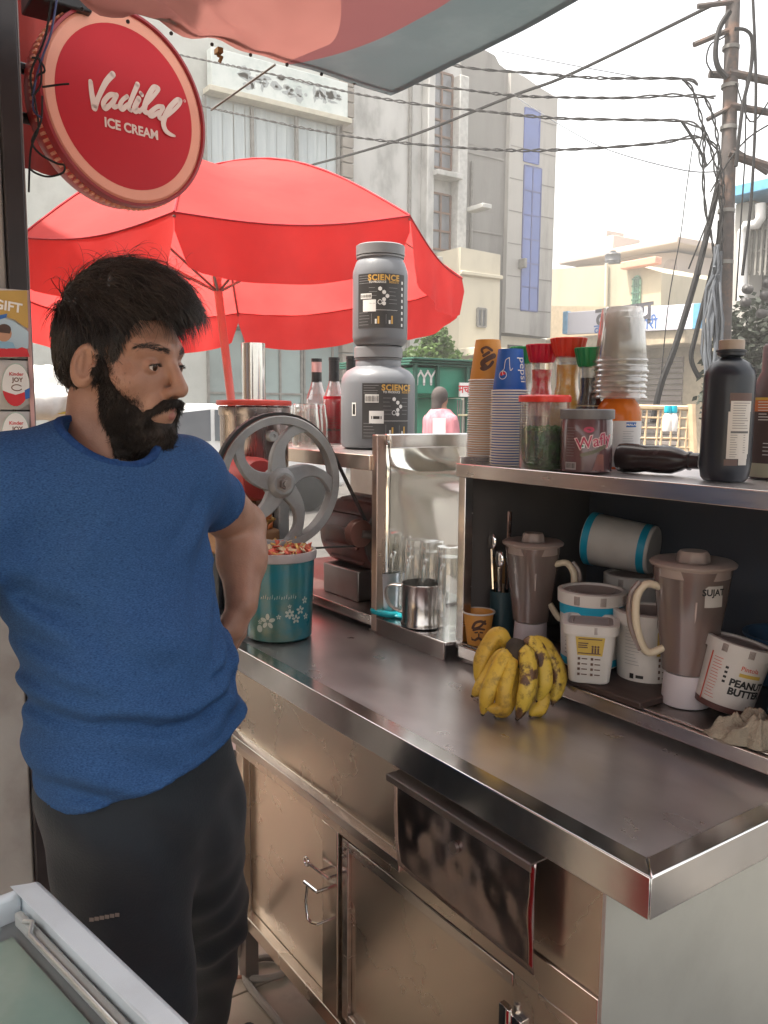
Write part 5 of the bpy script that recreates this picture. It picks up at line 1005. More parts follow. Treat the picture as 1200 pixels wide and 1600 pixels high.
o, a = stack(793, 727, 29, .0056, .0262, .0365, .094, CB, 'blue paper cup with white lettering topping the right stack of cups', 'blue paper cup, %s from the bottom of the right stack', 'nested blue paper cups', (-.001, .001))
m = MB(); kw = dict(r2=.0371, h=.094)
cyl_text(m, 'pepsi', .026, .0268, a-.95, .049, 0, rot=pi/2, **kw)
for pts in (((-.002, .024), (.006, .030), (.008, .046), (.012, .052), (.010, .060)), ((-.002, .024), (-.005, .050), (-.010, .046))): v, f = stroke(pts, .0012); on_cyl(m, v, f, .0268, a+.15, 0, 0, .0371, .094)
v, f = stroke([(.0085*cos(t), .0085*sin(t)) for t in np.linspace(0, 6.3, 14)], .0012); on_cyl(m, v, f, .0268, a+.48, .060, 0, .0371, .094)
m.add([], []); v, f = [(.0065*cos(t), .0065*sin(t)-.0005, 0) for t in np.linspace(pi, 2*pi, 10)]+[(.003, .002, 0), (-.003, -.001, 0)], [tuple(range(12))]
on_cyl(m, v, f, .0269, a+.48, .060, 1, .0372, .094); m.build('lettering', [INKW, INKR], o, smooth=0)
# --- nested clear plastic cups standing behind on the juice bottle
CLR = thin('clear_plastic', '#f4f4f2', rough=.12, body=.36, bodycol='#e8e6e0', fac=.12)
x, y = spoty(963, .60, ZS)
PB_ = thing('juice_bottle', 'orange juice bottle with white label under the clear cups', 'bottle', (x, y, ZS+.0004)); a = cang(x, y); rj = .0445; PB_.scale = (1, 1, .70)
JUI = mat('orange_syrup', (.82, .27, .03), (.72, .2, .02), rough=.15, ns=6, trl=.45)
MB().lathe([(0, .001), (rj-.004, .001), (rj, .006), (rj, .06), (rj-.002, .08), (rj+.001, .10), (rj+.001, .165), (rj-.004, .185), (.030, .205), (.016, .222), (.015, .245), (0, .246)], 32).build('bottle_body', JUI, PB_)
MB().lathe([(0, .246), (.018, .24), (.018, .262), (0, .263)], 20).build('cap', WHITEP, PB_)
MB().lathe([(rj+.0006, .007), (rj+.0006, .085), (rj+.0016, .10), (rj+.0016, .140)], 32, a0=a-1.5, a1=a+1.5).build('label', mat('pale_label', (.68, .66, .64), (.6, .58, .57), rough=.5), PB_)
m = MB(); rl = rj+.0020; patch(m, -.040, -.014, .122, .135, rl, a, 0, 1); patch(m, .016, .040, .122, .136, rl, a, 0, 1); cyl_text(m, 'MALAS', .0085, rl+.0004, a+.62, .129, 2, bold=.03); cyl_text(m, 'MALAS', .0085, rl+.0004, a-.55, .1285, 2, bold=.03); cyl_text(m, 'Orange', .010, rl, a-.52, .110, 0, bold=.02)
print_lines(m, rl, a, (.010, .034), .02, .110, 14, mi=3); m.build('label_print', [INKK, INKB, INKW, INKGR], PB_, smooth=0)
cst = None; NCUP = 8
for k in range(NCUP):
    z = ZS+.146+k*.0105; xo, yo = random.uniform(-.0025, .0025), random.uniform(-.0025, .0025)
    if cst is None:
        cst = thing('clear_cup', 'clear plastic cup turned over in the stack above the juice bottle', 'plastic cup', (x, y, z), group='stacked clear plastic cups'); o = cst
        MB().lathe([(.0545, -.003), (.056, 0), (.0545, .003), (.0525, .003), (.050, .012), (.051, .014), (.0405, .104), (.0385, .107), (0, .107)], 40).build('cup_wall', CLR, cst)
    else: o = copy_tree(cst); o.location = (x+xo, y+yo, z)
    o.rotation_euler = (random.uniform(-.02, .02), random.uniform(-.02, .02), 0)
    o['label'] = 'clear plastic cup, %s from the bottom of the stack above the juice bottle' % nth(k+1)
    if k == NCUP-1: o['label'] = 'topmost clear plastic cup of the stack above the juice bottle'
# --- sauce carafes
def carafe(px, py, dy, label, capm, fills, h=.20, r=.036):
    x, y = spoty(px, .45+dy, ZS); t = thing('sauce_carafe', label, 'carafe', (x, y, ZS+.0004), group='waisted carafes with flared caps')
    prof = [(r*.95, 0), (r, .006), (r*1.02, .05), (r*.92, .085), (r*.62, .125), (r*.60, .14), (r*.74, .165)]
    s_ = h/.20; prof = [(a, b*s_) for a, b in prof[:-1]]+[(r*.70, h-.036)]
    MB().lathe([(0, .0005)]+prof, 32).build('glass_wall', thin('carafe_plastic', '#f2efe9', rough=.06, body=.08, fac=.1) if 'carafe_plastic' not in bpy.data.materials else bpy.data.materials['carafe_plastic'], t)
    for zlo, zhi, mm in fills:
        pr = [(np.interp(z, [b for a, b in prof], [a for a, b in prof])-.0015, z) for z in np.linspace(zlo*s_, zhi*s_, 14)]
        MB().lathe([(0, pr[0][1])]+pr+[(0, pr[-1][1])], 28).build('contents', mm, t)
    n = 40; v = []; rows = [(r*.74, h-.039), (r*.82, h-.033), (r*1.02, h-.002), (r*.99, h), (0, h)]
    m = MB().lathe(rows, n)
    for i, p in enumerate(m.v):
        if i < 4*n and i % 2: m.v[i] = (p[0]*.95, p[1]*.95, p[2])
    m.build('flared_cap', capm, t, smooth=25); return t
REDCAP = mat('red_cap', (.62, .015, .05), (.55, .012, .04), rough=.35, trl=.2); ORCAP = mat('orange_red_cap', (.68, .05, .02), (.6, .04, .018), rough=.35, trl=.2); GRCAP = mat('green_cap', (.015, .27, .09), (.01, .22, .07), rough=.35, trl=.2)
PINKC = mat('pink_sugar_pieces', (.85, .12, .17), (.92, .60, .56), rough=.4, ns=60, lo=.42, hi=.58, bump=.5, bs=90, trl=.6); REDL = mat('red_syrup', (.50, .015, .04), (.42, .01, .03), rough=.15, trl=.5); YELC = mat('pale_yellow_pieces', (.88, .58, .18), (.93, .80, .48), rough=.4, ns=55, lo=.4, hi=.6, bump=.5, bs=90, trl=.6); DKL = mat('dark_syrup', (.012, .008, .008), rough=.12); WHL = mat('white_powder', (.72, .73, .68), rough=.7, trl=.3)
carafe(842, 733, .12, 'carafe with a red flared cap and pink pieces over red syrup', REDCAP, [(.003, .080, REDL), (.0805, .158, PINKC)], .262)
carafe(882, 735, .13, 'carafe with an orange red flared cap filled with yellow pieces', ORCAP, [(.003, .158, YELC)], .272, .039)
carafe(815, 731, .20, 'pale carafe with a green flared cap half hidden behind the blue cup', GRCAP, [(.003, .12, WHL)], .268)
carafe(918, 736, .13, 'carafe with a green flared cap filled with dark syrup', GRCAP, [(.003, .102, DKL), (.1025, .104, YELC), (.1045, .15, DKL)], .248)
# --- jar with red lid and wafer jar
t, a = put('storage_jar', 'clear jar with a flat red lid half full of green pieces', 'jar', 848, 734, ZS); r = .0445
MB().lathe([(0, .001), (r-.003, .001), (r, .005), (r, .138)], 36, sq=2.6).build('jar_wall', thin('jar_plastic', '#e9e4de', rough=.1, body=.18, fac=.1), t)
GRP = mat('green_tutti_frutti', (.010, .045, .012), (.03, .16, .03), rough=.4, ns=70, lo=.4, hi=.62, bump=.6, bs=110)
gv = MB().lathe([(0, .003), (r-.004, .003), (r-.0025, .01), (r-.0025, .078)], 36, sq=2.6); gv.build('green_pieces', GRP, t)
gt = tag(MB().build('green_flakes', GRP, t), kind='stuff') if False else None
m = MB()
for i in range(240):
    aa = random.uniform(0, 2*pi); q = sqrt(random.random())*(r-.006); s_ = random.uniform(.002, .0042); M = Matrix.Translation((q*cos(aa), q*sin(aa), .077+random.uniform(0, .011)*(1-q/r*.5))) @ Matrix.Rotation(random.uniform(0, 6), 4, Vector((random.random(), random.random(), .3))); m.box((-s_, -s_*.5, -s_*.5), (s_, s_*.5, s_*.5), M=M)
tag(m.build('green_flakes', mat('green_flake', (.02, .16, .03), (.05, .26, .05), rough=.4, ns=40), t, smooth=0), kind='stuff')
MB().lathe([(r-.001, .134), (r+.003, .134), (r+.0035, .138), (r+.0035, .145), (r, .148), (0, .1475)], 36, sq=2.6).build('lid', mat('red_jar_lid', (.70, .04, .025), (.62, .03, .02), rough=.3), t)
t, a = put('wafer_jar', 'brown printed wafer jar with a grey screw lid', 'jar', 910, 739, ZS); r = .0485; t.location.y += .008
WJ = mat('wafer_jar_print', (.055, .026, .030), (.14, .065, .068), rough=.2, ns=14, stretch=(1, 1, .25), lo=.3, hi=.75, coat=.4)
MB().lathe([(0, .001), (r-.004, .001), (r, .004), (r, .097), (r-.0015, .100), (r-.0015, .104)], 44).build('jar_wall', WJ, t)
MB().lathe([(r-.002, .1025), (r+.002, .1025), (r+.0025, .105), (r+.0022, .119), (r, .121), (0, .1205)], 44).build('lid', mat('grey_lid', (.16, .155, .16), (.13, .125, .13), rough=.4), t)
R1, R2_ = r+.0006, r+.0011
def dsk(mb, cx, cz, rx, rz, mi, rr, n=16): on_cyl(mb, [(cx+rx*cos(q), rz*sin(q), 0) for q in np.linspace(0, 2*pi, n, endpoint=False)], [tuple(range(n))], rr, a, cz, mi)
m = MB(); v, f = text_mesh('Wafly', .031, bold=.05, shear=.1); on_cyl(m, v, f, R1, a+.30, .061, 0, rot=.2); v, f = text_mesh('Wafly', .0305, bold=.005, shear=.1); on_cyl(m, v, f, R2_, a+.30, .061, 1, rot=.2)
dsk(m, .004, .083, .010, .0055, 1, R1); patch(m, -.0105, -.0030, .049, .0565, R1, a, 0, 2, 2); dsk(m, -.0068, .0528, .002, .002, 3, R2_, 10)
v, f = stroke([(-.008, .036), (.014, .042), (.036, .052)], .007); on_cyl(m, v, f, R1, a, 0, 4)
m.build('label_print', [mat('pink_white_print', (.75, .55, .55), rough=.4, rv=0), mat('magenta_print', (.42, .03, .09), rough=.4, rv=0), INKW, GRNP, mat('olive_band', (.14, .13, .09), rough=.4, rv=0)], t, smooth=0)
m = MB(); patch(m, -.042, -.018, .008, .022, R1, a, 0, 0, 4); barcode(m, R2_, a, -.040, -.020, .011, .020, 1); m.build('barcode', [mat('pale_barcode_paper', (.42, .38, .38), rough=.5, rv=0), INKK], t, smooth=0)
m = MB(); print_lines(m, R1, a, (-.040, -.016), .034, .086, 11, .0016); m.build('small_print', mat('dim_print', (.16, .11, .11), rough=.5, rv=0), t, smooth=0)
m = MB()
for k in range(5): on_cyl(m, [(.012+.005*k, .006+.004*(k % 2), 0), (.017+.005*k, .006, 0), (.026+.002*k, .036, 0), (.022+.002*k, .038, 0)], [(0, 1, 2, 3)], R1+.0002*k, a, 0, 0)
m.build('wafer_print', mat('wafer_tan', (.30, .13, .10), (.2, .08, .07), rough=.4, ns=30), t, smooth=0)
# --- lying dark squeeze bottle
pA, pB = az(960, 738, ZS), az(1092, 746, ZS); d = Vector((float(pB[0]-pA[0]), float(pB[1]-pA[1]), 0)); Lb = d.length; d.normalize()
t = thing('squeeze_bottle', 'dark brown bottle lying on its side on the shelf', 'bottle', (float(pA[0])+.0, float(pA[1])+.012, ZS+.0285)); q = Matrix((d, Vector((0, 0, 1)).cross(d), (0, 0, 1))).transposed().to_4x4()
k = Lb/.25; prof = [(0, -.006), (.018, -.004), (.027, .004), (.0285, .02), (.0275, .055), (.025, .085), (.0265, .12), (.026, .16), (.020, .188), (.0155, .200), (.0155, .207), (.0175, .208), (.0175, .214), (.0150, .216), (.0150, .24), (.013, .241), (0, .241)]
MB().lathe([(r_, z_*k) for r_, z_ in prof], 36, M=q @ Matrix.Rotation(pi/2, 4, 'Y')).build('bottle_body', mat('dark_brown_plastic', (.020, .013, .013), (.03, .02, .02), rough=.25, rv=.05), t)
# --- big dark syrup bottle with pale label
t, a = put('syrup_bottle', 'tall near black syrup bottle with torn pale nutrition label and open neck', 'bottle', 1131, 752, ZS); r = .0415; t.scale = (1, 1, .875)
DB = mat('blue_black_plastic', (.014, .018, .026), (.022, .026, .034), rough=.33, ns=4, rv=.08, bump=.02, bs=10)
MB().lathe([(0, .002), (r-.008, .001), (r-.003, .008), (r, .03), (r, .20), (r-.002, .212), (r-.012, .228), (r-.027, .238), (.0225, .242), (.0225, .247), (.0245, .248), (.0245, .252), (.021, .253)], 44).build('bottle_body', DB, t)
MB().lathe([(.0195, .252), (.0205, .253), (.0205, .270), (.0195, .271), (.017, .270), (.017, .253)], 28).build('neck_ring', mat('tan_neck_plastic', (.40, .32, .26), (.32, .26, .21), rough=.5), t)
lp = MB(); rl = r+.0006; BRL = mat('brown_label', (.10, .06, .05), (.14, .09, .08), rough=.5); patch(lp, .002, .042, .150, .170, rl, a, 0, 0, 10); lp.build('label_backing', BRL, t, smooth=0); lp = MB(); patch(lp, -.002, .020, .033, .045, rl, a, 0, 0, 6); lp.build('label_backing', BRL, t, smooth=0)
lp = MB(); rl = r+.0010; patch(lp, .004, .041, .135, .155, rl, a, 0, 0, 10); patch(lp, .001, .040, .055, .135, rl, a, 0, 0, 10); patch(lp, .001, .038, .046, .055, rl, a, 0, 0, 10); patch(lp, .021, .037, .034, .046, rl, a, 0, 0, 6)
lp.build('label', mat('pale_paper_label', (.62, .58, .53), (.55, .51, .47), rough=.6, ns=5), t, smooth=60)
m = MB(); rp = r+.0014; print_lines(m, rp, a, (.008, .038), .104, .151, 11, .0010); patch(m, .006, .037, .0945, .0985, rp, a, 0, 0, 8); print_lines(m, rp, a, (.006, .018), .050, .091, 10, .0009); print_lines(m, rp, a, (.028, .033), .058, .091, 8, .0009)
m.build('label_print', mat('grey_ink', (.12, .12, .12), rough=.6, rv=0), t, smooth=0)
# --- brown jar at the right edge
t, a = put('malt_jar', 'brown ribbed drink mix jar with orange banded label at the right edge', 'jar', 1196, 748, ZS); r = .048
t.location.x += .012; t.location.y += .012; t.scale = (1, 1, 1.1)
MB().lathe([(0, .001), (r-.004, .001), (r, .005), (r, .13), (r-.003, .15), (r-.014, .172), (r-.014, .21), (r-.018, .215), (0, .215)], 40).build('jar_body', mat('brown_jar_plastic', (.10, .07, .075), (.13, .09, .09), rough=.35), t)
MB().lathe([(r+.0004, .026), (r+.0004, .130)], 40).build('label', mat('dark_brown_label', (.07, .045, .042), (.09, .06, .055), rough=.45), t)
m = MB(); MB().lathe([(r+.0007, .108), (r+.0007, .126)], 40).build('orange_band', mat('orange_band', (.62, .17, .05), rough=.45), t); MB().lathe([(r+.0009, .126), (r+.0009, .130)], 40).build('yellow_band', mat('yellow_band', (.65, .42, .08), rough=.45), t)
for k in range(4): print_lines(m, r+.0010, a-.4, (-.02, .012), .110, .123, 4, .0012)
print_lines(m, r+.0010, a-.4, (-.018, .006), .095, .104, 3, .0012); print_lines(m, r+.0010, a-.35, (-.008, .02), .04, .058, 4, .0012); m.build('label_print', INKW, t, smooth=0)
MB().lathe([(r+.0006, .004), (r+.0006, .026)], 40).build('clear_base', mat('cream_base', (.5, .47, .34), rough=.4), t)
# --- supplement jars (stacked pair) on the left shelf
GJ = mat('silver_grey_plastic', (.17, .18, .20), (.145, .155, .17), rough=.36, ns=3, rv=.05); GL = mat('charcoal_label', (.03, .029, .03), (.045, .043, .043), rough=.45, ns=4)
def jar(px, py, z, name, label, r, h, neck, zlab, dy=0):
    x, y = spot(px, py, z); t = thing(name, label, 'jar', (x, y, z+.0005), group='silver supplement jars'); a = cang(x, y)
    sh = h*.74
    MB().lathe([(0, .001), (r*.88, .001), (r*.97, .006), (r, .016), (r, sh*.86), (r*.985, sh*.93), (r*.93, sh*.985), (r*.84, sh*1.035), (neck, sh*1.09), (neck, h*.86), (neck-.002, h*.875)], 56).build('jar_body', GJ, t)
    n = 56; MB().lathe([(neck-.002, h*.872), (neck+.002, h*.872), (neck+.0025, h*.882), (neck-.001, h*.886), (neck+.004, h*.892), (neck+.004, h*.985), (neck, h), (0, h)], n).build('lid', mat(name+'_lid', (.20, .205, .215), (.17, .175, .185), rough=.4), t)
    return t, a, r
x0j, y0j = spot(590, 695, 1.334)
J1, a, r = jar(590, 700, 1.3336, 'supplement_jar', 'big silver supplement jar with charcoal label, lower of the stacked pair', .104, .283, .064, None)
J1.location.y += -.02; J1.location.x += .03; a = cang(J1.location.x, J1.location.y)
def jlabel(t, r, a, z0, z1, xa, xb, sx, extra):
    patch_ = MB(); patch(patch_, xa, xb, z0, z1, r+.0006, a, 0, 0, 20); patch_.build('label', GL, t)
    H = z1-z0; m = MB(); rp = r+.0011
    cyl_text(m, 'SCIENCE', .0235*H/.16, rp, a+sx/r, z1-.013*H/.16, 0, bold=.04, space=1.12); cyl_text(m, 'TO PRODUCE', .0085*H/.16, rp, a+(sx-.018)/r, z1-.0255*H/.16, 1, bold=.02); cyl_text(m, 'RESULTS', .0085*H/.16, rp, a+(sx+.028)/r, z1-.0255*H/.16, 0, bold=.02)
    for i, (hx_, hz_) in enumerate(((-.012, .045), (0, .055), (.010, .066), (.0, .076), (-.012, .084), (.0, .088))):
        pts = [(.0058*cos(q), .0058*sin(q)) for q in np.linspace(.5, .5+2*pi, 7)]; v, f = (stroke(pts, .0016) if i == 4 else ([(p[0], p[1], 0) for p in pts[:6]], [tuple(range(6))]))
        on_cyl(m, v, f, rp, a+(sx+hx_*H/.16)/r, z1-hz_*H/.16, 1)
    patch(m, sx-.04, sx+.04, 0, .0008, rp, a, z0+.052*H/.16, 1, 10)
    for i, (bx_, bh, c) in enumerate(((-.022, .014, 1), (-.015, .022, 0), (-.034, .03, 2), (.006, .028, 2), (.016, .011, 1), (.023, .024, 0))): patch(m, sx+bx_-.0025 if c < 2 else sx+bx_-.0004, sx+bx_+.0025 if c < 2 else sx+bx_+.0004, 0, bh*H/.16, rp, a, z0+.012*H/.16, c, 2)
    for s_ in (-1, 1): print_lines(m, rp, a, (sx+s_*.028-.014, sx+s_*.028+.012), z0+.072*H/.16, z1-.042*H/.16, 5, .0009, 2)
    for b in extra: patch(m, b[0], b[1], b[2], b[3], rp, a, 0, b[4], 4)
    x_ = extra[0][0]+.002
    while x_ < extra[0][1]-.002: w_ = random.choice((.0007, .0013)); patch(m, x_, x_+w_, extra[0][2]+.003, extra[0][3]-.003, rp+.0003, a, 0, 3, 1); x_ += w_+random.choice((.0008, .0014))
    print_lines(m, rp, a, (xa+.004, xa+.038), z0+.008, z0+.045*H/.16, 5, .0009, 2); print_lines(m, rp, a, (xa+.004, xa+.05), z1-.028*H/.16, z1-.006, 4, .0009, 2)
    m.build('label_print', [INKG, INKW, INKGR, INKK], t, smooth=0)
jlabel(J1, r, a-.06, .030, .180, -.038, .100, .062, [(-.030, .008, .128, .150, 1), (-.018, .022, .072, .106, 1), (-.012, .016, .084, .092, 3)])
m = MB(); patch(m, -.072, -.058, .092, .128, r+.0006, a-.06, 0, 0, 3); patch(m, -.069, -.061, .096, .124, r+.001, a-.06, 0, 1, 3); m.build('side_sticker', [INKW, INKK], J1, smooth=0)
J2 = thing('supplement_jar', 'smaller silver supplement jar standing on the lid of the bigger one', 'jar', (J1.location.x+.004, J1.location.y+.002, J1.location.z+.2838), group='silver supplement jars'); a = cang(J2.location.x, J2.location.y); r = .0765; h = .273; sh = h*.80; neck = .0635
MB().lathe([(0, .001), (r*.84, .001), (r*.95, .010), (r, .024), (r, sh*.87), (r*.985, sh*.93), (r*.93, sh*.985), (neck+.004, sh*1.035), (neck, sh*1.06), (neck, h*.87)], 56).build('jar_body', GJ, J2)
MB().lathe([(neck-.001, h*.865), (neck+.003, h*.868), (neck+.003, h*.885), (neck, h*.888), (neck+.004, h*.895), (neck+.004, h*.99), (neck, h), (0, h)], 56).build('lid', bpy.data.materials['supplement_jar_lid'], J2)
jlabel(J2, r, a-.02, .045, .188, -.066, .078, .012, [(-.056, -.022, .122, .136, 1), (-.048, -.010, .088, .119, 1)])
m = MB(); 
for k in range(8): patch(m, .066, .072, .05+.016*k, .058+.016*k, r+.0011, a-.02, 0, 0, 1)
m.build('side_print', INKW, J2, smooth=0)
# --- syrup bottles
SYR = mat('red_syrup_fill', (.55, .012, .03), (.48, .01, .025), rough=.12, trl=.35, rv=0); BTL = thin('bottle_glass', '#f6eeee', rough=.04, body=.10, bodycol='#e8d8d8', fac=.12)
for i, (px, lab) in enumerate(((495, 'leftmost red syrup bottle with a pink and black neck wrap'), (522, 'middle red syrup bottle with a black neck wrap'), (549, 'red syrup bottle half hidden behind the silver jars'))):
    x, y = spoty(px, .60+.01*i, 1.334); t = thing('syrup_bottle', lab, 'bottle', (x, y, 1.334), group='red syrup bottles')
    MB().lathe([(0, .0005), (.034, .0005), (.036, .004), (.036, .125), (.034, .145), (.022, .178), (.0165, .20), (.0155, .265), (0, .266)], 32).build('glass_wall', BTL, t)
    fh = (.122, .150, .14)[i]; MB().lathe([(0, .002), (.034, .003), (.0345, fh), (0, fh)], 28).build('syrup_fill', SYR, t)
    MB().lathe([(.0172, .196), (.0165, .228)], 24).build('neck_band', BLACKP, t); MB().lathe([(0, .272), (.0175, .272), (.0175, .262), (.0163, .2615)], 24).build('cap', BLACKP, t)
    MB().lathe([(.0166, .2285), (.0166, .261)], 24).build('neck_wrap', mat('pink_wrap', (.62, .35, .34), rough=.4) if i == 0 else BLACKP, t)
    an = cang(x, y); m = MB(); cyl_text(m, 'Mo-Kool', .013, .0365, an, .045, 0, bold=.02); print_lines(m, .0365, an, (-.02, .02), .06, .085, 4, .0009); m.build('label_print', INKK, t, smooth=0)
# --- upturned glasses on the left shelf and in the bay
GLS = thin('drinking_glass', '#f7f7f5', rough=.02, body=.05, bodycol='#ffffff', fac=.16)
def mug(name, label, loc, r, h, hang, group):
    t = thing(name, label, 'glass', loc, group=group)
    n = 20; m = MB().lathe([(r*.98, 0), (r, .002), (r*.99, h*.55), (r*.88, h*.82), (r*.84, h*.97), (r*.80, h), (r*.3, h-.002), (0, h-.003)], n*2)
    for i, p in enumerate(m.v):
        if i % 2 and 0 < p[2] < h*.9: m.v[i] = (p[0]*.965, p[1]*.965, p[2])
    m.lathe([(r*.90, .001), (r*.91, h*.5), (r*.8, h*.80), (r*.74, h*.88), (0, h*.89)], n*2); m.build('glass_wall', GLS, t)
    if hang is not None:
        c, s_ = cos(hang), sin(hang); MB().tube(smooth_path([(c*q*r, s_*q*r, z*h) for q, z in ((.95, .2), (1.45, .25), (1.62, .5), (1.4, .78), (.9, .80))], 5), .005, 8).build('handle', GLS, t)
    return t
gi = 0
for (px, py, dy) in ((408, 695, .0), (444, 697, .0), (478, 699, .0), (425, 695, .11), (460, 697, .11), (492, 699, .11)):
    x, y = spoty(px, .42+dy, 1.334); gi += 1
    mug('glass_mug', ('front left', 'front middle', 'front right', 'rear left', 'rear middle', 'rear right')[gi-1]+' of the squat upturned glass mugs behind the flywheel', (x, y, 1.334), .043, .125, R_(200) if gi in (1, 4) else None, 'upturned glass mugs on the left shelf')
gi = 0; nm = ('first', 'second', 'third', 'fourth', 'fifth')
for (px, dy) in ((600, .05), (626, .04), (650, .035), (674, .03), (700, .03)):
    x, y = spoty(px, .415+.012*(gi % 2), .938); gi += 1
    mug('tall_glass', nm[gi-1]+' from the left of the tall upturned glasses in the steel bay', (x, y, .9384), .034, .195, R_(-60), 'tall upturned glasses in the bay')
# steel tumbler, teal lid, steel mug
t, a = put('steel_tumbler', 'perforated brushed steel tumbler at the left of the bay', 'tumbler', 592, 958, .9384); t.location.x += .012; t.location.y += .012
MB().lathe([(0, .001), (.030, .001), (.032, .003), (.036, .105), (.037, .107), (.035, .107), (.031, .006), (0, .005)], 36).build('tumbler_wall', mat('frosted_steel', (.55, .58, .60), (.42, .46, .49), rough=.35, metal=.9, ns=30, dirt=(.3, .45, .5), ds=14), t)
t, a = put('bottle_opener', 'turquoise plastic ring tool lying on the bay ledge', 'opener', 602, 963, .9384); TEAL = mat('turquoise_plastic', (.01, .38, .45), (.008, .32, .39), rough=.35)
M = Matrix.Translation((0, .0, .010)) @ Matrix.Rotation(a+pi/2-.2, 4, 'Z') @ Matrix.Rotation(R_(8), 4, 'Y')
MB().tube([M @ Vector((.030*cos(q), .017*sin(q), 0)) for q in np.linspace(0, 2*pi, 24, endpoint=False)], .0085, 10, closed=True).build('ring', TEAL, t); MB().ell((.036, 0, 0), (.020, .021, .007), 18, 10, M=None).build('handle', TEAL, t).matrix_local = M
t, a = put('steel_mug', 'shiny stainless steel mug with curved strap handle on the bay ledge', 'mug', 659, 977, .9384); r = .0485
MB().lathe([(0, .001), (r-.001, .001), (r+.002, .003), (r+.002, .014), (r-.0005, .018), (r, .10), (r+.0015, .102), (r+.0012, .1035), (r-.001, .103), (r-.002, .02), (r-.004, .004), (0, .004)], 56).build('mug_wall', mat('mug_steel', (.50, .46, .44), (.44, .41, .39), rough=.2, metal=1, ns=4, stretch=(1, 1, 6)), t)
ha = a-1.9; M = Matrix.Rotation(ha, 4, 'Z'); m = MB(); pts = smooth_path([(r-.001, 0, .092), (r+.024, 0, .092), (r+.040, 0, .084), (r+.042, 0, .060), (r+.028, 0, .038), (r-.001, 0, .026)], 5); v = []
for i, p in enumerate(pts): w_ = .0105-.004*i/len(pts); v += [M @ (p+Vector((0, -w_, 0))), M @ (p+Vector((0, w_, 0)))]
m.add(v, [(2*i, 2*i+1, 2*i+3, 2*i+2) for i in range(len(pts)-1)]); m.build('handle', STEELD, t, solid=.003)
# --- painted bucket of peelings
x, y = spot(437, 1007, ZC); q = Vector((x-CAM[0], y-CAM[1])).normalized()*.074; BK = thing('painted_bucket', 'teal plastic bucket with white flowers filled with fruit peelings', 'bucket', (x+q.x, y+q.y, ZC+.0006)); a = cang(x, y); r0, r1, h = .077, .0845, .212
MB().lathe([(0, .001), (r0-.006, .001), (r0, .006), (r1, h-.012), (r1-.0, h-.0035), (r1-.003, h-.0035), (r0-.004, .008)], 56).build('bucket_wall', mat('teal_clear_plastic', (.010, .165, .215), (.055, .15, .115), rough=.3, ns=9, lo=.42, hi=.7, dirt=(.22, .20, .10), ds=11, da=.6, coat=.3), BK)
MB().lathe([(r1-.001, h-.022), (r1+.004, h-.020), (r1+.0055, h-.008), (r1+.004, h), (r1-.003, h), (r1-.003, h-.02)], 56).build('rim', mat('milky_rim', (.45, .40, .40), (.38, .33, .33), rough=.3), BK)
m = MB(); kw = dict(r2=r1+.0009, h=h)
def flower(cx, cz, s_, n=5, mi=0):
    for k in range(n):
        q = 2*pi*k/n+pi/2; pts = [(cx+cos(q)*s_*.60+s_*.42*cos(t_)*cos(q)-s_*.26*sin(t_)*sin(q), s_*.60*sin(q)+s_*.42*cos(t_)*sin(q)+s_*.26*sin(t_)*cos(q), 0) for t_ in np.linspace(0, 2*pi, 10, endpoint=False)]
        on_cyl(m, pts, [tuple(range(10))], r0+.0009, a, cz, mi, r1+.0009, h)
flower(-.028, .055, .0185); flower(.024, .072, .012, 6); flower(.040, .058, .011); flower(.052, .078, .011); flower(-.002, .066, .006); flower(-.048, .052, .006); flower(.066, .10, .009); flower(.024, .09, .005); flower(.070, .06, .008)
pts = [(-.049+.0075*cos(t_), .009*sin(t_), 0) for t_ in np.linspace(0, 2*pi, 14, endpoint=False)]; on_cyl(m, pts, [tuple(range(14))], r0+.0009, a, .036, 0, r1+.0009, h)
for i in range(16): cx = -.045+.0055*i; pts = [(cx, 0, 0), (cx+.0015, 0, 0), (cx+.003, .005+.003*(i % 3), 0), (cx+.0012, .006+.002*(i % 2), 0)]; on_cyl(m, pts, [(0, 1, 2, 3)], r0+.0009, a, .107+.001*(i % 3), 0, r1+.0009, h)
m.build('flower_print', mat('pale_flower_print', (.50, .54, .48), (.42, .47, .42), rough=.5), BK, smooth=0)
MB().lathe([(0, .194), (r1-.004, .190)], 40).build('peel_bed', mat('peel_bed', (.45, .12, .05), (.3, .10, .03), rough=.6, ns=30, bump=.5), BK)
m = MB()
for i in range(420):
    aa = random.uniform(0, 2*pi); q = sqrt(random.random())*(r1-.010); z = .194+random.uniform(0, .030)*(1-.5*(q/r1)**2); M = Matrix.Translation((q*cos(aa), q*sin(aa), z)) @ Matrix.Rotation(random.uniform(0, 6.3), 4, Vector((random.uniform(-1, 1), random.uniform(-1, 1), random.uniform(-1, 1))))
    L1, w1 = random.uniform(.008, .020), random.uniform(.003, .008); mi = 0 if aa < 1.2 or aa > 4.4 else random.choice((0, 1, 1)); mi = random.choice((mi, mi, mi, 1-mi, 2))
    m.add([M @ Vector(p) for p in ((-L1, -w1, 0), (0, -w1*1.1, .004), (L1, -w1*.5, 0), (L1, w1*.6, .001), (0, w1, .005), (-L1, w1, .001))], [(0, 1, 4, 5), (1, 2, 3, 4)], mi)
tag(m.build('fruit_peelings', [mat('red_peel', (.62, .07, .05), (.7, .18, .1), rough=.5, ns=30), mat('yellow_peel', (.66, .36, .07), (.7, .5, .18), rough=.5, ns=30), mat('pale_peel', (.66, .5, .32), rough=.5)], BK, smooth=60, solid=.0015), kind='stuff')
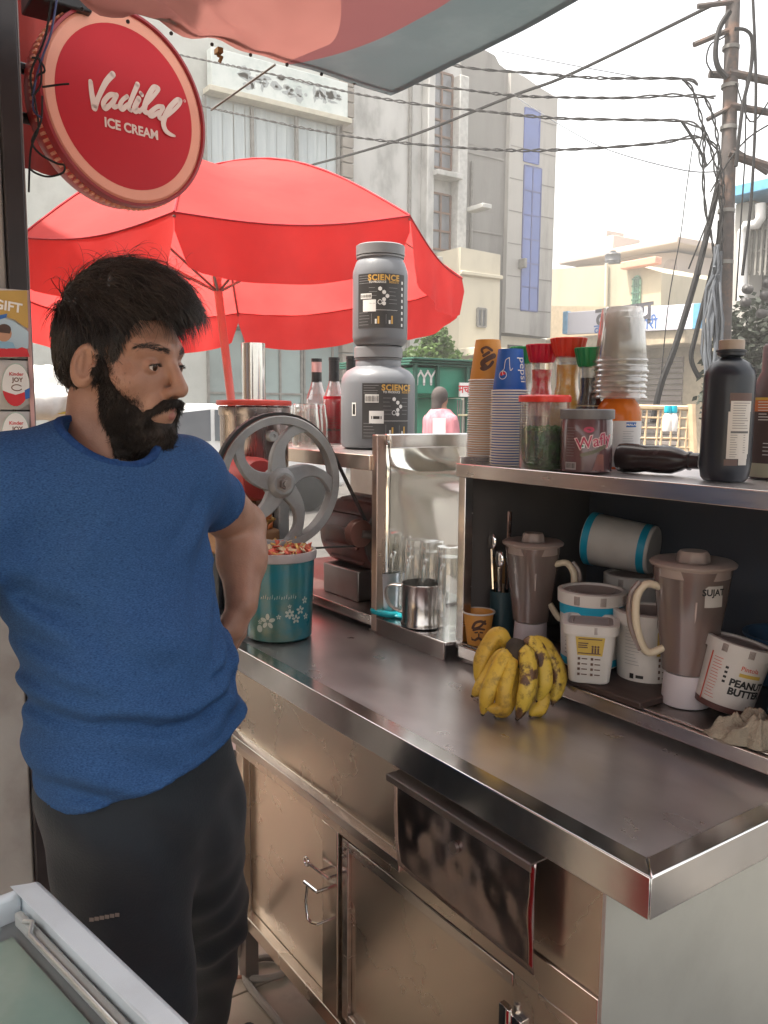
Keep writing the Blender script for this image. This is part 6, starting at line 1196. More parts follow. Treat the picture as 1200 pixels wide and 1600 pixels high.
# pulp residue bowl behind the spokes
t = thing('pulp_bowl', 'steel bowl of orange fruit pulp seen through the flywheel spokes', 'bowl', (-1.235-.13, .13+.02, ZC+.0+.1785)) if False else None
# --- bananas
BAN = mat('ripe_banana_skin', (.60, .38, .04), (.38, .20, .025), rough=.5, ns=10, lo=.35, hi=.75, dirt=(.06, .03, .016), ds=55, da=.75, bump=.03, bs=40)
bn = bpy.data.materials['ripe_banana_skin'].node_tree
BANT = mat('banana_tip', (.03, .018, .012), (.06, .035, .02), rough=.8, ns=30); BANG = mat('blotched_banana_skin', (.58, .39, .05), (.13, .06, .025), rough=.5, ns=30, lo=.53, hi=.58, dirt=(.04, .018, .012), ds=60, da=1.0, bump=.03, bs=40)
bx_, by_ = spot(808, 1118, ZC); BU = thing('banana_bunch', 'bunch of ripe spotted yellow bananas standing on the counter', 'bananas', (bx_, by_, ZC)); b0 = np.array([bx_, by_, ZC])
Db = float(np.dot(np.array([bx_, by_, ZC])-CAM, CM[2]))
def banana(pts, r, mm, k):
    r *= .87; P = smooth_path([np.array([float(c) for c in (ad(806+(px-806)*1.06, 1008+(py-1008)*1.02, Db+dd)-b0)]) for px, py, dd in pts], 7); n = len(P); rs = []
    for i in range(n):
        t_ = i/(n-1); rs.append(r*(.34+.66*min(1, (t_/.20)**.8) if t_ < .20 else (1 if t_ < .72 else max(.16, 1-((t_-.72)/.28)**1.7*.86))))
    P = [Vector((p.x, p.y, max(p.z, rs[i]*.9+.001))) for i, p in enumerate(P)]
    m = MB().tube(P, rs, 15)
    for i, p in enumerate(m.v):
        if i % 3 == 0: q = P[i//15]; m.v[i] = tuple(Vector(p)+(Vector(p)-q)*.10)
        elif True: q = P[i//15]; m.v[i] = tuple(Vector(p)-(Vector(p)-q)*.03)
    o = m.build('banana', mm, BU, smooth=70)
    MB().ell(P[-1], (r*.24, r*.24, r*.22), 8, 6).build('blossom_tip', BANT, o); return o
for k, (pts, r, mm) in enumerate((
    (((796, 1010, .03), (780, 994, .035), (768, 1008, .035), (757, 1032, .03), (749, 1066, .02)), .0200, BAN),
    (((800, 1016, .01), (782, 1028, .01), (766, 1055, .01), (755, 1072, .0), (742, 1086, -.005)), .0155, BAN),
    (((797, 1020, .0), (788, 1030, -.01), (774, 1058, -.02), (764, 1085, -.025), (757, 1114, -.02)), .0175, BAN),
    (((800, 1024, .0), (797, 1040, -.015), (789, 1075, -.03), (786, 1103, -.03), (762, 1104, -.03)), .0165, BAN),
    (((803, 1026, .01), (801, 1050, .0), (798, 1080, -.01), (790, 1105, -.015), (776, 1119, -.015)), .0165, BAN),
    (((812, 1018, .0), (822, 1024, -.015), (824, 1055, -.03), (820, 1085, -.035), (808, 1122, -.025)), .0185, BANG),
    (((815, 1012, .02), (832, 1008, .01), (844, 1030, .0), (848, 1065, -.01), (838, 1094, -.01)), .0180, BANG),
    (((818, 1008, .04), (846, 1012, .035), (862, 1040, .03), (866, 1070, .025), (860, 1098, .015)), .0175, BANG),
    (((822, 1040, .02), (838, 1070, .01), (845, 1090, .0), (838, 1110, -.005), (827, 1128, -.01)), .0170, BAN),
    (((812, 1012, .05), (840, 1006, .05), (858, 1024, .055), (870, 1055, .05), (868, 1085, .04)), .0165, BANG))): banana(pts, r, mm, k)
m = MB(); c0 = Vector([float(c) for c in (ad(804, 1018, Db)-b0)])
m.tube([c0+Vector((0, 0, -.028)), c0+Vector((.0, .0, -.008)), c0+Vector((0, .004, .012)), c0+Vector((-.002, .008, .020))], [.012, .019, .018, .012], 14); m.build('stem_crown', mat('dark_stem', (.03, .022, .016), (.06, .042, .028), rough=.85, ns=20, bump=.4), BU)
# --- lower shelf: board, cup, blenders, tubs
bd0, bd1 = az(880, 1070, ZB), az(975, 1102, ZB)
t = thing('wooden_board', 'dark brown wooden board lying on the bottom shelf under the tubs', 'board', (0, 0, ZB)); WD = mat('dark_board_wood', (.06, .035, .028), (.04, .024, .02), rough=.6, ns=4, stretch=(1, 12, 12), bump=.1)
MB().box((-.72, YC-.001, .0006), (-.305, YC+.165, .0130)).build('plank', WD, t, bevel=.002); ZW = ZB+.0132
oc = thing('paper_cup', 'single orange paper cup with moustached turban emblem on the bottom shelf', 'paper cup', (-.757, .392, ZB+.0005)); x, y = -.757, .392; a = cang(x, y); rb, rt, h = .0235, .0335, .078
if False: oc.location.z = ZW+.0003
MB().lathe([(0, .005), (rb, .005), (rt-.0006, h-.003), (rt-.0012, h-.002), (rb-.0012, .008), (0, .008)], 36).build('sleeve', CO, oc)
MB().lathe([(rt-.001, h-.003), (rt+.002, h-.0035), (rt+.003, h-.0015), (rt+.002, h), (rt-.0012, h-.0008)], 36).build('rolled_rim', CW, oc)
m = MB()
for pts, w in ((((-.014, .046), (-.008, .058), (.004, .062), (.014, .056)), .006), (((-.011, .045), (.002, .050), (.013, .062)), .005), (((-.012, .041), (0, .045), (.012, .043)), .0045), (((-.008, .036), (-.003, .037)), .0035), (((.003, .037), (.008, .036)), .0035), (((-.014, .021, .002), (-.008, .019, .005), (0, .024, .006), (.008, .019, .005), (.014, .021, .002)), .005), (((-.016, .024, .002), (-.014, .019, .004)), .003), (((.016, .024, .002), (.014, .019, .004)), .003), (((0, .034), (0, .028)), .003)):
    v, f = stroke(pts, w); on_cyl(m, v, f, rb+.0006, a+.05, 0, 0, rt+.0004, h)
m.build('turban_emblem', CBR, oc, smooth=0)
# blender jars
BJ = thin('smoky_jar_plastic', '#cbbab3', rough=.14, body=.50, bodycol='#b9a59d', fac=.08, trl=.4); BL = mat('blender_lid_plastic', (.42, .33, .29), (.36, .28, .25), rough=.4, ns=5, trl=.15); BH = mat('ivory_handle', (.62, .52, .38), (.54, .45, .33), rough=.35)
SHAKE = mat('chocolate_shake', (.26, .12, .095), (.22, .10, .08), rough=.4, ns=8)
def blender_jar(px, py, z, label, s_, hang, full, basecol, dy=0.0):
    x, y = spot(px, py, z); y += dy; t = thing('blender_jar', label, 'blender jar', (x, y, z+.0005), group='blender jars'); a = cang(x, y)
    b0_, b1_, rb_, rt_ = .062*s_, .262*s_, .043*s_, .066*s_
    MB().lathe([(0, .001), (.044*s_, .001), (.045*s_, .004), (.042*s_, b0_), (0, b0_)], 40).build('base_collar', basecol, t)
    MB().lathe([(rb_-.004, b0_+.001), (rb_, b0_+.003), (rt_, b1_)], 48, sq=2.6).build('jar_wall', BJ, t)
    zf = b0_+(b1_-b0_)*full; rf = rb_+(rt_-rb_)*full
    MB().lathe([(0, b0_+.003), (rb_-.004, b0_+.003), (rf-.003, zf), (0, zf+.001)], 40, sq=2.6).build('drink', SHAKE, t)
    MB().box((rb_*.98, -.0012, b0_+.01), (rb_*1.0+.001, .0012, b0_+.02)).build('seam', BL, t) if False else None
    for q in (a+.15,): MB().tube([(rb_*1.03*cos(q), rb_*1.03*sin(q), b0_+.03), (rt_*.985*cos(q), rt_*.985*sin(q), b1_-.05)], .0016, 6).build('jar_rib', mat('rib_painted_highlight', (.6, .48, .44), rough=.25) if 'rib_painted_highlight' not in bpy.data.materials else bpy.data.materials['rib_painted_highlight'], t)  # rib in a paler colour that stands in for its highlight
    MB().lathe([(rt_-.002, b1_-.014), (rt_+.001, b1_-.014), (rt_+.002, b1_+.002), (rt_+.010, b1_+.004), (rt_+.011, b1_+.008), (rt_+.006, b1_+.012), (rt_-.012, b1_+.013), (rt_-.022, b1_+.008), (0, b1_+.008)], 48).build('lid', BL, t)
    m = MB().lathe([(.030*s_, b1_+.008), (.031*s_, b1_+.010), (.028*s_, b1_+.024), (.024*s_, b1_+.028), (0, b1_+.029)], 32)
    for i, p in enumerate(m.v):
        if (i % 32) % 4 < 2 and p[2] < b1_+.027: m.v[i] = (p[0]*.93, p[1]*.93, p[2])
    m.build('lid_knob', BL, t)
    c, s2_ = cos(hang), sin(hang); hp = [(rt_*.94, b1_-.035), (rt_*.98+.022, b1_-.030), (rt_*.98+.038, b1_-.055), (rt_+.034, b1_-.105), (rt_+.014, b1_-.150), (rb_+.006, b0_+.042)]
    m = MB(); P = smooth_path([(q*c, q*s2_, z_) for q, z_ in hp], 6); m.tube(P, [.0075-.002*abs(i/len(P)-.5) for i in range(len(P))], 10); m.build('handle', BH, t)
    m = MB(); P = smooth_path([((q+.012)*c, (q+.012)*s2_, z_+.004) for q, z_ in hp[1:-1]], 6); m.tube(P, .0045, 8); m.build('handle_guard', BJ, t)
    if t['label'].startswith('taller'):
        m = MB(); patch(m, .022, .056, b1_-.058, b1_-.022, rt_+.0012, a, 0, 0, 6); cyl_text(m, 'SUJAT', .0155, rt_+.0020, a+.60, b1_-.033, 1, bold=.03); m.build('tape_label', [mat('tape_paper', (.52, .48, .44), rough=.6), INKK], t, smooth=0)
    return t
BW = mat('lilac_white_plastic', (.60, .54, .56), (.54, .48, .50), rough=.45, ns=4)
xq, yq = spot(830, 1003, ZB); a = cang(xq, yq)
blender_jar(828, 1006, ZW, 'smaller smoky blender jar with chocolate shake at the bottom, behind the bananas', .81, a+1.25, .26, BW, .0)
blender_jar(1071, 1098, ZB, 'taller smoky blender jar with a torn tape label and ivory handle', .93, a-1.3, .55, BW)
# tubs
TW = mat('tub_white_plastic', (.64, .60, .56), (.57, .53, .50), rough=.42, ns=4, dirt=(.42, .36, .3), ds=8, da=.3); TL = mat('tub_lid_top', (.34, .27, .25), (.28, .23, .21), rough=.45, ns=6); CY = mat('cyan_band', (.01, .33, .50), (.01, .28, .44), rough=.4); YLB = mat('yellow_tub_label', (.58, .40, .08), (.5, .34, .07), rough=.45); BRP = mat('brown_print2', (.13, .07, .05), rough=.5, rv=0)
def tub(name, label, px, py, z, rb_, rt_, h, sq=None, dy=0, rot=None, lidcol=None, band=None, parts=(), dx=0):
    x, y = spot(px, py, z); x += dx; y += dy; t = thing(name, label, 'tub', (x, y, z+.0004), rot=rot); a = cang(x, y)
    MB().lathe([(0, .001), (rb_-.003, .001), (rb_, .004), (rt_, h*.86), (rt_, h*.9), (0, h*.9)], 44, sq=sq).build('tub_body', TW, t)
    MB().lathe([(rt_-.001, h*.845), (rt_+.0045, h*.84), (rt_+.005, h*.99), (rt_+.002, h), (rt_-.004, h), (rt_-.006, h-.004)], 44, sq=sq).build('lid_rim', lidcol or TW, t)
    MB().lathe([(rt_-.006, h-.004), (rt_*.72, h-.004), (rt_*.70, h-.002), (rt_*.66, h-.004), (0, h-.004)], 44, sq=sq).build('lid_top', TL, t)
    for k in range(3):
        for q in range(5): aa = a-.5+k*.75+q*.035; MB().box((rt_+.0035, -.0005, h*.86), (rt_+.0062, .0005, h*.97), M=Matrix.Rotation(aa, 4, 'Z')).build('lid_tooth', TL, t, smooth=0)
    if band: MB().lathe([(np.interp(q, [.004, h*.86], [rb_, rt_])+.0008, q) for q in band], 44, sq=sq).build('colour_band', CY, t)
    return t, a
t, a = tub('food_tub', 'small square white tub with a yellow label at the front of the board', 920, 1060, ZW, .037, .046, .113, 6)
nx = (cos(a), sin(a), 0)
# label on the flat face turned to the viewer
t.rotation_euler = (0, 0, a); a = 0
def face(mb, pts, z0, rb_, rt_, h, mi, off=.0012): mb.add([(np.interp(z, [.004, h*.86], [rb_, rt_])*1.0+off, x, z) for x, z in pts], [tuple(range(len(pts)))], mi)
m = MB(); face(m, [(-.022, .056), (.022, .056), (.026, .091), (-.026, .091)], 0, .037, .046, .113, 0); m.build('label', YLB, t, smooth=0)
m = MB()
for k, (z, x0_, x1_) in enumerate(((.086, -.021, .021), (.078, -.021, -.003), (.074, -.021, -.005), (.070, -.021, -.004), (.059, -.021, .019))): face(m, [(x0_, z), (x1_, z), (x1_, z+.0022), (x0_, z+.0022)], 0, .037, .046, .113, 0, .0018)
for q in (.003, .008, .013): face(m, [(q, .060), (q+.0032, .060), (q+.0032, .071), (q, .071)], 0, .037, .046, .113, 0, .0019); face(m, [(q+.0016+.0022*cos(s_), .0735+.0022*sin(s_)) for s_ in np.linspace(0, 6.2, 8)], 0, .037, .046, .113, 0, .0019)
for z in (.047, .037, .027, .017):
    for x0_ in (-.021, .002): face(m, [(x0_, z), (x0_+.0045, z), (x0_+.0045, z+.005), (x0_, z+.005)], 0, .037, .046, .113, 0, .0018); face(m, [(x0_+.007, z+.0015), (x0_+.017, z+.0015), (x0_+.017, z+.0035), (x0_+.007, z+.0035)], 0, .037, .046, .113, 0, .0018)
m.build('label_print', BRP, t, smooth=0)
t, a = tub('food_tub', 'big round white tub with a yellow side label left of the taller blender jar', 1003, 1066, ZB, .052, .060, .140, None, dy=.01)
m = MB(); kw = dict(r2=.0612, h=.12); patch(m, .018, .055, .065, .110, .0528, a, 0, 0, 8, **kw); m.build('label', YLB, t, smooth=0)
m = MB(); print_lines(m, .0532, a, (.022, .05), .07, .104, 4, .0014, 0, .0616, .12); print_lines(m, .0532, a, (-.042, -.012), .045, .115, 12, .0009, 1, .0616, .12)
for z in (.02, .032, .044, .055): patch(m, .022, .026, z, z+.006, .0532, a, 0, 0, 2, .0616, .12); patch(m, .03, .048, z+.001, z+.0035, .0532, a, 0, 0, 4, .0616, .12)
patch(m, -.030, -.022, .018, .028, .0532, a, 0, 2, 2, .0616, .12); patch(m, -.018, -.004, .02, .026, .0532, a, 0, 2, 3, .0616, .12); m.build('label_print', [BRP, INKGR, INKK], t, smooth=0)
t, a = tub('food_tub', 'white tub with a blue band under the lid, behind the small square tub', 905, 1040, ZW, .056, .062, .150, None, dy=.03, band=(.105, .125))
m = MB(); print_lines(m, .0605, a, (-.055, -.03), .03, .09, 9, .0012, 0); m.build('label_print', BRP, t, smooth=0); tz = t.location.copy()
MB().lathe([(.0575, .006), (.0578, .02)], 44).build('colour_band', CY, t)
# tub lying tilted on top
t = thing('food_tub', 'white tub with cyan bands lying on its side on top of the other tub', 'tub', (float(tz.x)+.03, float(tz.y)+.095, ZW+.1505+.062)); e = Vector((float(CM[0][0]), float(CM[0][1]), 0)).normalized(); ax_ = (e*.80+Vector((.50, -.35, -.10))*.9).normalized(); M = frame((0, 0, 0), Vector((0, 0, 1)).cross(ax_), ax_)
base_ = MB().box((-.06, .0, 0), (.06, .06, .02)) if False else None
MB().lathe([(0, -.085), (.056, -.085), (.059, -.08), (.053, .060), (.050, .063), (0, .0635)], 44, M=M).build('tub_body', TW, t)
MB().lathe([(.0548, .040), (.0542, .056)], 44, M=M).lathe([(.0602, -.082), (.0598, -.066)], 44, M=M).build('colour_band', CY, t)
m = MB()
for i in range(7):
    q = -1.8+.25*i; zc = -.03+.022*(i % 3); m.add([M @ Vector((.0577*cos(q+.10*s_*cos(w)), .0577*sin(q+.10*s_*cos(w)), zc+.008*sin(w))) for s_ in (1,) for w in np.linspace(0, 6, 8)], [tuple(range(8))], i % 2)
m.build('label_print', [mat('plum_print', (.2, .03, .06), rough=.5, rv=0), BRP], t, smooth=0)
st3, a = tub('food_tub', 'plain white tub standing at the back under the tilted one', 935, 1015, ZB, .056, .062, .155, None, dy=.11)
t.location = (st3.location.x-.02, st3.location.y-.01, ZB+.155+.0615)
t, a = tub('food_tub', 'brown lidded tub at the back between the blender jars', 995, 1020, ZB, .05, .055, .150, None, dy=.15, lidcol=mat('brown_lid', (.16, .09, .07), (.13, .075, .06), rough=.5))
# tilted peanut butter tub on the lip bead
e = Vector((float(CM[0][0]), float(CM[0][1]), 0)).normalized(); fvec = Vector((float(CM[2][0]), float(CM[2][1]), 0)).normalized()
t, a = tub('peanut_butter_tub', 'tilted white peanut butter tub with red and black print behind the rag', 1128, 1108, ZB+.008, .046, .052, .118, None)
t.rotation_mode = 'QUATERNION'; t.rotation_quaternion = Matrix.Rotation(R_(11), 3, (-fvec)).to_quaternion() if False else Matrix.Rotation(R_(13), 3, fvec).to_quaternion(); t.location.z += .004
kw = dict(r2=.0532, h=.10); m = MB(); cyl_text(m, 'PEANUT', .0165, .0472, a+.55, .055, 0, bold=.045, **kw); cyl_text(m, 'BUTTER', .0165, .0472, a+.55, .040, 0, bold=.045, **kw); cyl_text(m, 'Pintola', .011, .0472, a+.45, .082, 1, bold=.01, **kw)
patch(m, .008, .046, .068, .074, .0470, a, 0, 2, 6, **kw); print_lines(m, .0470, a, (-.038, -.02), .02, .088, 14, .0009, 1, .0532, .10); patch(m, -.046, -.043, .01, .095, .0470, a, 0, 1, 2, **kw)
for z in (.075, .067, .059, .051): patch(m, -.015, -.010, z, z+.004, .0470, a, 0, 0, 2, **kw)
m.build('label_print', [INKK, mat('coral_print', (.58, .10, .06), rough=.5, rv=0), YLB], t, smooth=0); MB().lathe([(.0462, .002), (.0470, .012)], 44).build('brown_base_band', mat('brown_base', (.10, .04, .035), rough=.5), t)
# rag
NX, NY = 84, 60; top_ = []; bot_ = []
for j in range(NY+1):
    for i in range(NX+1):
        u, w = i/NX*2-1, j/NY*2-1; th = atan2(w, u); edge = .86+.14*mnoise.noise(Vector((cos(th)*2.2, sin(th)*2.2, 4)))+.06*sin(th*7); k = max(abs(u), abs(w))+1e-6; q = sqrt(u*u+w*w); s_ = min(1, k/max(q, 1e-6)*1.0)
        x, y = u*s_*edge*.092, w*s_*edge*.050; e2 = 1-k
        n1 = abs(mnoise.noise(Vector((x*20+.3*mnoise.noise(Vector((x*30, y*30, 2))), y*28, 1)))); n2 = abs(mnoise.noise(Vector((x*48, y*52, 7)))); n3 = abs(mnoise.noise(Vector((x*100, y*100, 3))))
        h = (1-(1-min(1, e2*2.2))**2.4)*(.020+.034*(1-min(1, n1*2.8))+.013*(1-min(1, n2*2.6))+.004*(1-n3*2))*(.72+.34*(x/.09))
        top_.append((x+.010*mnoise.noise(Vector((x*40, y*40, 9))), y+.008*mnoise.noise(Vector((x*40, y*40, 19))), max(.0012, h+.0012)))
        bot_.append((x, y, .0002))
q = len(top_); fs = []
for j in range(NY):
    for i in range(NX): a_ = j*(NX+1)+i; fs += [(a_, a_+1, a_+NX+2, a_+NX+1), (q+a_, q+a_+NX+1, q+a_+NX+2, q+a_+1)]
x, y = spot(1152, 1152, ZB+.003); t = meshobj('rag', top_+bot_, fs, mat('grey_tan_rag', (.34, .29, .22), (.26, .22, .17), rough=.95, ns=25, bump=.4, bs=300))
tag(t, 'crumpled grey tan cloth rag at the shelf edge by the peanut butter tub', 'rag'); t.location = (x+.030, y+.016, ZB+.004); t.rotation_euler = (0, 0, atan2(e.y, e.x)-.35)
# blue basin at the right end
t, a = put('plastic_basin', 'blue plastic basin at the dark right end of the bottom shelf', 'basin', 1206, 1082, ZB); t.location.x -= .01; t.location.y += .07; BLB = mat('blue_basin_plastic', (.06, .14, .26), (.05, .12, .22), rough=.4, ns=4)
MB().lathe([(0, .001), (.055, .001), (.06, .005), (.078, .09), (.084, .092), (.084, .096), (.076, .095), (.057, .008), (0, .006)], 44).build('basin_wall', BLB, t)
# spoon holder with steel spoons and brush
x, y = -.757, .362; t = thing('utensil_holder', 'dark utensil cup holding spoons at the left inner corner of the shelf', 'holder', (x, y+.10, ZB+.0005)); 
MB().lathe([(0, .001), (.024, .001), (.026, .003), (.029, .115), (.0275, .115), (.024, .006), (0, .005)], 32).build('holder_wall', mat('dark_teal_plastic', (.02, .05, .06), (.016, .04, .05), rough=.4), t)
hx0 = (x, y+.10)
for i, (dx, dy_, L_2, lab) in enumerate(((.008, .0, .285, 'long steel spoon handle rising highest from the utensil cup'), (-.010, -.010, .20, 'steel spoon with upturned bowl in the utensil cup'), (.006, -.012, .165, 'short steel spoon at the front of the utensil cup'))):
    u = thing('steel_spoon', lab, 'spoon', (hx0[0]+dx, hx0[1]+dy_, ZB+.0075), group='steel spoons in the utensil cup'); d = Vector((dx*.8-.03*(i == 0)*0, dy_*.8, L_2)).normalized()
    MB().tube([d*.0, d*L_2*.6, d*L_2], [.0035, .0045, .006], 8).build('handle', CHROME, u)
    if i: MB().ell(d*(L_2+.016), (.013, .006, .020), 14, 8).build('spoon_bowl', CHROME, u)
u = thing('wooden_spatula', 'brown wooden spatula head standing in the utensil cup', 'spatula', (hx0[0]-.010, hx0[1]+.010, ZB+.0075)); MB().tube([(0, 0, 0), (-.004, 0, .13)], .005, 8).build('handle', WOODL, u); MB().prism([(-.022, -.004, .12), (.012, -.004, .12), (.016, -.004, .175), (-.024, -.004, .18)], (0, .009, 0)).build('blade', mat('amber_wood', (.36, .19, .06), (.28, .14, .05), rough=.6), u, bevel=.003)
# slipper on the floor near the man's rear foot is part of his clothing (see below)
# ================================================================ the man behind the counter
HC = ad(190, 573, 1.29); HS = .955
v_ = np.array([CAM[0]-HC[0], CAM[1]-HC[1], 0]); TH = v_/np.linalg.norm(v_); RH = np.array([-TH[1], TH[0], 0]); RH = RH if RH@CM[0] > 0 else -RH; UP = np.array([0, 0, 1.0])
PHI = R_(50); fd = sin(PHI)*RH+cos(PHI)*TH; PT = R_(6); f3 = cos(PT)*fd-sin(PT)*UP; u3 = sin(PT)*fd+cos(PT)*UP; r3 = np.cross(f3, u3)
HM = np.stack([r3, f3, u3], 0)                     # rows: subject's right, forward, up
def h2w(p): return (np.asarray(p)*HS) @ HM+HC
def w2h(p): return HM @ (np.asarray(p)-HC)/HS
MX, MY = float(ad(215, 1290, 1.33)[0]), float(ad(215, 1290, 1.33)[1])
MAN = thing('person', 'bearded man in a heathered blue t-shirt and dark trousers leaning by the counter', 'person', (MX, MY, 0)); MO_ = np.array([MX, MY, 0])
SKIN = mat('brown_skin', (.37, .20, .138), (.285, .145, .098), rough=.42, ns=22, bump=.12, bs=380, sub=.12, spec=.4)
HAIR = mat('black_brown_hair', (.013, .0095, .009), (.028, .020, .017), rough=.33, ns=30, spec=.5, rv=.05)
BEARD = mat('dark_beard', (.016, .012, .0105), (.04, .030, .025), rough=.62, ns=40, spec=.22, rv=.05)
HAIRL = mat('brown_painted_sheen', (.035, .026, .022), (.06, .045, .038), rough=.36, ns=30, spec=.5, rv=.05)  # lighter brown for strand variety, with the hair's sheen painted in
def headf(P):
    x = np.abs(P[..., 0]); Q = np.stack([x, P[..., 1], P[..., 2]], -1)
    d = elld(Q, (0, -.010, .045), (.076, .094, .090)); d = smin(d, elld(Q, (0, .030, -.012), (.062, .066, .095)), .03)
    d = smin(d, elld(Q, (0, .030, -.078), (.052, .052, .040)), .03); d = smin(d, elld(Q, (0, .074, -.100), (.022, .020, .020)), .025)
    d = smin(d, cone(Q, (.008, .088, .034), (.044, .068, .034), .014, .014), .018); d = smin(d, elld(Q, (.050, .052, -.020), (.022, .024, .022)), .025)
    d = smax(d, -elld(Q, (.031, .106, .008), (.019, .020, .014)), .014)
    d = smin(d, cone(Q, (0, .090, .026), (0, .117, -.022), .0085, .0115), .010); d = smin(d, elld(Q, (0, .116, -.027), (.0108, .0115, .0105)), .008); d = smin(d, elld(Q, (.0115, .105, -.031), (.0075, .0110, .0080)), .006)
    d = smax(d, -elld(Q, (.0075, .112, -.0395), (.0042, .0065, .0045)), .003)
    d = smin(d, elld(Q, (0, .086, -.058), (.030, .018, .024)), .015)
    d = smin(d, cone(Q, (0, .1035, -.0565), (.019, .092, -.0605), .0052, .0032), .004); d = smin(d, cone(Q, (0, .1025, -.0680), (.017, .0925, -.0640), .0066, .0035), .004)
    d = smax(d, -cone(Q, (0, .112, -.0618), (.022, .097, -.0622), .0022, .0014), .003)
    lid = elld(Q, (.0315, .0800, .0075), (.0150, .0142, .0132)); lid = smax(lid, -elld(Q, (.0315, .0960, .0060), (.0128, .014, .0048)), .0012); d = smin(d, lid, .004)
    A = np.array([[.94, .34, 0], [-.33, .92, -.2], [.07, .19, .98]]); ec = np.array([.082, .000, -.002]); nE = np.array([.94, .34, 0]); ear = elld(Q, ec, (.0125, .0225, .036), A); ear = smax(ear, -elld(Q, ec+nE*.0135+np.array([-.002, .003, .004]), (.0105, .0150, .0255), A), .003); ear = smin(ear, cone(Q, ec+nE*.006+np.array([-.001, -.006, -.012]), ec+nE*.006+np.array([-.001, -.004, .016]), .0040, .0035), .003); ear = smin(ear, elld(Q, (.0835, .0175, -.005), (.0065, .0045, .008)), .003)
    d = smin(d, ear, .006)
    nb = w2h(ad(158, 755, 1.30)); d = smin(d, cone(P, (0, -.028, -.06), nb, .060, .066), .02); d = smin(d, cone(P, (.03, .0, -.09), nb+np.array([.02, .05, 0]), .018, .02), .02)
    return d
hv, hf = sdf_mesh(headf, (-.13, -.16, -.26), (.13, .15, .16), .0023)
# arms and hands, in world space; merged with the head and legs into one body mesh
SHL, ELB, WRL = ad(297, 752, 1.39), ad(378, 822, 1.60), ad(378, 945, 1.48); SHR, ELR, WRR = ad(0, 775, 1.19), ad(-95, 960, 1.10), ad(-190, 1180, 1.02)
HL, KL, AL = ad(292, 1290, 1.40), ad(322, 1425, 1.60), ad(318, 1588, 1.86); HR, KR = ad(188, 1290, 1.28), ad(210, 1560, 1.30); AR = KR.copy(); AR[2] = .09; AR += -TH*.03
def handchain(w, d, n, s_=1.0):
    d = d/np.linalg.norm(d); n = n/np.linalg.norm(n); b = np.cross(d, n); F = [(w, w+d*.045*s_, .024*s_, .026*s_)]
    for k, L in enumerate((.062, .070, .066, .052)):
        k0 = w+d*.085*s_+b*(.030-.020*k)*s_; F += [(w+d*.03*s_+b*(.018-.012*k)*s_, k0, .017*s_, .0125*s_)]; d1 = d*.94+n*.34; d2 = d*.7+n*.72; F += [(k0, k0+d1*L*.55*s_, .0098*s_, .0088*s_), (k0+d1*L*.55*s_, k0+d1*L*.55*s_+d2*L*.5*s_, .0088*s_, .0072*s_)]
    t0 = w+d*.022*s_+b*.024*s_; t1 = t0+(d*.6+b*.75)*.042*s_; F += [(t0, t1, .016*s_, .0115*s_), (t1, t1+(d*.85+b*.3+n*.2)*.036*s_, .0105*s_, .0085*s_)]
    return F
hd = ad(345, 1020, 1.46)-WRL; HNL = handchain(WRL, hd, TH*-.15-UP*.2+RH*-.4, .98); HNR = handchain(WRR, -UP+TH*.2, RH, .98)
def armf(P):
    d = smin(cone(P, SHL, ELB, .058, .044), cone(P, ELB, WRL+(ELB-WRL)*.55, .043, .0445), .018); d = smin(d, cone(P, ELB+(WRL-ELB)*.35, WRL, .044, .0285), .02)
    for a, b, ra, rb in HNL: d = smin(d, cone(P, a, b, ra, rb), .006)
    return d
def arm2f(P):
    d = smin(cone(P, SHR, ELR, .056, .043), cone(P, ELR, WRR, .043, .026), .02)
    for a, b, ra, rb in HNR: d = smin(d, cone(P, a, b, ra, rb), .006)
    return d
def legf(P):
    d = smin(cone(P, HL, KL, .08, .055), cone(P, KL, AL, .055, .036), .03); d = smin(d, smin(cone(P, HR, KR, .085, .055), cone(P, KR, AR, .055, .036), .03), .05)
    for a, dr in ((AL, fd*.8-TH*.0), (AR, TH)):
        f0 = a.copy(); f0[2] = .045; d = smin(d, cone(P, f0-dr*.04, f0+dr*.13, .036, .026), .03); d = smin(d, cone(P, a, f0, .036, .036), .02)
    return np.maximum(d, .016-P[..., 2])
def bound(pts, m): a = np.array(pts); return a.min(0)-m, a.max(0)+m
parts_ = [(h2w(hv), hf)]
for fn, pts, mg, hh in ((armf, [SHL, ELB, WRL]+[q[1] for q in HNL], .075, .0042), (arm2f, [SHR, ELR, WRR]+[q[1] for q in HNR], .075, .006), (legf, [HL, KL, AL*[1, 1, 0], HR, KR, AR*[1, 1, 0]], .18, .011)):
    lo, hi = bound(pts, mg); parts_.append(sdf_mesh(fn, lo, hi, hh))
V_ = []; F_ = []; o_ = 0
for v, f in parts_: V_.append(v-MO_); F_.append(f+o_); o_ += len(v)
body = meshobj('body', np.concatenate(V_), np.concatenate(F_), SKIN, MAN)
md = body.modifiers.new('smooth', 'SMOOTH'); md.factor = .4; md.iterations = 2
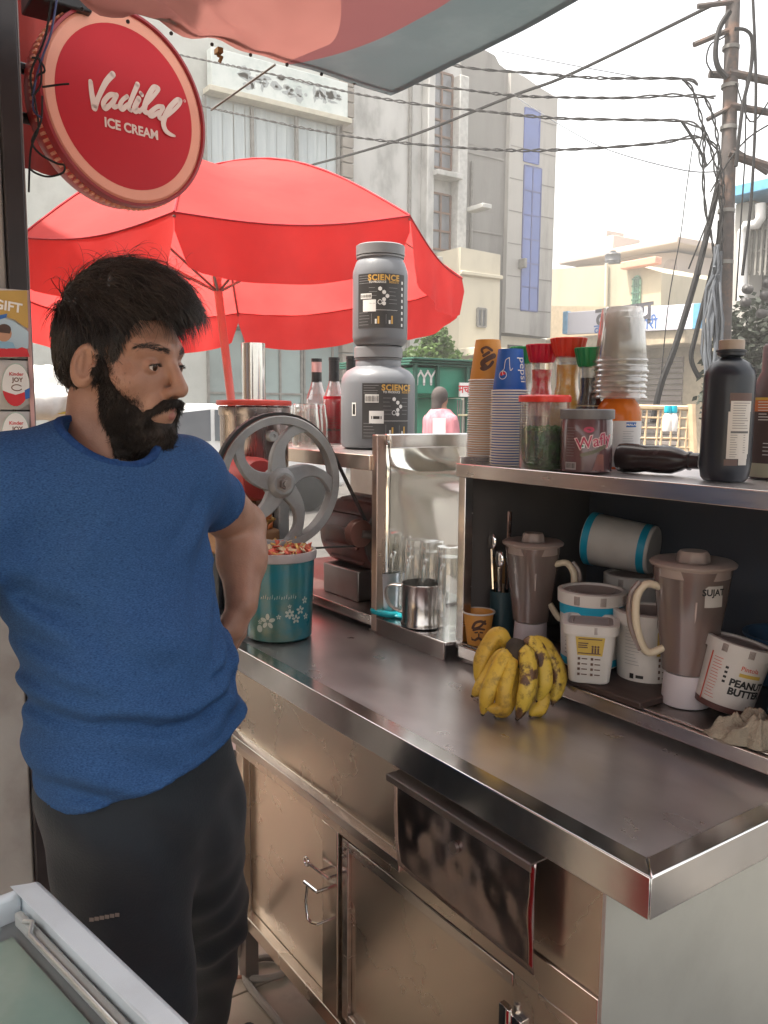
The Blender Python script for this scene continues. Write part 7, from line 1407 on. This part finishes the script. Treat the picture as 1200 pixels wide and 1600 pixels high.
# lips tint is skin of its own colour: thin skin over the mouth
LIP = mat('lip_skin', (.36, .15, .12), (.30, .12, .10), rough=.4, ns=30)
def lipf(P):
    Q = np.stack([np.abs(P[..., 0]), P[..., 1], P[..., 2]], -1); d = smin(cone(Q, (0, .1035, -.0565), (.018, .0925, -.0600), .0056, .0030), cone(Q, (0, .1025, -.0680), (.0165, .0928, -.0640), .0070, .0035), .002)
    return smax(d, -cone(Q, (0, .113, -.0618), (.022, .099, -.0622), .0022, .0012), .002)
lv, lf = sdf_mesh(lipf, (-.03, .07, -.085), (.03, .12, -.04), .0014); meshobj('lips', h2w(lv)-MO_, lf, LIP, MAN).modifiers.new('s', 'SMOOTH').iterations = 2
# eyes
EW = mat('eye_white', (.62, .56, .52), (.56, .5, .46), rough=.12, ns=40, rv=0); EI = mat('dark_iris', (.025, .012, .007), (.05, .022, .012), rough=.08, ns=90, rv=0)
gz = np.array([.05, .99, -.12]); gz /= np.linalg.norm(gz)
for s_ in (1, -1):
    c = np.array([s_*.0315, .0800, .0070]); e_ = MB().ell((0, 0, 0), (.0126, .0126, .0126), 24, 16); e_.v = [tuple(h2w(np.array(p)+c)-MO_) for p in e_.v]; eo = e_.build('eye', EW, MAN)
    q = Vector(gz).to_track_quat('Z', 'Y').to_matrix(); ir = MB().lathe([(0, .01285), (.003, .0127), (.0058, .0115)], 20); ir.v = [tuple(h2w(np.array(q @ Vector(p))+c)-MO_) for p in ir.v]; ir.build('iris', EI, eo)
# hair: scalp mass plus combed strands
def zline(y): return np.interp(y, [-.13, -.05, -.026, -.008, .014, .022, .036, .050, .062, .085, .12], [-.085, -.075, -.050, .016, .018, -.036, -.03, .034, .068, .083, .090])
def hairf(P):
    x, y, z = P[..., 0], P[..., 1], P[..., 2]; d = elld(P, (0, -.012, .052), (.084, .101, .102)); d = smin(d, elld(P, (.0, .026, .122), (.066, .076, .040)), .03); d = smin(d, elld(P, (-.006, .076, .106), (.048, .034, .018)), .02); d = smin(d, elld(P, (.0, -.058, .02), (.066, .050, .07)), .03)
    d = d+.0060*np.sin(x*85+14*np.sin(y*22))*np.sin(y*34+z*24)+.0022*np.sin(x*230+y*60)
    return smax(d, zline(y)-z, .008)
sv, sf = sdf_mesh(hairf, (-.11, -.15, -.1), (.11, .15, .18), .0034); hair = meshobj('hair', h2w(sv)-MO_, sf, HAIR, MAN)
def strands(name, roots, dirs, lens, rad, mtl, par, c, r2, lift, grav, curl, seg=6, wid=1.0):
    n = len(roots); p = roots.copy(); d = dirs/np.linalg.norm(dirs, axis=1, keepdims=True); nr = (p-c)/r2; nr /= np.linalg.norm(nr, axis=1, keepdims=True); P = [p.copy()]; ph = np.random.rand(n, 3)*6.28; st = (lens/seg)[:, None]
    cl = np.random.normal(0, curl, (n, 3))
    for k in range(seg):
        nr = (p-c)/r2; nr /= np.linalg.norm(nr, axis=1, keepdims=True); t = d+cl+np.array([0, 0, -grav])*(k/seg); t = t-nr*(np.sum(t*nr, 1, keepdims=True))*.9+nr*(lift*(1-k/seg*.9))[:, None]; t /= np.linalg.norm(t, axis=1, keepdims=True); p = p+t*st; d = .6*d+.4*t; P.append(p.copy())
    P = np.stack(P, 1); V = []; T = np.gradient(P, axis=1); T /= np.linalg.norm(T, axis=2, keepdims=True)+1e-9; a = np.cross(T, nr[:, None, :]+.01); a /= np.linalg.norm(a, axis=2, keepdims=True)+1e-9; b = np.cross(T, a); w = rad*(1-.85*np.linspace(0, 1, seg+1)**2)[None, :, None]*np.random.uniform(.7, 1.3, (n, 1, 1))
    V = np.stack([P+a*w*wid, P-a*w*.5*wid+b*w*.87, P-a*w*.5*wid-b*w*.87], 2).reshape(-1, 3); base = (np.arange(n)*(seg+1)*3)[:, None, None, None]; kk = (np.arange(seg)*3)[None, :, None, None]; j = np.arange(3); qd = np.stack([j, (j+1) % 3, (j+1) % 3+3, j+3], 1)[None, None]; F = (base+kk+qd).reshape(-1, 4)
    return meshobj(name, h2w(V)-MO_, F, mtl, par)
rng = np.random.default_rng(3); idx = rng.integers(0, len(sv), 14000); roots = sv[idx]; x, y, z = roots.T
top = np.clip((z-.055)/.05, 0, 1)[:, None]; front = np.clip((y-.0)/.06, 0, 1)[:, None]
dt = np.stack([-.22-x*2, .9+0*x, -.15+0*x], 1)+np.random.normal(0, .16, (len(x), 3)); ds_ = np.stack([0*x, .28+0*x-.5*(y < -.03), -1+0*x], 1)+np.random.normal(0, .12, (len(x), 3))
dirs = dt*top+ds_*(1-top); lens = (.030+.045*top[:, 0]*np.random.uniform(.6, 1.2, len(x)))*np.random.uniform(.7, 1.15, len(x))
keep = ~((y > .075) & (z < .085))
hl = keep & (np.random.rand(len(keep)) < .30); keep = keep & ~hl & ~((roots[:, 1] > .058) & (roots[:, 2] < .104)); hl &= ~((roots[:, 1] > .058) & (roots[:, 2] < .104)); lens = lens*np.where(roots[:, 1] > .04, .72, 1)
strands('painted_sheen_strands', roots[hl], dirs[hl], lens[hl]*1.1, .0006, HAIRL, hair, np.array([0, -.02, .05]), np.array([.085, .109, .101])**2, np.random.uniform(.10, .40, hl.sum()), .25, .12)
strands('hair_strands', roots[keep], dirs[keep], lens[keep], .0007, HAIR, hair, np.array([0, -.02, .05]), np.array([.085, .109, .101])**2, np.random.uniform(.0, .30, keep.sum()), .25, .07)
# fringe falling over the brow and the flyaways
n = 260; fr = np.stack([np.random.uniform(-.050, .046, n), np.random.uniform(.066, .096, n), np.random.uniform(.088, .112, n)], 1); fd_ = np.stack([-.45+np.random.normal(0, .3, n), .75+np.random.normal(0, .3, n), -.55+np.random.normal(0, .25, n)], 1)
fr2 = np.stack([np.random.uniform(-.040, .044, 170), np.random.uniform(.084, .094, 170), np.random.uniform(.084, .096, 170)], 1); fd2 = np.stack([-.45+np.random.normal(0, .35, 170), .25+np.random.normal(0, .1, 170), -1+np.random.normal(0, .2, 170)], 1)
strands('fringe', fr2, fd2, np.random.uniform(.030, .062, 170), .00032, HAIR, hair, np.array([0, -.02, .03]), np.array([.086, .112, .105])**2, np.random.uniform(.05, .35, 170), .3, .22, 8)
strands('fringe', fr, fd_, np.random.uniform(.028, .058, n), .0004, HAIR, hair, np.array([0, -.02, .03]), np.array([.08, .106, .1])**2, np.random.uniform(.1, .8, n), .55, .16, 8)
n = 700; fr = np.stack([np.random.uniform(-.040, .030, n), np.random.uniform(.050, .090, n), np.random.uniform(.100, .128, n)], 1); fd_ = np.stack([-.35+np.random.normal(0, .2, n), .95+np.random.normal(0, .15, n), -.02+np.random.normal(0, .25, n)], 1)
strands('quiff', fr, fd_, np.random.uniform(.030, .055, n), .0006, HAIRL, hair, np.array([0, -.02, .05]), np.array([.085, .109, .101])**2, np.random.uniform(.2, .7, n), .5, .10, 8)
idx = rng.integers(0, len(sv), 5000); idx = idx[(sv[idx][:, 2] > .10)][:190]; rt_ = sv[idx]
strands('flyaway_hair', rt_, np.random.normal(0, .7, rt_.shape)+np.array([-.1, .4, .5]), np.random.uniform(.03, .065, len(rt_)), .00035, HAIR, hair, np.array([0, -.02, .05]), np.array([.085, .109, .101])**2, np.random.uniform(.5, 1.3, len(rt_)), .5, .25, 8)
# beard and moustache
def cheek(y): return np.interp(y, [-.02, .012, .024, .038, .056, .074, .090, .12], [.02, .026, .018, -.010, -.038, -.060, -.079, -.082])
def beardf(P):
    x = np.abs(P[..., 0]); y, z = P[..., 1], P[..., 2]; Q = np.stack([x, y, z], -1)
    d = headf(P)-.0050*np.clip((cheek(y)-z)/.022, 0, 1); d2 = elld(Q, (0, .036, -.092), (.053, .056, .036)); d2 = smin(d2, elld(Q, (0, .070, -.106), (.030, .028, .031)), .03); d2 = smin(d2, cone(Q, (.062, .034, -.030), (.054, .034, -.070), .010, .020), .02)
    d = smin(d, d2, .012)+.0016*np.sin(x*210+z*120)*np.sin(z*190+y*140); d = smax(d, z-cheek(y), .006); d = smax(d, -(y-.014+.35*(z+.06)*(z < -.06)), .008); d = smax(d, -.150-z, .02)
    m = smin(cone(Q, (.003, .109, -.046), (.018, .104, -.050), .0062, .0066), cone(Q, (.018, .104, -.050), (.034, .085, -.068), .0066, .005), .004); m = m+.0008*np.sin(x*420)*np.sin(z*300); g = cone(Q, (.034, .085, -.066), (.036, .078, -.085), .006, .008)
    d = smin(d, smin(m, g, .004), .003); return smax(d, -elld(Q, (.086, -.001, 0), (.016, .024, .038)), .003)
bv, bf = sdf_mesh(beardf, (-.1, -.04, -.16), (.1, .14, .03), .0026); beard = meshobj('beard', h2w(bv)-MO_, bf, BEARD, MAN)
idx = rng.integers(0, len(bv), 15000); rt_ = bv[idx]; x, y, z = rt_.T; must = (y > .083) & (z > -.072)
dd = np.stack([x*5, .25+0*x, -.9+0*x], 1)+np.random.normal(0, .33, rt_.shape); dd[must] = np.stack([np.sign(x[must])*.75, .10+0*x[must], -.65+0*x[must]], 1)+np.random.normal(0, .22, (must.sum(), 3)); ln = np.where(must, np.random.uniform(.005, .010, len(x)), np.random.uniform(.006, .015, len(x)))
strands('beard_strands', rt_, dd, ln, .00036, BEARD, beard, np.array([0, .03, -.05]), np.array([.07, .08, .09])**2, np.random.uniform(.15, .7, len(x)), .2, .16, 4)
# stubble on cheek edge, eyebrows, lashes
def onskin(p, off=.0):                 # push points on to the face along the gradient of its shape
    p = np.array(p, float)
    for _ in range(5):
        d = headf(p); e_ = 1e-4; g = np.stack([headf(p+np.eye(3)[i]*e_)-d for i in range(3)], -1)/e_; p = p-g*((d-off)/np.maximum(1e-6, (g*g).sum(-1)))[..., None]
    return p
n = 1500; yy = np.random.uniform(.014, .085, n); pz = cheek(yy)+np.abs(np.random.normal(0, .0055, n)); rt_ = onskin(np.stack([np.random.choice([-1, 1], n)*np.random.uniform(.03, .07, n), yy, pz], 1))
strands('stubble', rt_, np.stack([0*yy, .3+0*yy, -1+0*yy], 1)+np.random.normal(0, .3, (n, 3)), np.random.uniform(.003, .006, n), .00018, BEARD, beard, np.array([0, .0, -.03]), np.array([.07, .08, .09])**2, np.random.uniform(.1, .4, n), .1, .1, 3)
for sg_ in (-1, 1):
    n = 240; t_ = np.random.rand(n); s_ = np.full(n, sg_); br = onskin(np.stack([s_*(.010+.044*t_), .1-.03*t_, .0305+.0065*np.sin(np.pi*np.clip(t_*.8+.05, 0, 1))+np.random.normal(0, .0021, n)*(1-.5*t_)], 1), .0002)
    strands('eyebrow', br, np.stack([s_*.95, -.25+0*t_, .22-.55*t_], 1)+np.random.normal(0, .16, (n, 3)), np.random.uniform(.005, .009, n), .0003, HAIR, hair, np.array([0, .0, .0]), np.array([.07, .09, .1])**2, np.random.uniform(.0, .2, n), .1, .1, 4)
n = 130; t_ = np.random.uniform(-1, 1, n); s_ = np.random.choice([-1, 1], n); la = np.stack([s_*.0315+t_*.0125, .0925-.0055*t_*t_, .0108-.004*t_*t_], 1)
strands('eyelashes', la, np.stack([t_*.4, .9+0*t_, .1+0*t_], 1)+np.random.normal(0, .1, (n, 3)), np.random.uniform(.005, .008, n), .00035, HAIR, hair, np.array([0, .0, .0]), np.array([.07, .09, .1])**2, np.random.uniform(.4, .8, n), -.2, .05, 4)
# ---- t-shirt
psi = R_(24); sh = cos(psi)*RH-sin(psi)*TH; bf_ = sin(psi)*RH+cos(psi)*TH; BA = np.stack([sh, bf_, UP], 0)
CH, BE, HI = ad(160, 850, 1.29), ad(203, 1068, 1.285), ad(226, 1215, 1.30)
NB, NT = ad(158, 745, 1.295), ad(172, 640, 1.235)
NB2 = ad(168, 750, 1.272)
hemP = [ad(75, 1222, 1.32), ad(255, 1230, 1.17), ad(386, 1108, 1.38)]; hn = np.cross(hemP[1]-hemP[0], hemP[2]-hemP[0]); hn = hn/np.linalg.norm(hn); hn = hn if hn[2] > 0 else -hn
def torso(P, o=0):
    d = elld(P, CH, (.168, .125, .20), BA); d = smin(d, elld(P, BE, (.160, .148, .19), BA), .06); d = smin(d, elld(P, HI, (.154, .138, .17), BA), .06)
    d = smin(d, cone(P, ad(15, 757, 1.20), ad(286, 754, 1.37), .064, .052), .05); d = smin(d, cone(P, NB+np.array([0, 0, -.01]), ad(30, 740, 1.22), .075, .055), .05); d = smin(d, cone(P, NB+np.array([0, 0, -.01]), ad(282, 738, 1.36), .070, .048), .05)
    return d
PX_ = lambda x, y: ((x-196)/925, -(y-1065)/1010)
CREASES = [(*PX_(a, b), *PX_(c, d_), A_, w_) for a, b, c, d_, A_, w_ in ((20, 1040, 150, 1078, .013, .013), (120, 1072, 275, 1086, .014, .013), (250, 1088, 362, 1020, .011, .013), (70, 1165, 190, 1192, .010, .012), (160, 1190, 290, 1192, .013, .012), (260, 1196, 350, 1152, .013, .011), (330, 1172, 380, 1105, .011, .010), (300, 1205, 372, 1140, .008, .008), (325, 900, 270, 1000, .012, .012), (332, 935, 300, 1040, .012, .010), (345, 960, 318, 1060, .012, .009), (358, 985, 312, 1080, .010, .010), (322, 830, 235, 965, .009, .018), (14, 900, 80, 985, .012, .014), (10, 860, 110, 930, .009, .016), (30, 985, 120, 1050, .010, .013), (110, 790, 60, 880, .007, .016), (300, 770, 235, 845, .008, .014), (120, 965, 220, 1010, .006, .018), (262, 1040, 310, 1000, .007, .008))]
def shirtf(P):
    d = torso(P); sl = cone(P, SHL, SHL+(ELB-SHL)*.62, .060, .058); sl = smax(sl, ((P-(SHL+(ELB-SHL)*.40)) @ ((ELB-SHL)/np.linalg.norm(ELB-SHL)))-.012, .004); d = smin(d, sl, .035)
    sr = cone(P, SHR, SHR+(ELR-SHR)*.8, .070, .066); sr = smax(sr, ((P-(SHR+(ELR-SHR)*.66)) @ ((ELR-SHR)/np.linalg.norm(ELR-SHR)))-.01, .004); d = smin(d, sr, .035)
    q = (P-BE) @ BA.T; s_, b_, u_ = q[..., 0], q[..., 1], q[..., 2]; lowr = np.exp(-((u_+.09)/.085)**2); side = 1/(1+np.exp(-(s_-.085)/.02)); mid = np.exp(-((u_-.10)/.12)**2)
    d = d+lowr*.0040*np.sin(u_*92+6*np.sin(s_*9+1)+2.2*np.sin(s_*23))*(.45+.55*np.sin(s_*13+u_*8+1)**2)+side*.0045*np.sin((s_*.7+u_*.55)*85+3*np.sin(u_*17))*np.exp(-((u_-.02)/.17)**2)+mid*.0030*np.sin((u_*.8-s_*.55)*62+2*np.sin(s_*14))+0.0022*np.sin((s_*1.1+u_*.6)*34+2.5*np.sin(u_*11)) * (u_ > -.3)
    for (ax_, ay_, bx_, by_, A_, w_) in CREASES:
        sx, uy = (bx_-ax_), (by_-ay_); t_ = np.clip(((s_-ax_)*sx+(u_-ay_)*uy)/(sx*sx+uy*uy), 0, 1); bow = .012*np.sin(pi*t_); q0 = s_-ax_-t_*sx; q1 = u_-ay_-t_*uy+bow; sd_ = q0*(-uy)+q1*sx; sd_ = sd_/np.sqrt(sx*sx+uy*uy); dd_ = np.sqrt(q0*q0+q1*q1); fade = np.sin(pi*np.clip(t_*.92+.04, 0, 1))**.6
        d = d+A_*fade*(np.exp(-(dd_/w_)**2)-.75*np.exp(-((dd_-1.9*w_)/(1.1*w_))**2)*(sd_ > 0))
    left = 1/(1+np.exp((s_+.085)/.02)); d = d+left*.0030*np.sin((s_*.5-u_*.8)*60+2*np.sin(u_*15))
    nd = cone(P, NB2, NT, .0715, .0645); d = smax(d, -nd, .004); return smax(d, -((P-hemP[0]) @ hn), .006)
lo, hi = bound([ad(-60, 690, 1.2), ad(360, 690, 1.4), HI+[.2, .2, -.16], HI-[.2, .2, .16], SHL+[.08, .08, .08], SHR-[.08, .08, .08], CH+[.2, .2, .2]], .03)
SHIRT = mat('heather_blue_jersey', (.038, .100, .238), (.016, .047, .130), rough=.85, ns=290, stretch=(1, 1, 3.0), lo=.34, hi=.68, bump=.07, bs=600, det=3, spec=.2)
sv2, sf2 = sdf_mesh(shirtf, lo, hi, .0046); sh_o = meshobj('t_shirt', sv2-MO_, sf2, SHIRT, MAN); md = sh_o.modifiers.new('smooth', 'SMOOTH'); md.factor = .4; md.iterations = 1
axn = (NT-NB2)/np.linalg.norm(NT-NB2); e1 = np.cross(axn, RH); e1 /= np.linalg.norm(e1); e2 = np.cross(axn, e1); ring = []; ring2 = []
for q in np.linspace(0, 2*pi, 64, endpoint=False):
    for rr_, L_o in ((.0005, ring), (.0155, ring2)):
        f_ = lambda t_: NB2+(NT-NB2)*t_+(e1*cos(q)+e2*sin(q))*(.0715+(.0645-.0715)*min(1, max(0, t_))+rr_)
        ts = np.linspace(1.3, -1.2, 120); dv = torso(np.array([f_(t_) for t_ in ts])); k = int(np.argmax(dv < -.001)); L_o.append(f_(ts[k]))
for i in range(len(ring)):
    o_2 = ring2[i]-ring[i]; p_ = ring[i]+o_2*(.0135/(np.linalg.norm(o_2)+1e-9))
    for _ in range(4): d0 = float(torso(p_[None])[0]); g_ = np.array([float(torso((p_+v*1e-4)[None])[0])-d0 for v in np.eye(3)])/1e-4; p_ = p_-g_*d0/(g_@g_)
    ring2[i] = p_
def sm_(R): R = np.array(R); return sum(np.roll(R, k, 0) for k in range(-3, 4))/7
ring, ring2 = sm_(ring), sm_(ring2); cv = []; cf = []; n = len(ring)
for i in range(n):
    a_, b_ = ring[i], ring2[i]; out = b_-a_; nn_ = np.cross(ring[(i+1) % n]-ring[i-1], out); nn_ /= np.linalg.norm(nn_)+1e-9; nn_ = nn_ if nn_ @ axn > 0 else -nn_
    cv += [a_-nn_*.006, a_+nn_*.0035, a_+out*.5+nn_*.0050, b_+nn_*.0030, b_-nn_*.004]
for i in range(n):
    j = (i+1) % n
    for k in range(4): cf.append((i*5+k, j*5+k, j*5+k+1, i*5+k+1))
co_ = meshobj('collar', np.array(cv)-MO_, cf, mat('navy_rib_collar', (.020, .062, .19), (.012, .04, .13), rough=.9, ns=200, bump=.3, bs=600, spec=.2), sh_o); co_.modifiers.new('sub', 'SUBSURF').render_levels = 1
# hems: a doubled band along the bottom edge and the sleeve
def hemf(P):
    k = (P-hemP[0]) @ hn; return smax(smax(shirtf(P)-.0011, k-.021, .0012), -(k-.002), .001)
lo, hi = bound(hemP+[HI+sh*.17, HI-sh*.17], .06); lo[2] = min(p[2] for p in hemP)-.03; hi[2] = max(p[2] for p in hemP)+.07
kv, kf = sdf_mesh(hemf, lo, hi, .0036); ho = meshobj('hem_band', kv-MO_, kf, SHIRT, sh_o); md = ho.modifiers.new('smooth', 'SMOOTH'); md.factor = .5; md.iterations = 3
sdv = (ELB-SHL)/np.linalg.norm(ELB-SHL)
def cufff(P):
    k = (P-(SHL+(ELB-SHL)*.40)) @ sdv; return smax(smax(shirtf(P)-.0012, k-.008, .001), -(k+.012), .001)
lo, hi = bound([SHL+(ELB-SHL)*.4], .10); kv, kf = sdf_mesh(cufff, lo, hi, .0034); ho = meshobj('sleeve_hem', kv-MO_, kf, SHIRT, sh_o); md = ho.modifiers.new('smooth', 'SMOOTH'); md.factor = .5; md.iterations = 3
# ---- trousers
TR = mat('black_navy_track_cloth', (.010, .014, .019), (.015, .020, .026), rough=.72, ns=6, bump=.15, bs=300, sheen=.1, spec=.3)
WA = ad(222, 1200, 1.31)
def trf(P):
    d = elld(P, WA, (.150, .130, .16), BA); d = smin(d, cone(P, HR+UP*.02, KR, .112, .088), .05); d = smin(d, cone(P, HL+UP*.02, KL, .100, .078), .05); d = smin(d, cone(P, KR, AR, .088, .066), .03); d = smin(d, cone(P, KL, AL-UP*.01, .076, .054), .03)
    q = (P-WA) @ BA.T; s_, u_ = q[..., 0], q[..., 2]; d = d+.0048*np.sin(u_*58+9*s_+3*np.sin(s_*22))*np.exp(-((u_+.42)/.2)**2)+.0038*np.sin((u_*.7+s_)*48+2*np.sin(u_*13))+.002*np.sin(s_*90+5*np.sin(u_*9))*np.exp(-((u_+.1)/.1)**2)
    d = smax(d, (P[..., 2]-(float(WA[2])+.10)), .01); return np.maximum(d, .035-P[..., 2])
lo, hi = bound([HL, KL, AL*[1, 1, 0]+[0, 0, .03], HR, KR, AR*[1, 1, 0]+[0, 0, .03], WA+UP*.12], .19); tv, tf = sdf_mesh(trf, lo, hi, .0085); tro = meshobj('trousers', tv-MO_, tf, TR, MAN); md = tro.modifiers.new('smooth', 'SMOOTH'); md.factor = .5; md.iterations = 3
# faded logo dashes on the thigh and side stripe
lg = []
for k in range(6):
    p = ad(143+8*k, 1437-1.5*k, 1.10); d_ = ray(143+8*k, 1437-1.5*k)
    for _ in range(60):
        s_ = float(trf(p[None])[0]); 
        if s_ < .0012: break
        p = p+d_*max(s_*.8, .0005)
    lg.append(p)
m = MB(); ex = np.array(CM[0])*.0032; ey = -np.array(CM[1])*.0028
for p in lg: p = p-ray(150, 1437)*.0008; m.add([tuple(p-ex-ey-MO_), tuple(p+ex-ey-MO_), tuple(p+ex+ey-MO_), tuple(p-ex+ey-MO_)], [(0, 1, 2, 3)])
m.build('thigh_logo', mat('faded_print', (.20, .17, .15), rough=.7, rv=0), tro, smooth=0)
# slippers
for a, dr in ((AL, fd*.8), (AR, TH)):
    dr = dr/np.linalg.norm(dr); sd_ = np.cross(UP, dr); n = 24; o0 = a*[1, 1, 0]+dr*.05
    ol = [o0+dr*(.135*cos(q))*(1.05 if cos(q) > 0 else 1)+sd_*.048*sin(q)*(1+.15*cos(q)) for q in np.linspace(0, 2*pi, n, endpoint=False)]
    so_ = MB().prism([tuple(p-MO_+[0, 0, .006 if False else .0195-.0005]) for p in ol], (0, 0, .012)).build('slipper_sole', mat('orange_brown_sole', (.42, .17, .09), (.35, .13, .07), rough=.6), MAN, bevel=.004)
    MB().tube([tuple(o0-MO_+sd_*.05*cos(q)+UP*(.034+.052*sin(q))+dr*.05) for q in np.linspace(0, pi, 12)], .012, 8).build('slipper_strap', DARKRUB, so_)
